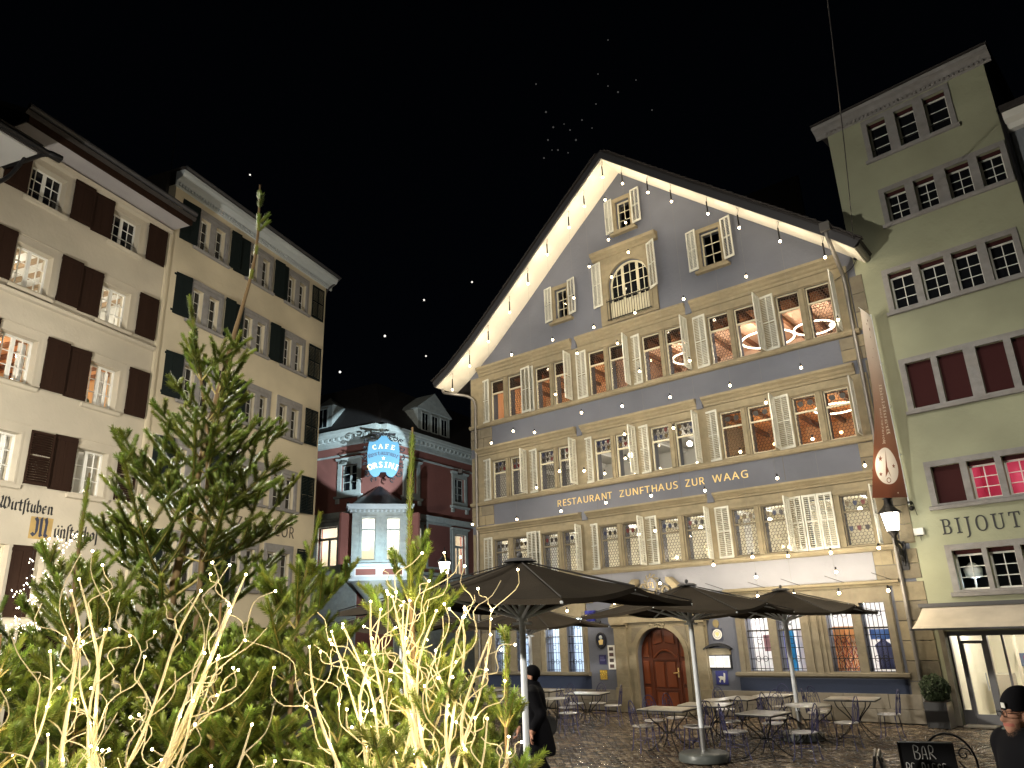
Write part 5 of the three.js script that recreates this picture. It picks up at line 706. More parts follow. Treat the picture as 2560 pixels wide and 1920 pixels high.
// ---------------------------------------------------------------- strings of bulbs hanging from the gable verge
{
  const D = [[-5.35, 11.0, []], [-4.5, 11.69, [5.6]], [-3.6, 12.37, [8.2]], [-2.6, 13.18, [11.09, 8.43, 5.55]], [-1.75, 13.98, [8.22, 6.44]], [-0.88, 14.78, [11.15, 9.29, 6.82, 5.6, 2.72]], [0.06, 15.45, [12.35, 10.44, 8.49, 6.69]], [0.72, 15.98, [13.24, 11.13, 6.5, 5.65, 2.86]], [1.5, 16.75, [15.37, 13.91, 12.6, 10.37, 8.39, 7.54, 6.83]], [2.2, 16.2, [14.27, 13.22, 11.17, 9.31, 5.65, 4.69, 3.3, 2.75]], [3.05, 15.5, [8.32, 7.42]], [3.79, 14.86, [11.11, 9.23, 5.57, 3.66]], [4.86, 14.0, [8.25, 6.43, 3.77, 3.28, 2.83]], [5.7, 13.21, [11.18, 7.58, 5.61, 3.72, 2.84]], [6.73, 12.39, [8.28, 6.43, 3.71, 3.27, 2.8]], [7.77, 11.53, [9.27, 5.6, 3.72, 2.8]]];  // some low bulbs by the door, unseen behind parasols, light its surround
  const ord = ['first', 'second', 'third', 'fourth', 'fifth', 'sixth', 'seventh', 'eighth', 'ninth', 'tenth', 'eleventh', 'twelfth', 'thirteenth', 'fourteenth', 'fifteenth', 'sixteenth'];
  const gm = glow([1, 0.76, 0.44], 24), R = rng(31), b = new THREE.SphereGeometry(0.035, 12, 8), sk = new THREE.CylinderGeometry(0.022, 0.022, 0.07, 8), tu = new THREE.CylinderGeometry(0.02, 0.024, 0.34, 8);
  D.forEach(([u, top, vs], i) => {
    const n = 0.98, t = thing('light_string', `string of warm bulbs hanging from the gable verge, ${ord[i]} from the left`, 'string lights', hW(u, 0, n), TH, 'bulb strings hanging before the gabled facade'), all = [top - 0.52, ...vs], low = Math.min(...all);
    new Col().cyl(V(0, low, 0), V(0, top + 0.12, 0), 0.002, 0.002, 4).rod([V(0, top + 0.12, 0), V(0.05, top + 0.02, 0.03), V(0, top - 0.1, 0)], 0.007, 8, 4).build('wire', std([0.16, 0.15, 0.14], 0.7), t);
    mesh('holder', tu, M.iron, t).position.set(0, top - 0.28, 0);
    for (const v of all) { const dn = v === all[0] ? 0 : (R() - 0.5) * 0.06; mesh('bulb', b, gm, t).position.set(dn, v, 0); mesh('socket', sk, M.iron, t).position.set(dn, v + 0.075, 0); point(hW(u + dn, v, n), [1, 0.84, 0.6], STREET.string * (v < 4 ? 2.2 : 1), 2); }
  });
}
// ---------------------------------------------------------------- signs beside the door
{
  const S = (name, label, cat, u, v) => thing(name, label, cat, hW(u, v, 0.0), TH);
  let s = S('emblem_sign', 'dark oval sign with a golden figure left of the arched door', 'sign', -0.38, 1.88);
  new Col().add(new THREE.CylinderGeometry(0.2, 0.2, 0.04, 32).rotateX(PI / 2).scale(0.85, 1.08, 1).translate(0, 0, 0.03)).build('plate', std([0.01, 0.012, 0.03], 0.25), s); new Col().add(new THREE.TorusGeometry(0.19, 0.016, 8, 40).scale(0.86, 1.08, 1).translate(0, 0, 0.05)).build('rim', M.iron, s); new Col().ext(poly([[-0.05, -0.13], [0.06, -0.12], [0.08, 0.0], [0.03, 0.03], [-0.02, 0.02], [-0.08, -0.02]]), 0.05, 0.06, 0.004).build('figure', M.gold, s); new Col().ball(0, 0.08, 0.055, 0.055, 10, 8, 1, 1, 0.3).build('figure', M.paleBlue, s);
  s = S('blue_plaque', 'small dark blue plaque below the oval sign', 'sign', -0.38, 1.35); new Col().ext(rect(-0.12, -0.13, 0.12, 0.13), 0.004, 0.02, 0.003).build('plate', std([0.02, 0.02, 0.09], 0.35), s); const l = new Col(); for (const y of [0.07, 0.04, 0.0, -0.03]) l.box(-0.09, 0.09 - Math.abs(y) * 0.6, y - 0.006, y + 0.006, 0.0201, 0.022); l.build('lettering', std([0.2, 0.2, 0.4], 0.5), s);
  s = S('brass_plaque', 'shiny brass plaque below the blue plaque', 'sign', -0.38, 0.94); new Col().ext(rect(-0.125, -0.13, 0.125, 0.13), 0.004, 0.022, 0.004).build('plate', std([0.9, 0.65, 0.15], 0.16, { metalness: 1, bumpMap: T.metal, bumpScale: 0.004 }), s);
  s = S('photo_board', 'narrow white board with four dark photos left of the door', 'sign', -0.06, 1.41); new Col().ext(rect(-0.12, -0.325, 0.12, 0.325), 0.01, 0.04, 0.004).build('board', M.whitePaint, s); const ph = new THREE.BoxGeometry(0.14, 0.095, 0.006); for (let i = 0; i < 4; i++) mesh('photo', ph, std([0.08 + 0.03 * (i % 2), 0.06, 0.06], 0.5, { map: rep(tintWide, 3) }), s).position.set(0, 0.23 - i * 0.155, 0.043);
  s = S('sign_lantern', 'blue box lantern sign with golden mark on a curled bracket above the oval sign', 'sign', -0.48, 2.56); new Col().add(new THREE.CylinderGeometry(0.19, 0.15, 0.3, 4).rotateY(PI / 4 + 0.3).translate(0, 0, 0.35)).build('box', std([0.015, 0.02, 0.2], 0.35), s); new Col().ball(-0.05, -0.02, 0.5, 0.045, 8, 6, 1, 1.4, 0.3).ball(0.06, -0.02, 0.48, 0.045, 8, 6, 1, 1.4, 0.3).build('mark', M.gold, s); new Col().rod([V(0, -0.18, 0.34), V(0.0, -0.24, 0.3), V(0.06, -0.3, 0.2), V(0.1, -0.24, 0.1), V(0.1, -0.16, 0.0)], 0.025, 18, 6).build('bracket', M.iron, s);
  s = S('round_sign', 'white round sign with a small yellow shield right of the door', 'sign', 3.23, 1.96); new Col().ext(rect(-0.145, -0.15, 0.145, 0.15), 0.004, 0.014, 0.003).build('plate', std([0.03, 0.035, 0.07], 0.5), s); new Col().add(new THREE.CylinderGeometry(0.13, 0.13, 0.01, 28).rotateX(PI / 2).translate(0, 0, 0.019)).build('disc', M.whitePaint, s); new Col().add(new THREE.TorusGeometry(0.09, 0.004, 5, 28).translate(0, 0, 0.025)).build('ring', M.textBlack, s); new Col().ext(poly([[-0.05, 0.055], [0.05, 0.055], [0.05, 0], [0, -0.065], [-0.05, 0]]), 0.024, 0.03).build('shield', M.gold, s);
  s = S('oval_plaque', 'small bronze oval plaque above the round sign', 'sign', 3.22, 2.23); new Col().add(new THREE.CylinderGeometry(0.085, 0.085, 0.02, 24).rotateX(PI / 2).scale(1, 1.2, 1).translate(0, 0, 0.014)).build('plate', std([0.22, 0.17, 0.08], 0.4, { metalness: 0.7 }), s);
  s = S('menu_box', 'lit menu showcase with three white pages under a small curved roof', 'showcase', 3.22, 1.36);
  new Col().box(-0.32, 0.32, -0.24, 0.1, 0.004, 0.06).build('case', M.iron, s); for (let i = 0; i < 3; i++) { const m = mesh('lit_sign_page', new THREE.BoxGeometry(0.185, 0.28, 0.006), glow([1, 0.95, 0.86], 1.1), s); m.position.set(-0.196 + i * 0.196, -0.07, 0.064); const c = new Col(); for (let q = 0; q < 9; q++) c.box(-0.26 + i * 0.196, -0.14 + i * 0.196, 0.02 - q * 0.022, 0.026 - q * 0.022, 0.0672, 0.068); c.build('lettering', M.textBrown, s); }
  point(hW(3.22, 1.3, 0.2), [1, 0.95, 0.86], 0.25, 4);
  new Col().ext(poly([[-0.33, 0.1], [0.33, 0.1], [0.33, 0.26], [-0.33, 0.26]]), 0.004, 0.1, 0.01).build('header', M.sand, s); const rf = new THREE.Shape(); rf.moveTo(-0.38, 0.25); rf.quadraticCurveTo(0, 0.52, 0.38, 0.25); rf.lineTo(0.36, 0.22); rf.quadraticCurveTo(0, 0.42, -0.36, 0.22); rf.closePath(); new Col().ext(rf, 0.004, 0.17).build('roof', M.iron, s);
  s = S('animal_poster', 'blue poster with a pale animal figure under the menu showcase', 'poster', 3.22, 0.9); new Col().ext(rect(-0.165, -0.165, 0.165, 0.165), 0.004, 0.016, 0.003).build('sheet', std([0.02, 0.025, 0.16], 0.5), s); new Col().ext(poly([[-0.09, -0.1], [-0.05, -0.03], [-0.1, 0.02], [-0.02, 0.04], [0.05, 0.02], [0.06, 0.12], [0.1, 0.1], [0.09, -0.02], [0.07, -0.12], [0.04, -0.12], [0.03, -0.05], [-0.03, -0.05], [-0.05, -0.12]]), 0.0165, 0.02).build('animal_print', std([0.55, 0.55, 0.5], 0.6), s);
  const ar = new Col(); for (const [u, v] of [[3.6, 3.12], [4.75, 3.08], [5.6, 3.1], [6.65, 3.1], [7.7, 3.1]]) ar.cyl(V(u, v - 0.04, 0.15), V(u - 0.3, v + 0.12, 0.55), 0.008, 0.006, 5); ar.build('awning_rod', M.iron, house);
}
// ---------------------------------------------------------------- parasols
function parasol(label, x, z, H, turn, poleR = 0.04) {
  const t = thing('parasol', label, 'parasol', [x, 0, z], turn, 'square parasols in front of the gabled house');
  const a = 1.44, P = [], rim = (i) => { const c = [[1, -1], [1, 0], [1, 1], [0, 1], [-1, 1], [-1, 0], [-1, -1], [0, -1]][i % 8], cr = c[0] && c[1]; return V(c[0] * a, H - (cr ? 0.5 : 0.37), c[1] * a); }, apex = V(0, H, 0), tri = [], S = 7;
  for (let i = 0; i < 8; i++) for (let q = 0; q < S; q++) for (let w = 0; w < 4; w++) {
    const at = (k, m) => { const f = k / S, s = m / 4, e = rim(i).lerp(rim(i + 1), s), p = apex.clone().lerp(e, f); p.y -= 0.035 * Math.sin(s * PI) * f + 0.02 * Math.sin(f * PI); return p; };
    tri.push(at(q, w), at(q + 1, w + 1), at(q + 1, w), at(q, w), at(q, w + 1), at(q + 1, w + 1));
  }
  for (let i = 0; i < 8; i++) for (let w = 0; w < 4; w++) { const at = (m, d) => { const s = m / 4, p = rim(i).lerp(rim(i + 1), s); p.y -= 0.035 * Math.sin(s * PI) + d; return p; }; tri.push(at(w, 0), at(w + 1, 0.05), at(w, 0.05), at(w, 0), at(w + 1, 0), at(w + 1, 0.05)); }
  const g = new THREE.BufferGeometry().setFromPoints(tri); g.computeVertexNormals(); const fm = M.fabric.clone(); fm.side = THREE.DoubleSide; mesh('canopy', metreUV(plain(g)), fm, t);
  const seam = new Col(); for (let i = 0; i < 8; i++) seam.cyl(apex.clone().setY(H + 0.008), rim(i).add(V(0, 0.01, 0)), 0.008, 0.008, 4); seam.build('seam', std([0.03, 0.027, 0.025], 0.9), t);
  new Col(true).add(new THREE.CylinderGeometry(0.13, 0.2, 0.04, 16).translate(0, H + 0.01, 0)).ball(0, H + 0.07, 0, 0.035, 8, 6).cyl(V(0, H, 0), V(0, H + 0.07, 0), 0.012).build('cap', M.fascia, t);
  new Col().cyl(V(0, 0.06, 0), V(0, H - 0.03, 0), poleR, poleR, 14).build('pole', M.pole, t);
  new Col().cyl(V(0, 0.06, 0), V(0, 0.52, 0), poleR + 0.006, poleR + 0.006, 14).build('sleeve', std([0.4, 0.4, 0.4], 0.3, { metalness: 0.8 }), t);
  new Col().cyl(V(0, H - 0.66, 0), V(0, H - 0.58, 0), poleR + 0.03, poleR + 0.02, 14).box(-0.12, 0.12, H - 0.7, H - 0.67, -0.02, 0.02).build('runner', M.pole, t);
  for (let i = 0; i < 8; i++) { const r = rim(i); r.y -= 0.036; new Col().cyl(V(0, H - 0.1, 0), r, 0.018, 0.015, 6).build('rib', M.pole, t); const m = V(0, H - 0.1, 0).lerp(r, 0.52); new Col().cyl(V(0, H - 0.62, 0).add(V(r.x, 0, r.z).setLength(0.05)), m, 0.019, 0.016, 6).build('strut', M.pole, t); }
  new Col(true).add(new THREE.LatheGeometry([[0.001, 0.15], [0.3, 0.15], [0.4, 0.135], [0.43, 0.11], [0.44, 0.02], [0.42, 0.0]].map(([a, b]) => new THREE.Vector2(a, b)), 28)).build('base_slab', std([0.09, 0.1, 0.095], 0.35, { bumpMap: T.metal, bumpScale: 0.002 }), t);
  return t;
}
parasol('large near black parasol whose pale pole stands in front of the walking person', 0.02, -8.75, 3.0, TH + 0.06, 0.036);
parasol('brown parasol with its pole and round base standing just right of the arched door', 3.1, -14.2, 2.93, TH + 0.04, 0.045);
parasol('brown parasol furthest to the right, in front of the barred windows', 5.5, -16.2, 2.86, TH - 0.03, 0.045);
parasol('far parasol behind the large near one, in front of the shop windows on the left', 0.22, -19.2, 2.78, TH + 0.08);
parasol('far dark parasol behind the white twigs at the left end of the row', -2.35, -15.4, 2.8, TH - 0.05);
// ---------------------------------------------------------------- bistro tables and chairs
const tableM = std([0.5, 0.47, 0.42], 0.28, { metalness: 0.35, bumpMap: T.metal, bumpScale: 0.001 }), blueIron = std([0.035, 0.035, 0.11], 0.42, { metalness: 0.3 });
function makeTable(round, w, d) {
  const t = new THREE.Group();
  if (round) new Col(true).add(new THREE.CylinderGeometry(w / 2, w / 2, 0.012, 40).translate(0, 0.72, 0)).add(new THREE.TorusGeometry(w / 2, 0.012, 8, 48).rotateX(PI / 2).translate(0, 0.716, 0)).build('tabletop', tableM, t);
  else { new Col().ext(rect(-w / 2, -d / 2, w / 2, d / 2), 0, 0.014, 0.004).g.forEach((g) => mesh('tabletop', metreUV(plain(g.rotateX(-PI / 2).translate(0, 0.712, 0))), tableM, t)); new Col().box(-w / 2, w / 2, 0.69, 0.711, -d / 2, -d / 2 + 0.015).box(-w / 2, w / 2, 0.69, 0.711, d / 2 - 0.015, d / 2).box(-w / 2, -w / 2 + 0.015, 0.69, 0.711, -d / 2 + 0.015, d / 2 - 0.015).box(w / 2 - 0.015, w / 2, 0.69, 0.711, -d / 2 + 0.015, d / 2 - 0.015).build('apron', M.iron, t); }
  const k = 0.42 * Math.min(w, d); for (const [a, b] of [[1, 1], [1, -1], [-1, 1], [-1, -1]]) new Col().rod([V(a * k, 0.7, b * k), V(a * k * 0.9, 0.58, b * k * 0.9), V(a * 0.13, 0.42, b * 0.13), V(a * 0.07, 0.3, b * 0.07), V(a * 0.16, 0.14, b * 0.16), V(a * k * 0.95, 0.02, b * k * 0.95), V(a * k * 1.1, 0.012, b * k * 1.1)], 0.011, 20, 6).build('leg', M.iron, t);
  new Col(true).add(new THREE.TorusGeometry(0.1, 0.01, 6, 24).rotateX(PI / 2).translate(0, 0.3, 0)).build('ring', M.iron, t); return t;
}
const tableKinds = [makeTable(false, 0.7, 0.7), makeTable(true, 0.8, 0.8), makeTable(false, 0.95, 0.68), makeTable(true, 0.5, 0.5)];
const TABLES = [[4.2, -14.17, 0, 'square bistro table nearest the camera, between the two right parasol poles'], [5.34, -15.18, 1, 'round bistro table beside the pole of the right parasol'], [6.57, -16.07, 2, 'rectangular bistro table furthest right under the barred windows'], [4.62, -17.0, 0, 'square bistro table by the wall below the animal poster'], [5.42, -17.35, 0, 'square bistro table by the blue dado behind the right parasol pole'], [3.62, -15.95, 2, 'rectangular bistro table behind the parasol pole near the door'], [4.02, -16.75, 3, 'small round bistro table close to the wall right of the door'], [2.75, -15.42, 2, 'rectangular bistro table in front of the arched door'], [1.56, -19.56, 2, 'rectangular bistro table left of the arched door'], [0.76, -18.45, 3, 'small round bistro table behind the walking person'], [0.6, -20.9, 0, 'square bistro table close to the wall under the shop windows'], [-0.75, -19.6, 2, 'rectangular bistro table left of the walking person'], [-0.8, -21.6, 0, 'square bistro table furthest left under the shop windows']];
TABLES.forEach(([x, z, k, label], i) => { const t = tableKinds[k].clone(); t.name = numbered('bistro_table'); tag(t, label, 'table', 'bistro tables on the cobbles'); t.position.set(x, 0.006, z); t.rotation.y = TH + ((i * 37) % 11) * 0.03 - 0.15; scene.add(t); });
function makeChair() {
  const t = new THREE.Group();
  new Col(true).add(new THREE.CylinderGeometry(0.195, 0.2, 0.016, 28).translate(0, 0.45, 0)).add(new THREE.TorusGeometry(0.198, 0.011, 6, 32).rotateX(PI / 2).translate(0, 0.448, 0)).build('seat', std([0.5, 0.48, 0.47], 0.3, { metalness: 0.35 }), t);
  for (const [a, b] of [[1, 1], [-1, 1], [1, -1], [-1, -1]]) new Col().rod([V(a * 0.13, 0.44, b * 0.13), V(a * 0.145, 0.3, b * 0.145), V(a * 0.15, 0.12, b * 0.16), V(a * 0.18, 0.008, b * 0.19)], 0.0085, 10, 5).rod([V(a * 0.1, 0.44, b * 0.14), V(a * 0.14, 0.25, b * 0.145), V(a * 0.165, 0.03, b * 0.17)], 0.005, 8, 4).build('leg', blueIron, t);
  const arc = (w, h, y0, n = 16) => { const p = []; for (let i = 0; i <= n; i++) { const q = (i / n) * PI; p.push(V(-Math.cos(q) * w * (0.82 + 0.18 * Math.sin(q)), y0 + Math.sin(q) * h, -0.17 - 0.07 * Math.sin(q))); } return p; };
  new Col().rod(arc(0.19, 0.45, 0.45), 0.009, 24, 5).rod(arc(0.12, 0.36, 0.46), 0.0065, 20, 5).rod(arc(0.06, 0.24, 0.47), 0.006, 16, 5).add(new THREE.TorusGeometry(0.04, 0.006, 5, 16).translate(-0.07, 0.73, -0.225)).add(new THREE.TorusGeometry(0.04, 0.006, 5, 16).translate(0.07, 0.73, -0.225)).build('backrest', blueIron, t);
  new Col(true).add(new THREE.TorusGeometry(0.145, 0.006, 5, 28).rotateX(PI / 2).translate(0, 0.22, 0)).build('brace', blueIron, t);
  return t;
}
{
  const proto = makeChair(), C = [[3.22, -14.87, 'bistro chair left of the nearest square table, by the parasol pole'], [3.66, -14.1, 'bistro chair at the left side of the nearest square table'], [4.62, -15.0, 'bistro chair behind the nearest square table'], [4.72, -13.72, 'bistro chair nearest the camera, at the right of the nearest square table'], [5.85, -14.75, 'bistro chair at the front right of the round table'], [4.9, -15.75, 'bistro chair behind the round table on its left'], [5.95, -16.4, 'bistro chair left of the rectangular table at the far right'], [7.1, -15.75, 'bistro chair right of the rectangular table at the far right'], [6.2, -16.85, 'bistro chair behind the rectangular table at the far right'], [3.95, -15.5, 'bistro chair before the table behind the door side parasol pole'], [3.1, -16.4, 'bistro chair left of the table behind the door side parasol pole'], [4.4, -17.6, 'bistro chair against the wall under the animal poster'], [5.25, -16.8, 'bistro chair between the two tables by the blue dado'], [5.7, -17.75, 'bistro chair against the blue dado behind the right pole'], [2.25, -15.3, 'bistro chair left of the table in front of the arched door'], [3.15, -15.0, 'bistro chair right of the table in front of the arched door'], [2.6, -16.05, 'bistro chair behind the table in front of the arched door'], [1.05, -19.2, 'bistro chair at the front left of the table left of the door'], [2.15, -19.3, 'bistro chair right of the table left of the door'], [1.3, -20.05, 'bistro chair behind the table left of the door'], [1.85, -20.0, 'bistro chair nearest the door pilaster'], [1.0, -17.98, 'bistro chair before the small round table behind the walking person'], [0.4, -18.75, 'bistro chair behind the small round table at the walking person'], [-0.35, -19.15, 'bistro chair just left of the walking person'], [-1.2, -19.9, 'bistro chair left of the table at the far left'], [-0.4, -21.2, 'bistro chair by the wall at the far left']];
  for (const [x, z, label] of C) {
    const c = proto.clone(); c.name = numbered('bistro_chair'); tag(c, label, 'chair', 'wire bistro chairs on the cobbles'); c.position.set(x, 0.006, z);
    let best = null; for (const t of TABLES) { const d = Math.hypot(t[0] - x, t[1] - z); if (!best || d < best[0]) best = [d, t]; } c.rotation.y = Math.atan2(best[1][0] - x, best[1][1] - z) + ((x * 91) % 1) * 0.4 - 0.2; scene.add(c);
  }
}
// ---------------------------------------------------------------- planter, chalkboard, garden chair, folded board
{
  const p = thing('planter', 'dark square planter beside the shop entrance', 'planter', [8.83, 0, -17.2], TG); new Col().box(-0.22, 0.22, 0, 0.5, -0.22, 0.22).build('box', std([0.012, 0.012, 0.014], 0.45), p); new Col().box(0.22, 0.226, 0, 0.5, -0.21, 0.21).build('side_plate', std([0.3, 0.28, 0.25], 0.3, { metalness: 0.8 }), p); new Col().box(-0.2, 0.2, 0.5, 0.51, -0.2, 0.2).build('soil', std([0.03, 0.022, 0.015], 0.95), p);
  const s = thing('clipped_shrub', 'round clipped evergreen shrub growing in the dark planter', 'shrub', [8.83, 0.5, -17.2], 0), R = rng(3), leaf = new THREE.PlaneGeometry(0.022, 0.03), lm = std([0.03, 0.05, 0.018], 0.6, { side: THREE.DoubleSide }), n = 3200, im = new THREE.InstancedMesh(leaf, lm, n), o = new THREE.Object3D();
  for (let i = 0; i < n; i++) { const d = V(R() - 0.5, R() - 0.5, R() - 0.5).normalize(), r = 0.24 + 0.05 * R() + 0.02 * Math.sin(d.x * 9 + d.y * 7); o.position.copy(d).multiplyScalar(r).add(V(0, 0.26, 0)); o.rotation.set(R() * 6, R() * 6, R() * 6); o.updateMatrix(); im.setMatrixAt(i, o.matrix); } im.name = 'leaves'; im.userData.kind = 'stuff'; s.add(im); new Col().ball(0, 0.26, 0, 0.22, 14, 10).build('dark_core', std([0.008, 0.012, 0.006], 0.9), s); new Col().cyl(V(0, 0, 0), V(0, 0.2, 0), 0.025).build('stem', M.brown, s);  // the core is a solid dark ball filling the inside of the shrub
  const b = thing('chalkboard', 'black chalkboard stand with white hand lettering at the lower right', 'chalkboard', [4.02, 0, -8.25], -0.36); const tilt = new Col(), TB = new THREE.Matrix4().makeRotationX(-0.14), w = 0.24;
  const B = (x0, x1, y0, y1, z0, z1, n, m) => mesh(n, metreUV(plain(new THREE.BoxGeometry(x1 - x0, y1 - y0, z1 - z0).translate((x0 + x1) / 2, (y0 + y1) / 2, (z0 + z1) / 2))).applyMatrix4(new THREE.Matrix4().makeRotationX(-0.14).setPosition(0, 0, 0.16)), m, b);
  B(-w, w, 0.12, 1.045, -0.008, 0.008, 'board', std([0.012, 0.013, 0.018], 0.6, { map: rep(tintWide, 2) })); B(-w - 0.012, -w, 0.0, 1.05, -0.014, 0.014, 'frame', M.iron); B(w, w + 0.012, 0.0, 1.05, -0.014, 0.014, 'frame', M.iron); B(-w, w, 1.046, 1.06, -0.014, 0.014, 'frame', M.pole);
  const back = mesh('back_leg', metreUV(plain(new THREE.BoxGeometry(0.46, 1.05, 0.014).translate(0, 0.525, 0))).applyMatrix4(new THREE.Matrix4().makeRotationX(0.14).setPosition(0, 0, -0.17)), M.iron, b); void back; void tilt; void TB;
  const L = { B: [[0, 0, 0, 1, 0.3, 1.02, 0.5, 0.85, 0.35, 0.6, 0.05, 0.55, 0.5, 0.45, 0.56, 0.15, 0.3, -0.04, 0, 0.02]], A: [[0, 0, 0.12, 0.8, 0.3, 1, 0.42, 0.7, 0.5, 0], [0.1, 0.35, 0.45, 0.35]], R: [[0, 0, 0.02, 1, 0.35, 1, 0.45, 0.75, 0.3, 0.5, 0.05, 0.5, 0.3, 0.3, 0.6, 0.02]], E: [[0.45, 0.02, 0, 0, 0, 1, 0.45, 1.0], [0, 0.5, 0.35, 0.5]], I: [[0.15, 0, 0.15, 1]], S: [[0.45, 0.9, 0.2, 1, 0.02, 0.75, 0.4, 0.4, 0.4, 0.1, 0.1, 0, 0, 0.12]] };
  const chalk = new Col(), put = (t, x, y, sx, sy) => { for (const ch of t) { if (ch !== ' ') for (const st of L[ch]) { const q = []; for (let i = 0; i < st.length; i += 2) q.push(V(x + st[i] * sx, y + st[i + 1] * sy, 0.01)); chalk.rod(q, 0.0045, q.length * 4, 4); } x += sx * 0.8; } };
  put('BAR', -0.11, 0.9, 0.085, 0.115); put('BE RIESE', -0.2, 0.757, 0.058, 0.1); const cg = chalk.geo().applyMatrix4(new THREE.Matrix4().makeRotationX(-0.14).setPosition(0, 0, 0.16)); mesh('chalk_lettering', cg, std([0.6, 0.6, 0.6], 0.9), b);
  const c = thing('garden_chair', 'black wrought iron garden chair with scrolled round back behind the chalkboard', 'chair', [4.5, 0, -8.75], -0.5); const f = new Col(), arc = []; for (let i = 0; i <= 20; i++) { const a = (i / 20) * PI; arc.push(V(-Math.cos(a) * 0.25, 0.72 + Math.sin(a) * 0.3, -0.2)); }
  f.rod([V(-0.24, 0.44, -0.18), ...arc, V(0.24, 0.44, -0.18)], 0.012, 40, 6); for (const s2 of [-1, 1]) { const sp = []; for (let i = 0; i < 16; i++) { const a = i * 0.5, r = 0.07 * (1 - i / 19); sp.push(V(s2 * (0.14 + Math.cos(a) * r), 0.82 + Math.sin(a) * r, -0.2)); } f.rod(sp, 0.008, 30, 5).rod([V(s2 * 0.18, 0.44, -0.19), V(s2 * 0.16, 0.62, -0.2), V(s2 * 0.08, 0.75, -0.2)], 0.008, 10, 5).rod([V(s2 * 0.1, 0.44, -0.19), V(s2 * 0.09, 0.6, -0.2), V(0, 0.74, -0.2)], 0.008, 10, 5); } f.box(-0.2, 0.2, 0.6, 0.615, -0.206, -0.194); f.build('backrest', M.iron, c);
  new Col(true).add(new THREE.CylinderGeometry(0.23, 0.23, 0.02, 28).translate(0, 0.44, 0)).build('seat', M.iron, c); for (const [a, d] of [[1, 1], [1, -1], [-1, 1], [-1, -1]]) new Col().rod([V(a * 0.15, 0.43, d * 0.15), V(a * 0.17, 0.2, d * 0.17), V(a * 0.22, 0.01, d * 0.22)], 0.011, 8, 5).build('leg', M.iron, c);
  const k = thing('folding_board', 'black folding board seen edge on left of the chalkboard', 'sign stand', [3.42, 0, -8.0], 1.12); const bs = rect(-0.25, 0, 0.25, 1.02); bs.holes.push(hole(-0.06, 0.92, 0.06, 0.97)); const g1 = new Col().ext(bs, -0.01, 0.01, 0.003).geo(); const g2 = g1.clone().applyMatrix4(new THREE.Matrix4().makeRotationX(-0.17).setPosition(0, 0, 0.19)), g3 = g1.clone().applyMatrix4(new THREE.Matrix4().makeRotationX(0.17).setPosition(0, 0, -0.19)); mesh('panel', g2, M.iron, k); mesh('panel', g3, M.iron, k);
}
// ---------------------------------------------------------------- fairy lights round the entrance of the cream house and the pale dots in the sky
{
  const t = thing('fairy_lights', 'curtain of tiny white fairy lights round the entrance of the cream house', 'fairy lights', LP, TL), R = rng(8), n = 230, im = new THREE.InstancedMesh(new THREE.SphereGeometry(0.012, 6, 5), glow([1, 0.9, 0.7], 14), n), o = new THREE.Object3D(), wr = new Col();
  const lines = [[-11.15, 4.55, -10.1, 4.75], [-10.9, 4.5, -10.9, 2.4], [-11.2, 4.55, -11.3, 2.4], [-10.5, 4.6, -10.55, 3.0], [-11.6, 3.4, -10.6, 3.2], [-11.7, 2.6, -10.8, 2.7], [-8.9, 4.3, -8.0, 4.5], [-8.0, 4.5, -7.6, 3.4]]; let q = 0;
  for (const [a, b, c, d] of lines) wr.rod([V(a, b, 0.35), V((a + c) / 2, (b + d) / 2 - 0.08, 0.4), V(c, d, 0.35)], 0.004, 12, 4); wr.build('wire', M.iron, t);
  for (; q < n; q++) { const l = lines[q % (q < 190 ? 6 : 8)], s = R(); o.position.set(l[0] + (l[2] - l[0]) * s + (R() - 0.5) * 0.22, l[1] + (l[3] - l[1]) * s + (R() - 0.5) * 0.22, 0.3 + R() * 0.2); o.updateMatrix(); im.setMatrixAt(q, o.matrix); } im.name = 'fairy_light_bulbs'; im.userData.kind = 'stuff'; t.add(im);
  for (const [u, v] of [[-10.9, 3.6], [-11.2, 2.8], [-10.4, 4.5]]) point(hL(u, v, 0.5), [1, 0.88, 0.66], 0.3, 4);
  const c = new Col(), g = textGeo('uns', 'sans_bold', 0.28, 0.03); const lt = thing('lit_letters', 'white letters on the ground floor wall behind the fir branches', 'sign', hL(-8.62, 3.12, 0.02), TL); mesh('lettering', g.geo, M.whitePaint, lt); void c;
  const S = [[4.85, 48.16], [3.79, 44.71], [4.27, 46.72], [5.91, 48.48], [6.45, 47.77], [5.17, 45.55], [6.11, 45.2], [6.95, 46.61], [7.67, 48.87], [8.58, 47.91], [3.41, 53.3], [9.6, 54.25], [10.48, 52.76], [4.23, 49.95], [11.41, 52], [13.29, 53.36], [14.54, 49.75], [4.6, 45.57], [-7.56, 30.35], [-10.98, 27.03], [-3.26, 31.95], [-14.78, 23.83], [-12.12, 21.38], [-7.37, 25.02], [-24.12, 43.99], [-23.2, 39.29], [10.9, 58.4], [9.15, 50.68]];
  const geo = new THREE.SphereGeometry(1, 8, 6), bright = glow([1, 0.94, 0.85], 1.2), faint = glow([1, 0.96, 0.9], 0.05);
  S.forEach(([x, y], i) => { const low = i > 17 && i < 26, m = mesh('light_dot', geo, low ? bright : faint, scene); m.position.set(x, y, -60); m.scale.setScalar((low ? 0.085 : 0.075) * (0.75 + 0.5 * R())); tag(m, low ? 'tiny white dot of light in the black sky between the houses' : 'faint tiny dot of light in the night sky above the gable', 'light', low ? 'dots of light in the sky between the houses' : 'faint dots of light in the sky above the gable'); });
}
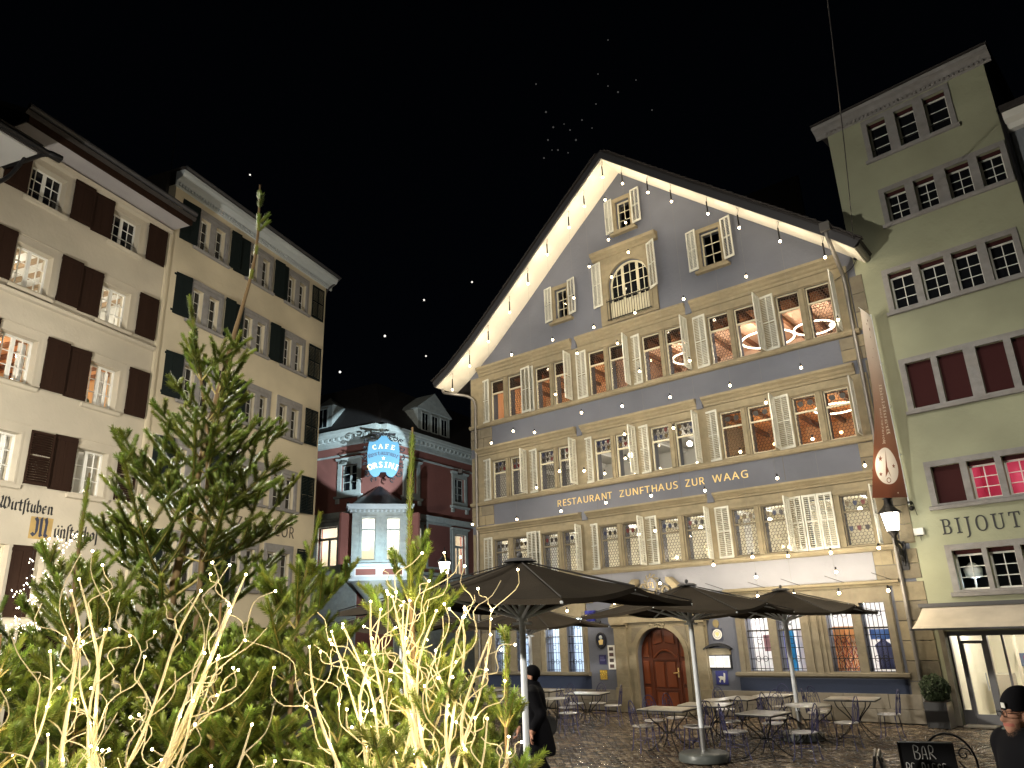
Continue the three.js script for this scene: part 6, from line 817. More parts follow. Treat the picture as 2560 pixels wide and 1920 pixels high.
// ---------------------------------------------------------------- firs
const needleGeo = (() => {
  const R = rng(2), pos = [], L = 0.06, n = 64;
  for (let i = 0; i < n; i++) {
    const y = (i / n) * L, a = i * 2.399 + R() * 0.5, len = 0.021 + 0.006 * R(), out = 0.86 + 0.1 * R(), d = V(Math.cos(a) * out, 0.62 + 0.25 * R(), Math.sin(a) * out * 0.75).normalize(), w = V(-Math.sin(a), 0.1, Math.cos(a)).multiplyScalar(0.0021);
    const b = V(Math.cos(a) * 0.002, y, Math.sin(a) * 0.002), m = b.clone().addScaledVector(d, len * 0.6), t = b.clone().addScaledVector(d, len);
    for (const p of [b.clone().sub(w), m.clone().add(w), b.clone().add(w), b.clone().sub(w), m.clone().sub(w), m.clone().add(w), m.clone().sub(w), t, m.clone().add(w)]) pos.push(p.x, p.y, p.z);
  }
  const g = new THREE.BufferGeometry(); g.setAttribute('position', new THREE.Float32BufferAttribute(pos, 3)); g.computeVertexNormals(); g.setAttribute('uv', new THREE.Float32BufferAttribute(new Float32Array((pos.length / 3) * 2), 2)); return g;
})();
const needleMat = new THREE.MeshPhysicalMaterial({ color: lin(1, 1, 1), roughness: 0.5, side: THREE.DoubleSide, transmission: 0.18, thickness: 0 });
const barkMat = std([0.24, 0.16, 0.075], 0.8, { map: T.wood, bumpMap: T.woodB, bumpScale: 0.004 }), twigMat = std([0.46, 0.37, 0.13], 0.7), twigGeo = new THREE.CylinderGeometry(0.55, 1, 1, 5, 1).translate(0, 0.5, 0);
function fir(name, label, trunk, o) {
  const base = trunk[0], t = thing(name, label, 'fir tree', base, 0, undefined), R = rng(o.seed), b0 = V(...base), pts = trunk.map((p) => V(...p).sub(b0)), curve = new THREE.CatmullRomCurve3(pts), H = pts[pts.length - 1].y;
  new Col().taper(pts, o.r, 0.006, 26, 7).build('trunk', barkMat, t);
  const clusters = [], twigs = [], Y = V(0, 1, 0);
  const shoot = (p, d, len, r, depth, tone) => {   // one shoot, needles along it, side shoots in its plane
    const side = V().crossVectors(d, Y).normalize(); if (side.lengthSq() < 0.1) side.set(1, 0, 0); const up = V().crossVectors(side, d).normalize(), seg = Math.max(1, Math.round(len / 0.05)); let q = p.clone(), dd = d.clone();
    for (let i = 0; i < seg; i++) {
      dd.addScaledVector(Y, o.curl * 0.05).addScaledVector(side, (R() - 0.5) * 0.06).normalize(); const nx = q.clone().addScaledVector(dd, len / seg), rr = r * (1 - (0.7 * i) / seg);
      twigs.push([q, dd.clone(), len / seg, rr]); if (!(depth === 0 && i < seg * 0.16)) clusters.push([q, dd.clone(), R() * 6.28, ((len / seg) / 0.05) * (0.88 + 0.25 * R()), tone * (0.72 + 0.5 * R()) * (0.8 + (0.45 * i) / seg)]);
      const s = (i + 1) / seg, rest = len * (1 - s);
      if (depth < 2 && i > seg * 0.14 && rest > 0.05 && (depth ? i % 3 === 1 : i % (o.every ?? 2) === 0)) for (const f of [1, -1]) { if (R() < (depth ? 0.5 : 0.85)) { const e = dd.clone().multiplyScalar(0.72).addScaledVector(side, f * (0.62 + 0.25 * R())).addScaledVector(up, 0.1 + 0.22 * R()).normalize(); shoot(nx, e, Math.min(o.maxSide ?? 0.34, (0.05 + rest * 0.62) * (0.6 + 0.6 * R())), rr * 0.6, depth + 1, tone); } }
      q = nx;
    }
    return q;
  };
  const yb = o.from ?? 0.5, top = H - o.bare; let y = yb, k = 0;
  while (y < top + 0.001) {
    const f = (y - yb) / (top - yb + 1e-6); let s = 0; for (let i = 0; i <= 60; i++) if (curve.getPointAt(i / 60).y <= y) s = i / 60; const p = curve.getPointAt(s), n = o.n ?? 5, a0 = R() * 6.28;
    for (let i = 0; i < n; i++) {
      const a = a0 + ((i + (R() - 0.5) * 0.5) / n) * PI * 2, el = (o.e0 ?? 0.12) + ((o.e1 ?? 0.85) - (o.e0 ?? 0.12)) * Math.pow(f, 1.3) + (R() - 0.5) * 0.3, len = (o.R * Math.pow(1 - f, o.pw ?? 0.8) + o.tip) * (0.72 + 0.5 * R()), d = V(Math.cos(a) * Math.cos(el), Math.sin(el), Math.sin(a) * Math.cos(el)), near = (p.z + d.z * len) > (o.zMax ?? 9);
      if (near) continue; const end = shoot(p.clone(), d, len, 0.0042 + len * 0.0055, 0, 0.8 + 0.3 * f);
      void end; k++;
    }
    y += (o.gap ?? 0.2) * (0.75 + 0.5 * R()) * (0.7 + 0.6 * f);
  }
  // thin needles on the bare leader
  for (let yy = top; yy < H - 0.03; yy += 0.055) { let s = 0; for (let i = 0; i <= 80; i++) if (curve.getPointAt(i / 80).y <= yy) s = i / 80; if (R() < (o.leader ?? 0.5)) clusters.push([curve.getPointAt(s), curve.getTangentAt(s), R() * 6, 1.15, 1.1]); if (R() < 0.16) { const a = R() * 6.28; shoot(curve.getPointAt(s), V(Math.cos(a) * 0.6, 0.8, Math.sin(a) * 0.6).normalize(), 0.05 + 0.06 * R(), 0.003, 2, 1); } }
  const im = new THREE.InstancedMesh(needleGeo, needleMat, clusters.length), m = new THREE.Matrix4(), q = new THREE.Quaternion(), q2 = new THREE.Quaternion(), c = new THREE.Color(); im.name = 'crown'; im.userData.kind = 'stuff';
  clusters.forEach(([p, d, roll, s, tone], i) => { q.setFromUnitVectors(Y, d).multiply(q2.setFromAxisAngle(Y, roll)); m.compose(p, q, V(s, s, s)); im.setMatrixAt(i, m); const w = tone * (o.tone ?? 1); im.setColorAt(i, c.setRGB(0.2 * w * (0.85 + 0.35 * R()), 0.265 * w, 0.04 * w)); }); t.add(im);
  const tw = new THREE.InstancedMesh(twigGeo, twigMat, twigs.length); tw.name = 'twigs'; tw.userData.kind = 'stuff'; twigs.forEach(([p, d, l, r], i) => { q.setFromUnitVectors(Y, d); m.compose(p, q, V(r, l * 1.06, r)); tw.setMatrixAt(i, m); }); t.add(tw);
  fir.count = (fir.count ?? 0) + clusters.length; return t;
}
fir('fir_tree', 'tallest fir with a long bare leaning leader before the cream houses', [[-2.12, 0.3, -4.6], [-2.1, 1.62, -4.6], [-2.09, 2.49, -4.6], [-2.04, 2.96, -4.6], [-1.97, 3.53, -4.6], [-1.87, 4.13, -4.6], [-1.76, 4.79, -4.6], [-1.77, 5.36, -4.6]], { seed: 4, r: 0.045, R: 0.95, tip: 0.3, bare: 1.2, from: 1.2, gap: 0.4, n: 5, e0: 0.26, e1: 0.95, curl: 0.6, leader: 0.25, tone: 1.0, every: 3, pw: 1.0, maxSide: 0.42 });
fir('fir_tree', 'second stem of a fir left of the tall leader', [[-1.86, 1.6, -4.45], [-1.87, 2.9, -4.45], [-1.9, 3.4, -4.45], [-2.0, 3.9, -4.45], [-2.12, 4.42, -4.45]], { seed: 14, r: 0.022, R: 0.4, tip: 0.22, bare: 0.5, from: 1.1, gap: 0.3, n: 4, e0: 0.25, e1: 1.0, curl: 0.7, leader: 0.8, tone: 0.9 });
fir('fir_tree', 'young fir with upright tip left of the tall fir, below the blackletter sign', [[-1.98, 0.3, -3.6], [-2.01, 1.93, -3.6], [-2.09, 2.34, -3.6], [-2.11, 2.73, -3.6], [-2.11, 3.06, -3.6]], { seed: 23, r: 0.026, R: 0.5, tip: 0.2, bare: 0.36, from: 1.0, gap: 0.22, n: 5, e0: 0.2, e1: 1.05, curl: 0.8, leader: 0.9, tone: 1.0 });
fir('fir_tree', 'fir in the middle behind the pale twigs, its tip before the red house', [[-1.14, 0.3, -4.0], [-1.16, 1.68, -4.0], [-1.16, 2.14, -4.0], [-1.14, 2.43, -4.0], [-1.06, 2.88, -4.0]], { seed: 31, r: 0.024, R: 0.62, tip: 0.24, bare: 0.42, from: 1.0, gap: 0.22, n: 5, e0: 0.2, e1: 0.95, curl: 0.8, leader: 0.9 });
fir('fir_tree', 'slim fir with a tall bare shoot rising through the pale twigs on the right', [[-0.42, 0.3, -3.4], [-0.44, 1.75, -3.4], [-0.48, 2.39, -3.4], [-0.49, 2.74, -3.4], [-0.48, 3.18, -3.4]], { seed: 45, r: 0.024, R: 0.34, tip: 0.26, bare: 0.74, from: 1.1, gap: 0.2, n: 5, e0: 0.45, e1: 1.25, curl: 1.0, leader: 0.9 });
fir('fir_tree', 'small fir tip with upright shoots at the foot of the near parasol pole', [[-0.06, 0.3, -3.2], [-0.07, 1.4, -3.2], [-0.07, 1.91, -3.2], [-0.055, 2.24, -3.2]], { seed: 52, r: 0.014, R: 0.14, tip: 0.13, bare: 0.32, from: 1.0, gap: 0.22, n: 5, e0: 0.4, e1: 0.95, curl: 0.9, leader: 1 });
fir('fir_tree', 'dense low fir filling the lower left corner', [[-1.92, 0.3, -2.95], [-1.93, 1.6, -2.95], [-1.98, 2.3, -2.95]], { seed: 61, r: 0.024, R: 0.5, tip: 0.16, bare: 0.16, from: 0.8, gap: 0.16, n: 6, e0: 0.25, e1: 0.9, curl: 0.8, tone: 0.95 });
fir('fir_tree', 'low bushy fir between the left twigs and the middle fir', [[-1.42, 0.3, -3.7], [-1.42, 1.6, -3.7], [-1.44, 2.42, -3.7]], { seed: 73, r: 0.024, R: 0.56, tip: 0.18, bare: 0.25, from: 0.8, gap: 0.17, n: 6, e0: 0.15, e1: 0.9, curl: 0.8, tone: 1.0 });
fir('fir_tree', 'low bushy fir behind the foot of the right pale twigs', [[-0.82, 0.3, -3.65], [-0.83, 1.4, -3.65], [-0.84, 2.02, -3.65]], { seed: 85, r: 0.02, R: 0.5, tip: 0.16, bare: 0.2, from: 0.7, gap: 0.17, n: 6, e0: 0.15, e1: 0.9, curl: 0.8, tone: 0.95 });
// ---------------------------------------------------------------- pale willow twigs with small lamps
const willowMat = std([0.62, 0.53, 0.34], 0.7, { bumpMap: T.woodB, bumpScale: 0.002 }), ledMat = glow([1, 0.82, 0.5], 60), ledGeo = new THREE.SphereGeometry(0.0042, 8, 6);
function willow(label, base, tips, o) {
  const t = thing('lit_twigs', label, 'lit twigs', base, 0), R = rng(o.seed), b = V(...base); let leds = 0;
  const led = (p) => { const m = mesh('led_bulb', ledGeo, ledMat, t); m.position.copy(p); point(p.clone().add(b).toArray(), [1, 0.82, 0.45], STREET.led * (o.k ?? 1), 0.25); leds++; };
  const wiggle = (p, e, n, amp) => { const out = [p.clone()], f1 = 6 + 6 * R(), f2 = R() * 6, d = e.clone().sub(p), s = V().crossVectors(d, V(0, 0, 1)).normalize(), u = V().crossVectors(d, s).normalize(); for (let i = 1; i <= n; i++) { const k = i / n, w = amp * Math.min(1, k * 2.2); out.push(p.clone().addScaledVector(d, k).addScaledVector(s, w * (Math.sin(k * f1 + f2) - Math.sin(f2) * (1 - k)) + (R() - 0.5) * amp * 0.6).addScaledVector(u, w * Math.cos(k * f1 * 0.8 + f2) * 0.6)); } return out; };
  for (const [tx, ty, tz, r0, foot] of tips) {
    const c = new Col(), p0 = V(foot ?? 0, 0, (R() - 0.5) * 0.06), e = V(tx, ty, tz).sub(b), main = wiggle(p0, e, 11, o.amp ?? 0.035), cv = new THREE.CatmullRomCurve3(main); c.taper(main, r0, 0.0032, 26, 6);
    const L = e.distanceTo(p0), n = o.sub ?? 6; led(cv.getPointAt(1)); if (R() < 0.8) led(cv.getPointAt(0.72 + 0.2 * R()).add(V(0.006, 0, 0.012)));
    for (let i = 0; i < n; i++) {
      const s = 0.42 + (0.52 * (i + R())) / n, q = cv.getPointAt(s), tg = cv.getTangentAt(s), a = R() * 6.28, d = tg.clone().multiplyScalar(0.8).add(V(Math.cos(a) * 0.62, 0.18, Math.sin(a) * 0.5)).normalize(), len = L * (0.1 + 0.16 * R()), q2 = q.clone().addScaledVector(d, len), pts = wiggle(q, q2, 6, (o.amp ?? 0.035) * 0.75); c.taper(pts, Math.max(0.0026, r0 * 0.42 * (1.1 - s)), 0.0018, 14, 5); if (R() < 0.6) led(pts[6]); if (R() < 0.25) led(pts[3].clone().add(V(0, 0.004, 0.008)));
      if (R() < 0.6) { const cv2 = new THREE.CatmullRomCurve3(pts), w = cv2.getPointAt(0.5), a2 = R() * 6.28, w2 = w.clone().add(V(Math.cos(a2) * 0.06, 0.05 + 0.05 * R(), Math.sin(a2) * 0.05)), p3 = wiggle(w, w2, 4, 0.012); c.taper(p3, 0.0022, 0.0014, 8, 4); if (R() < 0.5) led(w2); }
    }
    c.build('stem', willowMat, t);
  }
  willow.leds = (willow.leds ?? 0) + leds; return t;
}
{
  const R = rng(99), T1 = []; for (let i = 0; i < 13; i++) { const k = i / 12; T1.push([-0.8 + 0.68 * k + (R() - 0.5) * 0.05, 2.08 + 0.3 * Math.sin(0.35 + k * 2.3) + (R() - 0.5) * 0.12, -3.18 + (R() - 0.5) * 0.3, 0.014 + 0.01 * R(), (k - 0.5) * 0.2]); }
  willow('big sheaf of pale curly twigs with many small lamps right of the middle', [-0.43, 0.55, -3.2], T1, { seed: 5, sub: 6, amp: 0.045 });
  willow('pale twigs with small lamps leaning to the right beside the middle of the firs', [-1.86, 0.75, -2.85], [[-0.97, 2.46, -2.8, 0.022, 0], [-1.02, 2.36, -2.75, 0.019, 0.05], [-1.18, 2.42, -2.9, 0.012, -0.04], [-1.06, 2.2, -2.7, 0.012, 0.12], [-1.12, 2.05, -2.75, 0.01, 0.2]], { seed: 17, sub: 6, amp: 0.034 });
  willow('pale upright twigs with small lamps in front of the young left fir', [-1.42, 0.7, -3.0], [[-1.8, 2.45, -3.0, 0.019, 0], [-1.74, 2.5, -3.02, 0.017, 0.02], [-1.62, 2.3, -2.97, 0.014, 0.03], [-1.68, 2.25, -3.05, 0.013, -0.02]], { seed: 28, sub: 5, amp: 0.04 });
  willow('low pale twigs with small lamps at the left edge', [-1.7, 0.7, -2.9], [[-1.9, 2.1, -2.9, 0.01, 0], [-1.78, 2.23, -2.9, 0.011, 0.02], [-1.72, 1.95, -2.85, 0.01, 0.05]], { seed: 36, sub: 4, amp: 0.03 });
  willow('few low pale twigs with small lamps by the foot of the near parasol pole', [-0.2, 0.7, -2.9], [[-0.09, 1.89, -2.9, 0.008, 0.02], [-0.055, 1.84, -2.88, 0.006, 0.04], [-0.16, 1.95, -2.9, 0.008, 0]], { seed: 44, sub: 4, amp: 0.03 });
  willow('single pale twig with small lamps crossing the low firs in the middle', [-1.2, 0.9, -2.75], [[-0.93, 1.98, -2.7, 0.008, 0.05], [-0.86, 1.86, -2.75, 0.006, 0.1]], { seed: 58, sub: 4, amp: 0.02 });
  const rope = thing('planting_trough', 'low dark wooden trough in which the firs and twigs stand', 'trough', [-1.1, 0, -3.65]); new Col().box(-1.5, 1.5, 0.0, 0.62, -1.15, -1.1).box(-1.5, 1.5, 0.0, 0.62, 1.05, 1.1).box(-1.5, -1.45, 0, 0.62, -1.1, 1.05).box(1.45, 1.5, 0, 0.62, -1.1, 1.05).build('side_board', M.brown, rope); new Col().box(-1.45, 1.45, 0.5, 0.56, -1.1, 1.05).build('soil', std([0.03, 0.022, 0.015], 0.95), rope);
}
console.log('needle clusters', fir.count, 'leds', willow.leds);
// ---------------------------------------------------------------- people
function sdfMesh(f, lo, hi, cell) {  // smooth union of tapered capsules meshed on a grid
  const size = Math.max(hi[0] - lo[0], hi[1] - lo[1], hi[2] - lo[2]), res = Math.min(150, Math.ceil(size / cell) + 2), mc = new MarchingCubes(res, new THREE.MeshStandardMaterial(), false, false, 240000);
  const h = size / 2, cx = (lo[0] + hi[0]) / 2, cy = (lo[1] + hi[1]) / 2, cz = (lo[2] + hi[2]) / 2, half = res / 2; mc.isolation = 0;
  for (let k = 0; k < res; k++) { const z = cz + ((k - half) / half) * h; for (let j = 0; j < res; j++) { const y = cy + ((j - half) / half) * h; for (let i = 0; i < res; i++) { const x = cx + ((i - half) / half) * h; mc.field[i + j * res + k * res * res] = x < lo[0] || x > hi[0] || y < lo[1] || y > hi[1] || z < lo[2] || z > hi[2] ? -1 : -f(x, y, z); } } }
  mc.update(); const n = mc.count ?? mc.geometry.drawRange.count, p = new Float32Array(n * 3);
  for (let i = 0; i < n; i++) { p[i * 3] = cx + mc.positionArray[i * 3] * h; p[i * 3 + 1] = cy + mc.positionArray[i * 3 + 1] * h; p[i * 3 + 2] = cz + mc.positionArray[i * 3 + 2] * h; }
  const g = new THREE.BufferGeometry(); g.setAttribute('position', new THREE.BufferAttribute(p, 3)); g.setAttribute('normal', new THREE.BufferAttribute(mc.normalArray.slice(0, n * 3), 3)); g.setAttribute('uv', new THREE.BufferAttribute(new Float32Array(n * 2), 2));
  const nn = g.attributes.normal; let bad = 0; for (let i = 0; i < n; i++) { const l = Math.hypot(nn.getX(i), nn.getY(i), nn.getZ(i)); if (!(l > 0.01)) bad++; else nn.setXYZ(i, nn.getX(i) / l, nn.getY(i) / l, nn.getZ(i) / l); }
  // outward normals from the field itself
  const e = cell * 0.5; for (let i = 0; i < n; i++) { const x = p[i * 3], y = p[i * 3 + 1], z = p[i * 3 + 2], a = f(x + e, y, z) - f(x - e, y, z), b = f(x, y + e, z) - f(x, y - e, z), c = f(x, y, z + e) - f(x, y, z - e), l = Math.hypot(a, b, c) || 1; nn.setXYZ(i, a / l, b / l, c / l); }
  return g;
}
const cap = (a, b, r0, r1) => { const dx = b[0] - a[0], dy = b[1] - a[1], dz = b[2] - a[2], L2 = dx * dx + dy * dy + dz * dz || 1e-9; return (x, y, z) => { let t = ((x - a[0]) * dx + (y - a[1]) * dy + (z - a[2]) * dz) / L2; t = t < 0 ? 0 : t > 1 ? 1 : t; return Math.hypot(x - a[0] - dx * t, y - a[1] - dy * t, z - a[2] - dz * t) - (r0 + (r1 - r0) * t); }; };
const ell = (c, r) => (x, y, z) => { const a = (x - c[0]) / r[0], b = (y - c[1]) / r[1], d = (z - c[2]) / r[2], q = Math.hypot(a, b, d); return (q - 1) * Math.min(...r); };
function blend(list, k) { return (x, y, z) => { let d = list[0](x, y, z); for (let i = 1; i < list.length; i++) { const e = list[i](x, y, z), h = Math.max(k - Math.abs(d - e), 0) / k; d = Math.min(d, e) - h * h * k * 0.25; } return d; }; }
function colour(g, fn) { const p = g.attributes.position, c = new Float32Array(p.count * 3); for (let i = 0; i < p.count; i++) { const v = fn(p.getX(i), p.getY(i), p.getZ(i)); c.set(v, i * 3); } g.setAttribute('color', new THREE.BufferAttribute(c, 3)); return g; }
const headField = (y0) => { const H = blend([ell([0, y0 + 0.125, -0.012], [0.076, 0.1, 0.094]), ell([0, y0 + 0.06, 0.03], [0.058, 0.07, 0.062]), ell([0, y0 + 0.02, 0.052], [0.034, 0.028, 0.032])], 0.05), nose = cap([0, y0 + 0.115, 0.085], [0, y0 + 0.078, 0.108], 0.009, 0.015), wing = ell([0, y0 + 0.075, 0.094], [0.02, 0.011, 0.014]), lip = ell([0, y0 + 0.045, 0.08], [0.026, 0.01, 0.013]), brow = ell([0, y0 + 0.14, 0.072], [0.055, 0.012, 0.016]), ears = [-1, 1].map((s) => ell([s * 0.08, y0 + 0.1, -0.005], [0.012, 0.032, 0.02])), neck = cap([0, y0 - 0.1, -0.03], [0, y0 + 0.05, -0.015], 0.06, 0.052), chin = ell([0, y0 + 0.005, 0.062], [0.022, 0.016, 0.018]), soft = blend([H, nose, wing, lip, brow, ...ears, neck, chin], 0.018), e1 = ell([0.032, y0 + 0.115, 0.088], [0.017, 0.011, 0.012]), e2 = ell([-0.032, y0 + 0.115, 0.088], [0.017, 0.011, 0.012]); return (x, y, z) => Math.max(soft(x, y, z), -Math.min(e1(x, y, z), e2(x, y, z)) * 0.7 - 0.002); };
function handField(w, dir, s, thumbSide) {  // a relaxed hand hanging from wrist w along dir
  const d = V(...dir).normalize(), sd = V().crossVectors(d, V(0, 0, 1)).normalize().multiplyScalar(thumbSide), nr = V().crossVectors(sd, d), P = (a, b, c) => V(...w).addScaledVector(d, a * s).addScaledVector(sd, b * s).addScaledVector(nr, c * s).toArray(), L = [cap(P(0, 0, 0), P(0.05, 0.005, 0), 0.024 * s, 0.026 * s), cap(P(0.03, -0.022, 0), P(0.085, -0.028, 0.004), 0.015 * s, 0.012 * s), cap(P(0.03, 0.02, 0), P(0.09, 0.026, 0.004), 0.016 * s, 0.012 * s)], out = [blend(L, 0.02 * s)];
  [[0.028, 0.07], [0.01, 0.078], [-0.009, 0.072], [-0.028, 0.055]].forEach(([b, l]) => { const k0 = P(0.088, b, 0.002), k1 = P(0.088 + l * 0.5, b * 1.05, 0.008), k2 = P(0.088 + l * 0.8, b * 1.05, 0.026), k3 = P(0.088 + l * 0.9, b, 0.044); out.push(blend([cap(k0, k1, 0.0095 * s, 0.009 * s), cap(k1, k2, 0.009 * s, 0.0082 * s), cap(k2, k3, 0.0082 * s, 0.0072 * s)], 0.004)); });
  out.push(blend([cap(P(0.025, 0.022, 0.004), P(0.06, 0.05, 0.016), 0.012 * s, 0.0105 * s), cap(P(0.06, 0.05, 0.016), P(0.09, 0.055, 0.03), 0.0105 * s, 0.0085 * s)], 0.005)); return blend(out, 0.008);
}
const skin = [0.42, 0.22, 0.15], personMat = new THREE.MeshPhysicalMaterial({ vertexColors: true, roughness: 0.8, color: 0xffffff, specularIntensity: 0.35 }), cloth = (c, b) => new THREE.MeshPhysicalMaterial({ color: lin(...c), roughness: 0.9, specularIntensity: 0.12, bumpMap: T.cloth, bumpScale: b });
{
  // walker behind the near parasol pole, facing left
  const t = thing('person', 'person in a black coat and black knitted cap walking left behind the near parasol pole', 'person', [0.13, 0, -11.3], -PI / 2 - 0.08);
  const legs = [cap([0.1, 0.9, 0], [0.11, 0.5, 0.2], 0.095, 0.062), cap([0.11, 0.5, 0.2], [0.1, 0.1, 0.2], 0.062, 0.045), cap([0.1, 0.05, 0.16], [0.1, 0.04, 0.36], 0.045, 0.036), cap([-0.1, 0.9, 0], [-0.1, 0.5, -0.08], 0.095, 0.064), cap([-0.1, 0.5, -0.08], [-0.1, 0.14, -0.36], 0.064, 0.046), cap([-0.1, 0.1, -0.4], [-0.1, 0.035, -0.25], 0.045, 0.036)];
  const torso = [cap([0, 0.88, 0], [0, 1.1, 0], 0.16, 0.15), cap([0, 1.1, 0], [0, 1.36, -0.01], 0.16, 0.165), ell([0, 1.3, -0.02], [0.21, 0.2, 0.14]), cap([-0.18, 1.43, -0.01], [0.18, 1.43, -0.01], 0.075, 0.075), cap([0, 1.42, -0.01], [0, 1.52, 0], 0.085, 0.07)];
  const arms = [1, -1].flatMap((s) => { const sw = s > 0 ? -0.1 : 0.12; return [cap([s * 0.21, 1.42, -0.01], [s * 0.26, 1.15, sw - 0.03], 0.066, 0.056), cap([s * 0.26, 1.15, sw - 0.03], [s * 0.24, 0.93, sw + 0.1], 0.056, 0.046)]; });
  const hands = [1, -1].map((s) => handField([s * 0.24, 0.93, (s > 0 ? -0.1 : 0.12) + 0.1], [0, -1, 0.25], 1, -s));
  const hd = headField(1.5), body = blend([...legs, ...torso, ...arms], 0.06), all = (x, y, z) => { let d = body(x, y, z); if (y > 1.35) d = Math.min(d, hd(x, y, z)); if (y < 1.0) for (const h of hands) d = Math.min(d, h(x, y, z)); return d; };
  const g = sdfMesh(all, [-0.42, 0, -0.55], [0.42, 1.78, 0.5], 0.0125); mesh('body', colour(g, (x, y, z) => ((y > 1.56 && z > -0.02) || (y < 0.95 && Math.abs(x) > 0.19 && y > 0.7) ? skin : y < 0.09 ? [0.006, 0.006, 0.006] : [0.006, 0.006, 0.007])), personMat, t);
  const coat = blend([cap([0, 0.72, -0.04], [0, 1.15, 0], 0.2, 0.185), ell([0, 1.3, -0.02], [0.235, 0.22, 0.165]), cap([0, 0.66, -0.1], [0, 0.9, -0.05], 0.2, 0.19), cap([0, 1.47, -0.005], [0, 1.6, -0.01], 0.1, 0.092)], 0.08), slv = blend([1, -1].flatMap((s) => { const sw = s > 0 ? -0.1 : 0.12; return [cap([s * 0.2, 1.41, -0.01], [s * 0.265, 1.15, sw - 0.03], 0.085, 0.072), cap([s * 0.265, 1.15, sw - 0.03], [s * 0.245, 0.98, sw + 0.07], 0.072, 0.06)]; }), 0.03), cf = blend([coat, slv], 0.04);
  mesh('coat', sdfMesh((x, y, z) => Math.max(cf(x, y, z), 0.6 - y, y - 1.575 - z * 0.35), [-0.42, 0.58, -0.42], [0.42, 1.66, 0.36], 0.013), cloth([0.006, 0.006, 0.0075], 0.003), t);
  mesh('knitted_cap', sdfMesh(((q) => (x, y, z) => Math.max(q(x, y, z), 1.628 - y - z * -0.25))(ell([0, 1.655, -0.018], [0.098, 0.115, 0.112])), [-0.13, 1.58, -0.16], [0.13, 1.8, 0.13], 0.007), cloth([0.005, 0.005, 0.006], 0.006), t);
  mesh('shoulder_bag', sdfMesh(blend([ell([-0.3, 0.92, -0.16], [0.07, 0.14, 0.16]), cap([-0.3, 0.98, -0.22], [-0.3, 0.98, -0.08], 0.06, 0.06)], 0.05), [-0.42, 0.72, -0.36], [-0.18, 1.12, 0.06], 0.012), cloth([0.045, 0.045, 0.045], 0.004), t);
}
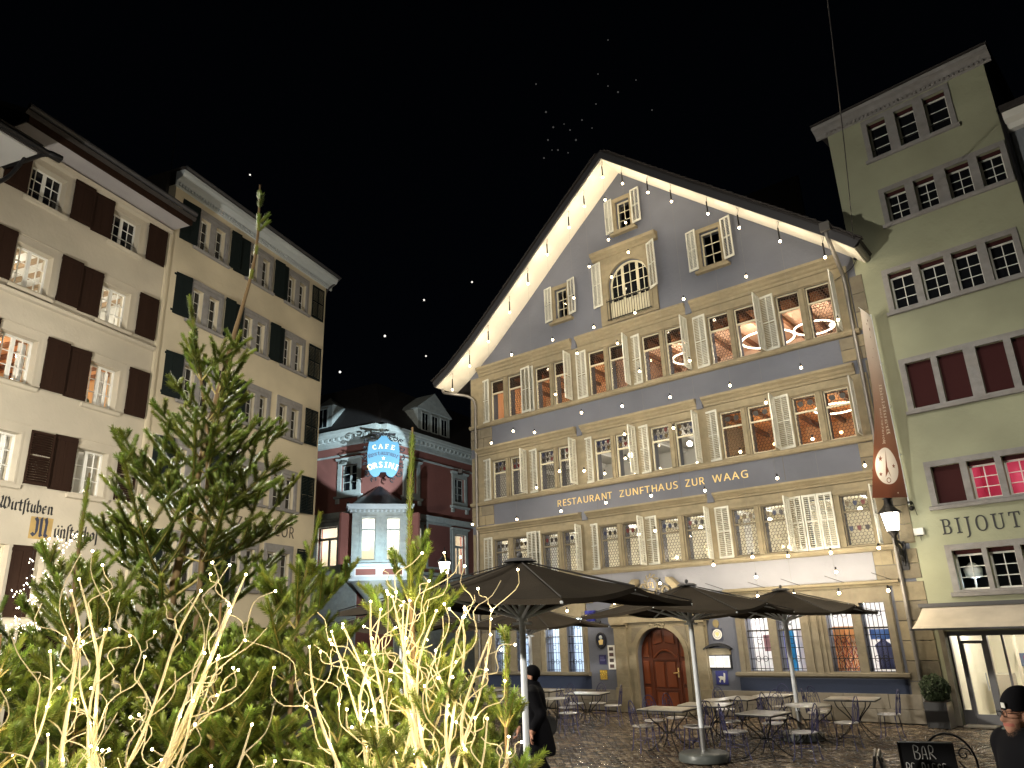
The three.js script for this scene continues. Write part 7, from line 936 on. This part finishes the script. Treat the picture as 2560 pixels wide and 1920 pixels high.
{
  // man at the lower right edge, in profile to the left
  const t = thing('person', 'bearded person with glasses, black knitted cap and dark jacket at the lower right edge', 'person', [3.2, 0, -5.25], -PI / 2 - 0.05), y0 = 1.56; t.scale.setScalar(0.975);
  const legs = [1, -1].flatMap((s) => [cap([s * 0.1, 0.93, 0], [s * 0.11, 0.5, s * 0.12], 0.1, 0.066), cap([s * 0.11, 0.5, s * 0.12], [s * 0.1, 0.1, s * 0.1 - 0.05], 0.066, 0.046), cap([s * 0.1, 0.05, s * 0.1 - 0.09], [s * 0.1, 0.04, s * 0.1 + 0.12], 0.046, 0.036)]);
  const torso = [cap([0, 0.92, 0], [0, 1.15, 0], 0.165, 0.16), ell([0, 1.33, -0.02], [0.215, 0.21, 0.15]), cap([-0.19, 1.47, -0.01], [0.19, 1.47, -0.01], 0.08, 0.08), cap([0, 1.45, -0.02], [0, 1.57, -0.01], 0.085, 0.065)];
  const arms = [1, -1].flatMap((s) => [cap([s * 0.22, 1.46, -0.01], [s * 0.27, 1.18, -0.02], 0.07, 0.06), cap([s * 0.27, 1.18, -0.02], [s * 0.2, 1.16, 0.24], 0.058, 0.046)]), hands = [1, -1].map((s) => handField([s * 0.2, 1.16, 0.25], [-s * 0.2, 0.12, 1], 1, s));
  const hd = headField(y0), body = blend([...legs, ...torso, ...arms], 0.06);
  const g = sdfMesh((x, y, z) => { let d = body(x, y, z); if (y > 1.4 && y < y0 - 0.02) d = Math.min(d, hd(x, y, z)); return d; }, [-0.4, 0, -0.35], [0.4, 1.62, 0.42], 0.0125), hg = sdfMesh(hd, [-0.11, y0 - 0.05, -0.13], [0.11, y0 + 0.24, 0.14], 0.0042);
  const hs = hands.map((h, i) => sdfMesh(h, i ? [-0.34, 1.08, 0.2] : [0.08, 1.08, 0.2], i ? [-0.08, 1.28, 0.48] : [0.34, 1.28, 0.48], 0.0045));
  const all = mergeGeometries([g, hg, ...hs]); mesh('body', colour(all, (x, y, z) => (y > y0 - 0.03 || z > 0.23 ? (y > y0 + 0.036 && y < y0 + 0.055 && z > 0.07 ? [0.4, 0.14, 0.11] : skin) : [0.015, 0.015, 0.018])), personMat, t);
  const cf = blend([cap([0, 0.82, -0.02], [0, 1.15, 0], 0.205, 0.2), ell([0, 1.33, -0.025], [0.25, 0.23, 0.185]), cap([-0.19, 1.46, -0.01], [0.19, 1.46, -0.01], 0.11, 0.11), ...[1, -1].flatMap((s) => [cap([s * 0.23, 1.45, -0.01], [s * 0.285, 1.18, -0.02], 0.095, 0.082), cap([s * 0.285, 1.18, -0.02], [s * 0.215, 1.16, 0.17], 0.08, 0.066)])], 0.05);
  mesh('jacket', sdfMesh((x, y, z) => Math.max(cf(x, y, z), 0.72 - y, y - 1.56), [-0.42, 0.7, -0.36], [0.42, 1.6, 0.3], 0.0115), cloth([0.008, 0.008, 0.01], 0.003), t);
  mesh('collar', sdfMesh(((o, i) => (x, y, z) => Math.max(o(x, y, z), -i(x, y, z), y - y0 - 0.045 + z * 0.35))(cap([0, 1.46, -0.02], [0, y0 + 0.02, -0.015], 0.125, 0.098), cap([0, 1.44, -0.02], [0, y0 + 0.1, -0.01], 0.08, 0.078)), [-0.16, 1.36, -0.18], [0.16, y0 + 0.11, 0.15], 0.008), cloth([0.012, 0.012, 0.014], 0.006), t);
  mesh('hood', sdfMesh(blend([ell([0, 1.52, -0.17], [0.17, 0.1, 0.09]), ell([-0.15, 1.53, -0.07], [0.12, 0.055, 0.13]), ell([0.15, 1.53, -0.07], [0.12, 0.055, 0.13])], 0.05), [-0.3, 1.38, -0.3], [0.3, 1.66, 0.08], 0.01), cloth([0.16, 0.18, 0.16], 0.01), t);
  mesh('knitted_cap', sdfMesh(((q) => (x, y, z) => Math.max(q(x, y, z), y0 + 0.135 - y - z * 0.12))(blend([ell([0, y0 + 0.155, -0.02], [0.098, 0.112, 0.116]), ell([0, y0 + 0.22, -0.05], [0.06, 0.055, 0.07])], 0.05)), [-0.13, y0 + 0.08, -0.17], [0.13, y0 + 0.31, 0.13], 0.006), cloth([0.009, 0.009, 0.011], 0.006), t);
  new Col().ext(rect(-0.022, -0.016, 0.022, 0.016), -0.002, 0.002).g.forEach((q) => mesh('cap_patch', metreUV(plain(q.translate(0.02, y0 + 0.165, 0.098))), M.whitePaint, t));
  const gl = new Col(); for (const s of [-1, 1]) gl.add(new THREE.TorusGeometry(0.024, 0.0025, 6, 20).scale(1.1, 0.85, 1).translate(s * 0.033, y0 + 0.113, 0.106)).cyl(V(s * 0.06, y0 + 0.118, 0.1), V(s * 0.083, y0 + 0.118, 0.0), 0.0025); gl.cyl(V(-0.01, y0 + 0.118, 0.108), V(0.01, y0 + 0.118, 0.108), 0.0025); gl.build('glasses', M.iron, t);
  const R = rng(12), bp = [], n = 1500; for (let i = 0; i < n; i++) { const a = (R() - 0.5) * 2.5, v = R(), r = 0.05 + 0.02 * v, p = V(Math.sin(a) * (0.052 + 0.014 * v), y0 - 0.012 + v * 0.075, 0.03 + Math.cos(a) * (0.046)); if (v > 0.5 && Math.abs(a) < 0.35 && v < 0.72) continue; if (v > 0.75 && Math.abs(a) < 0.9) continue; const d = V(Math.sin(a) * 0.6, -0.5, Math.cos(a) * 0.6).normalize(), q = p.clone().addScaledVector(d, 0.018 + 0.012 * R()), w = V(Math.cos(a), 0, -Math.sin(a)).multiplyScalar(0.0017); bp.push(p.clone().sub(w), p.clone().add(w), q); void r; }
  const bg = new THREE.BufferGeometry().setFromPoints(bp); bg.computeVertexNormals(); mesh('beard', metreUV(plain(bg)), std([0.2, 0.11, 0.07], 0.7, { side: THREE.DoubleSide }), t);
}
scene.traverse((o) => { if (o.isMesh) { o.castShadow = o.receiveShadow = true; } });
renderer.render(scene, camera);
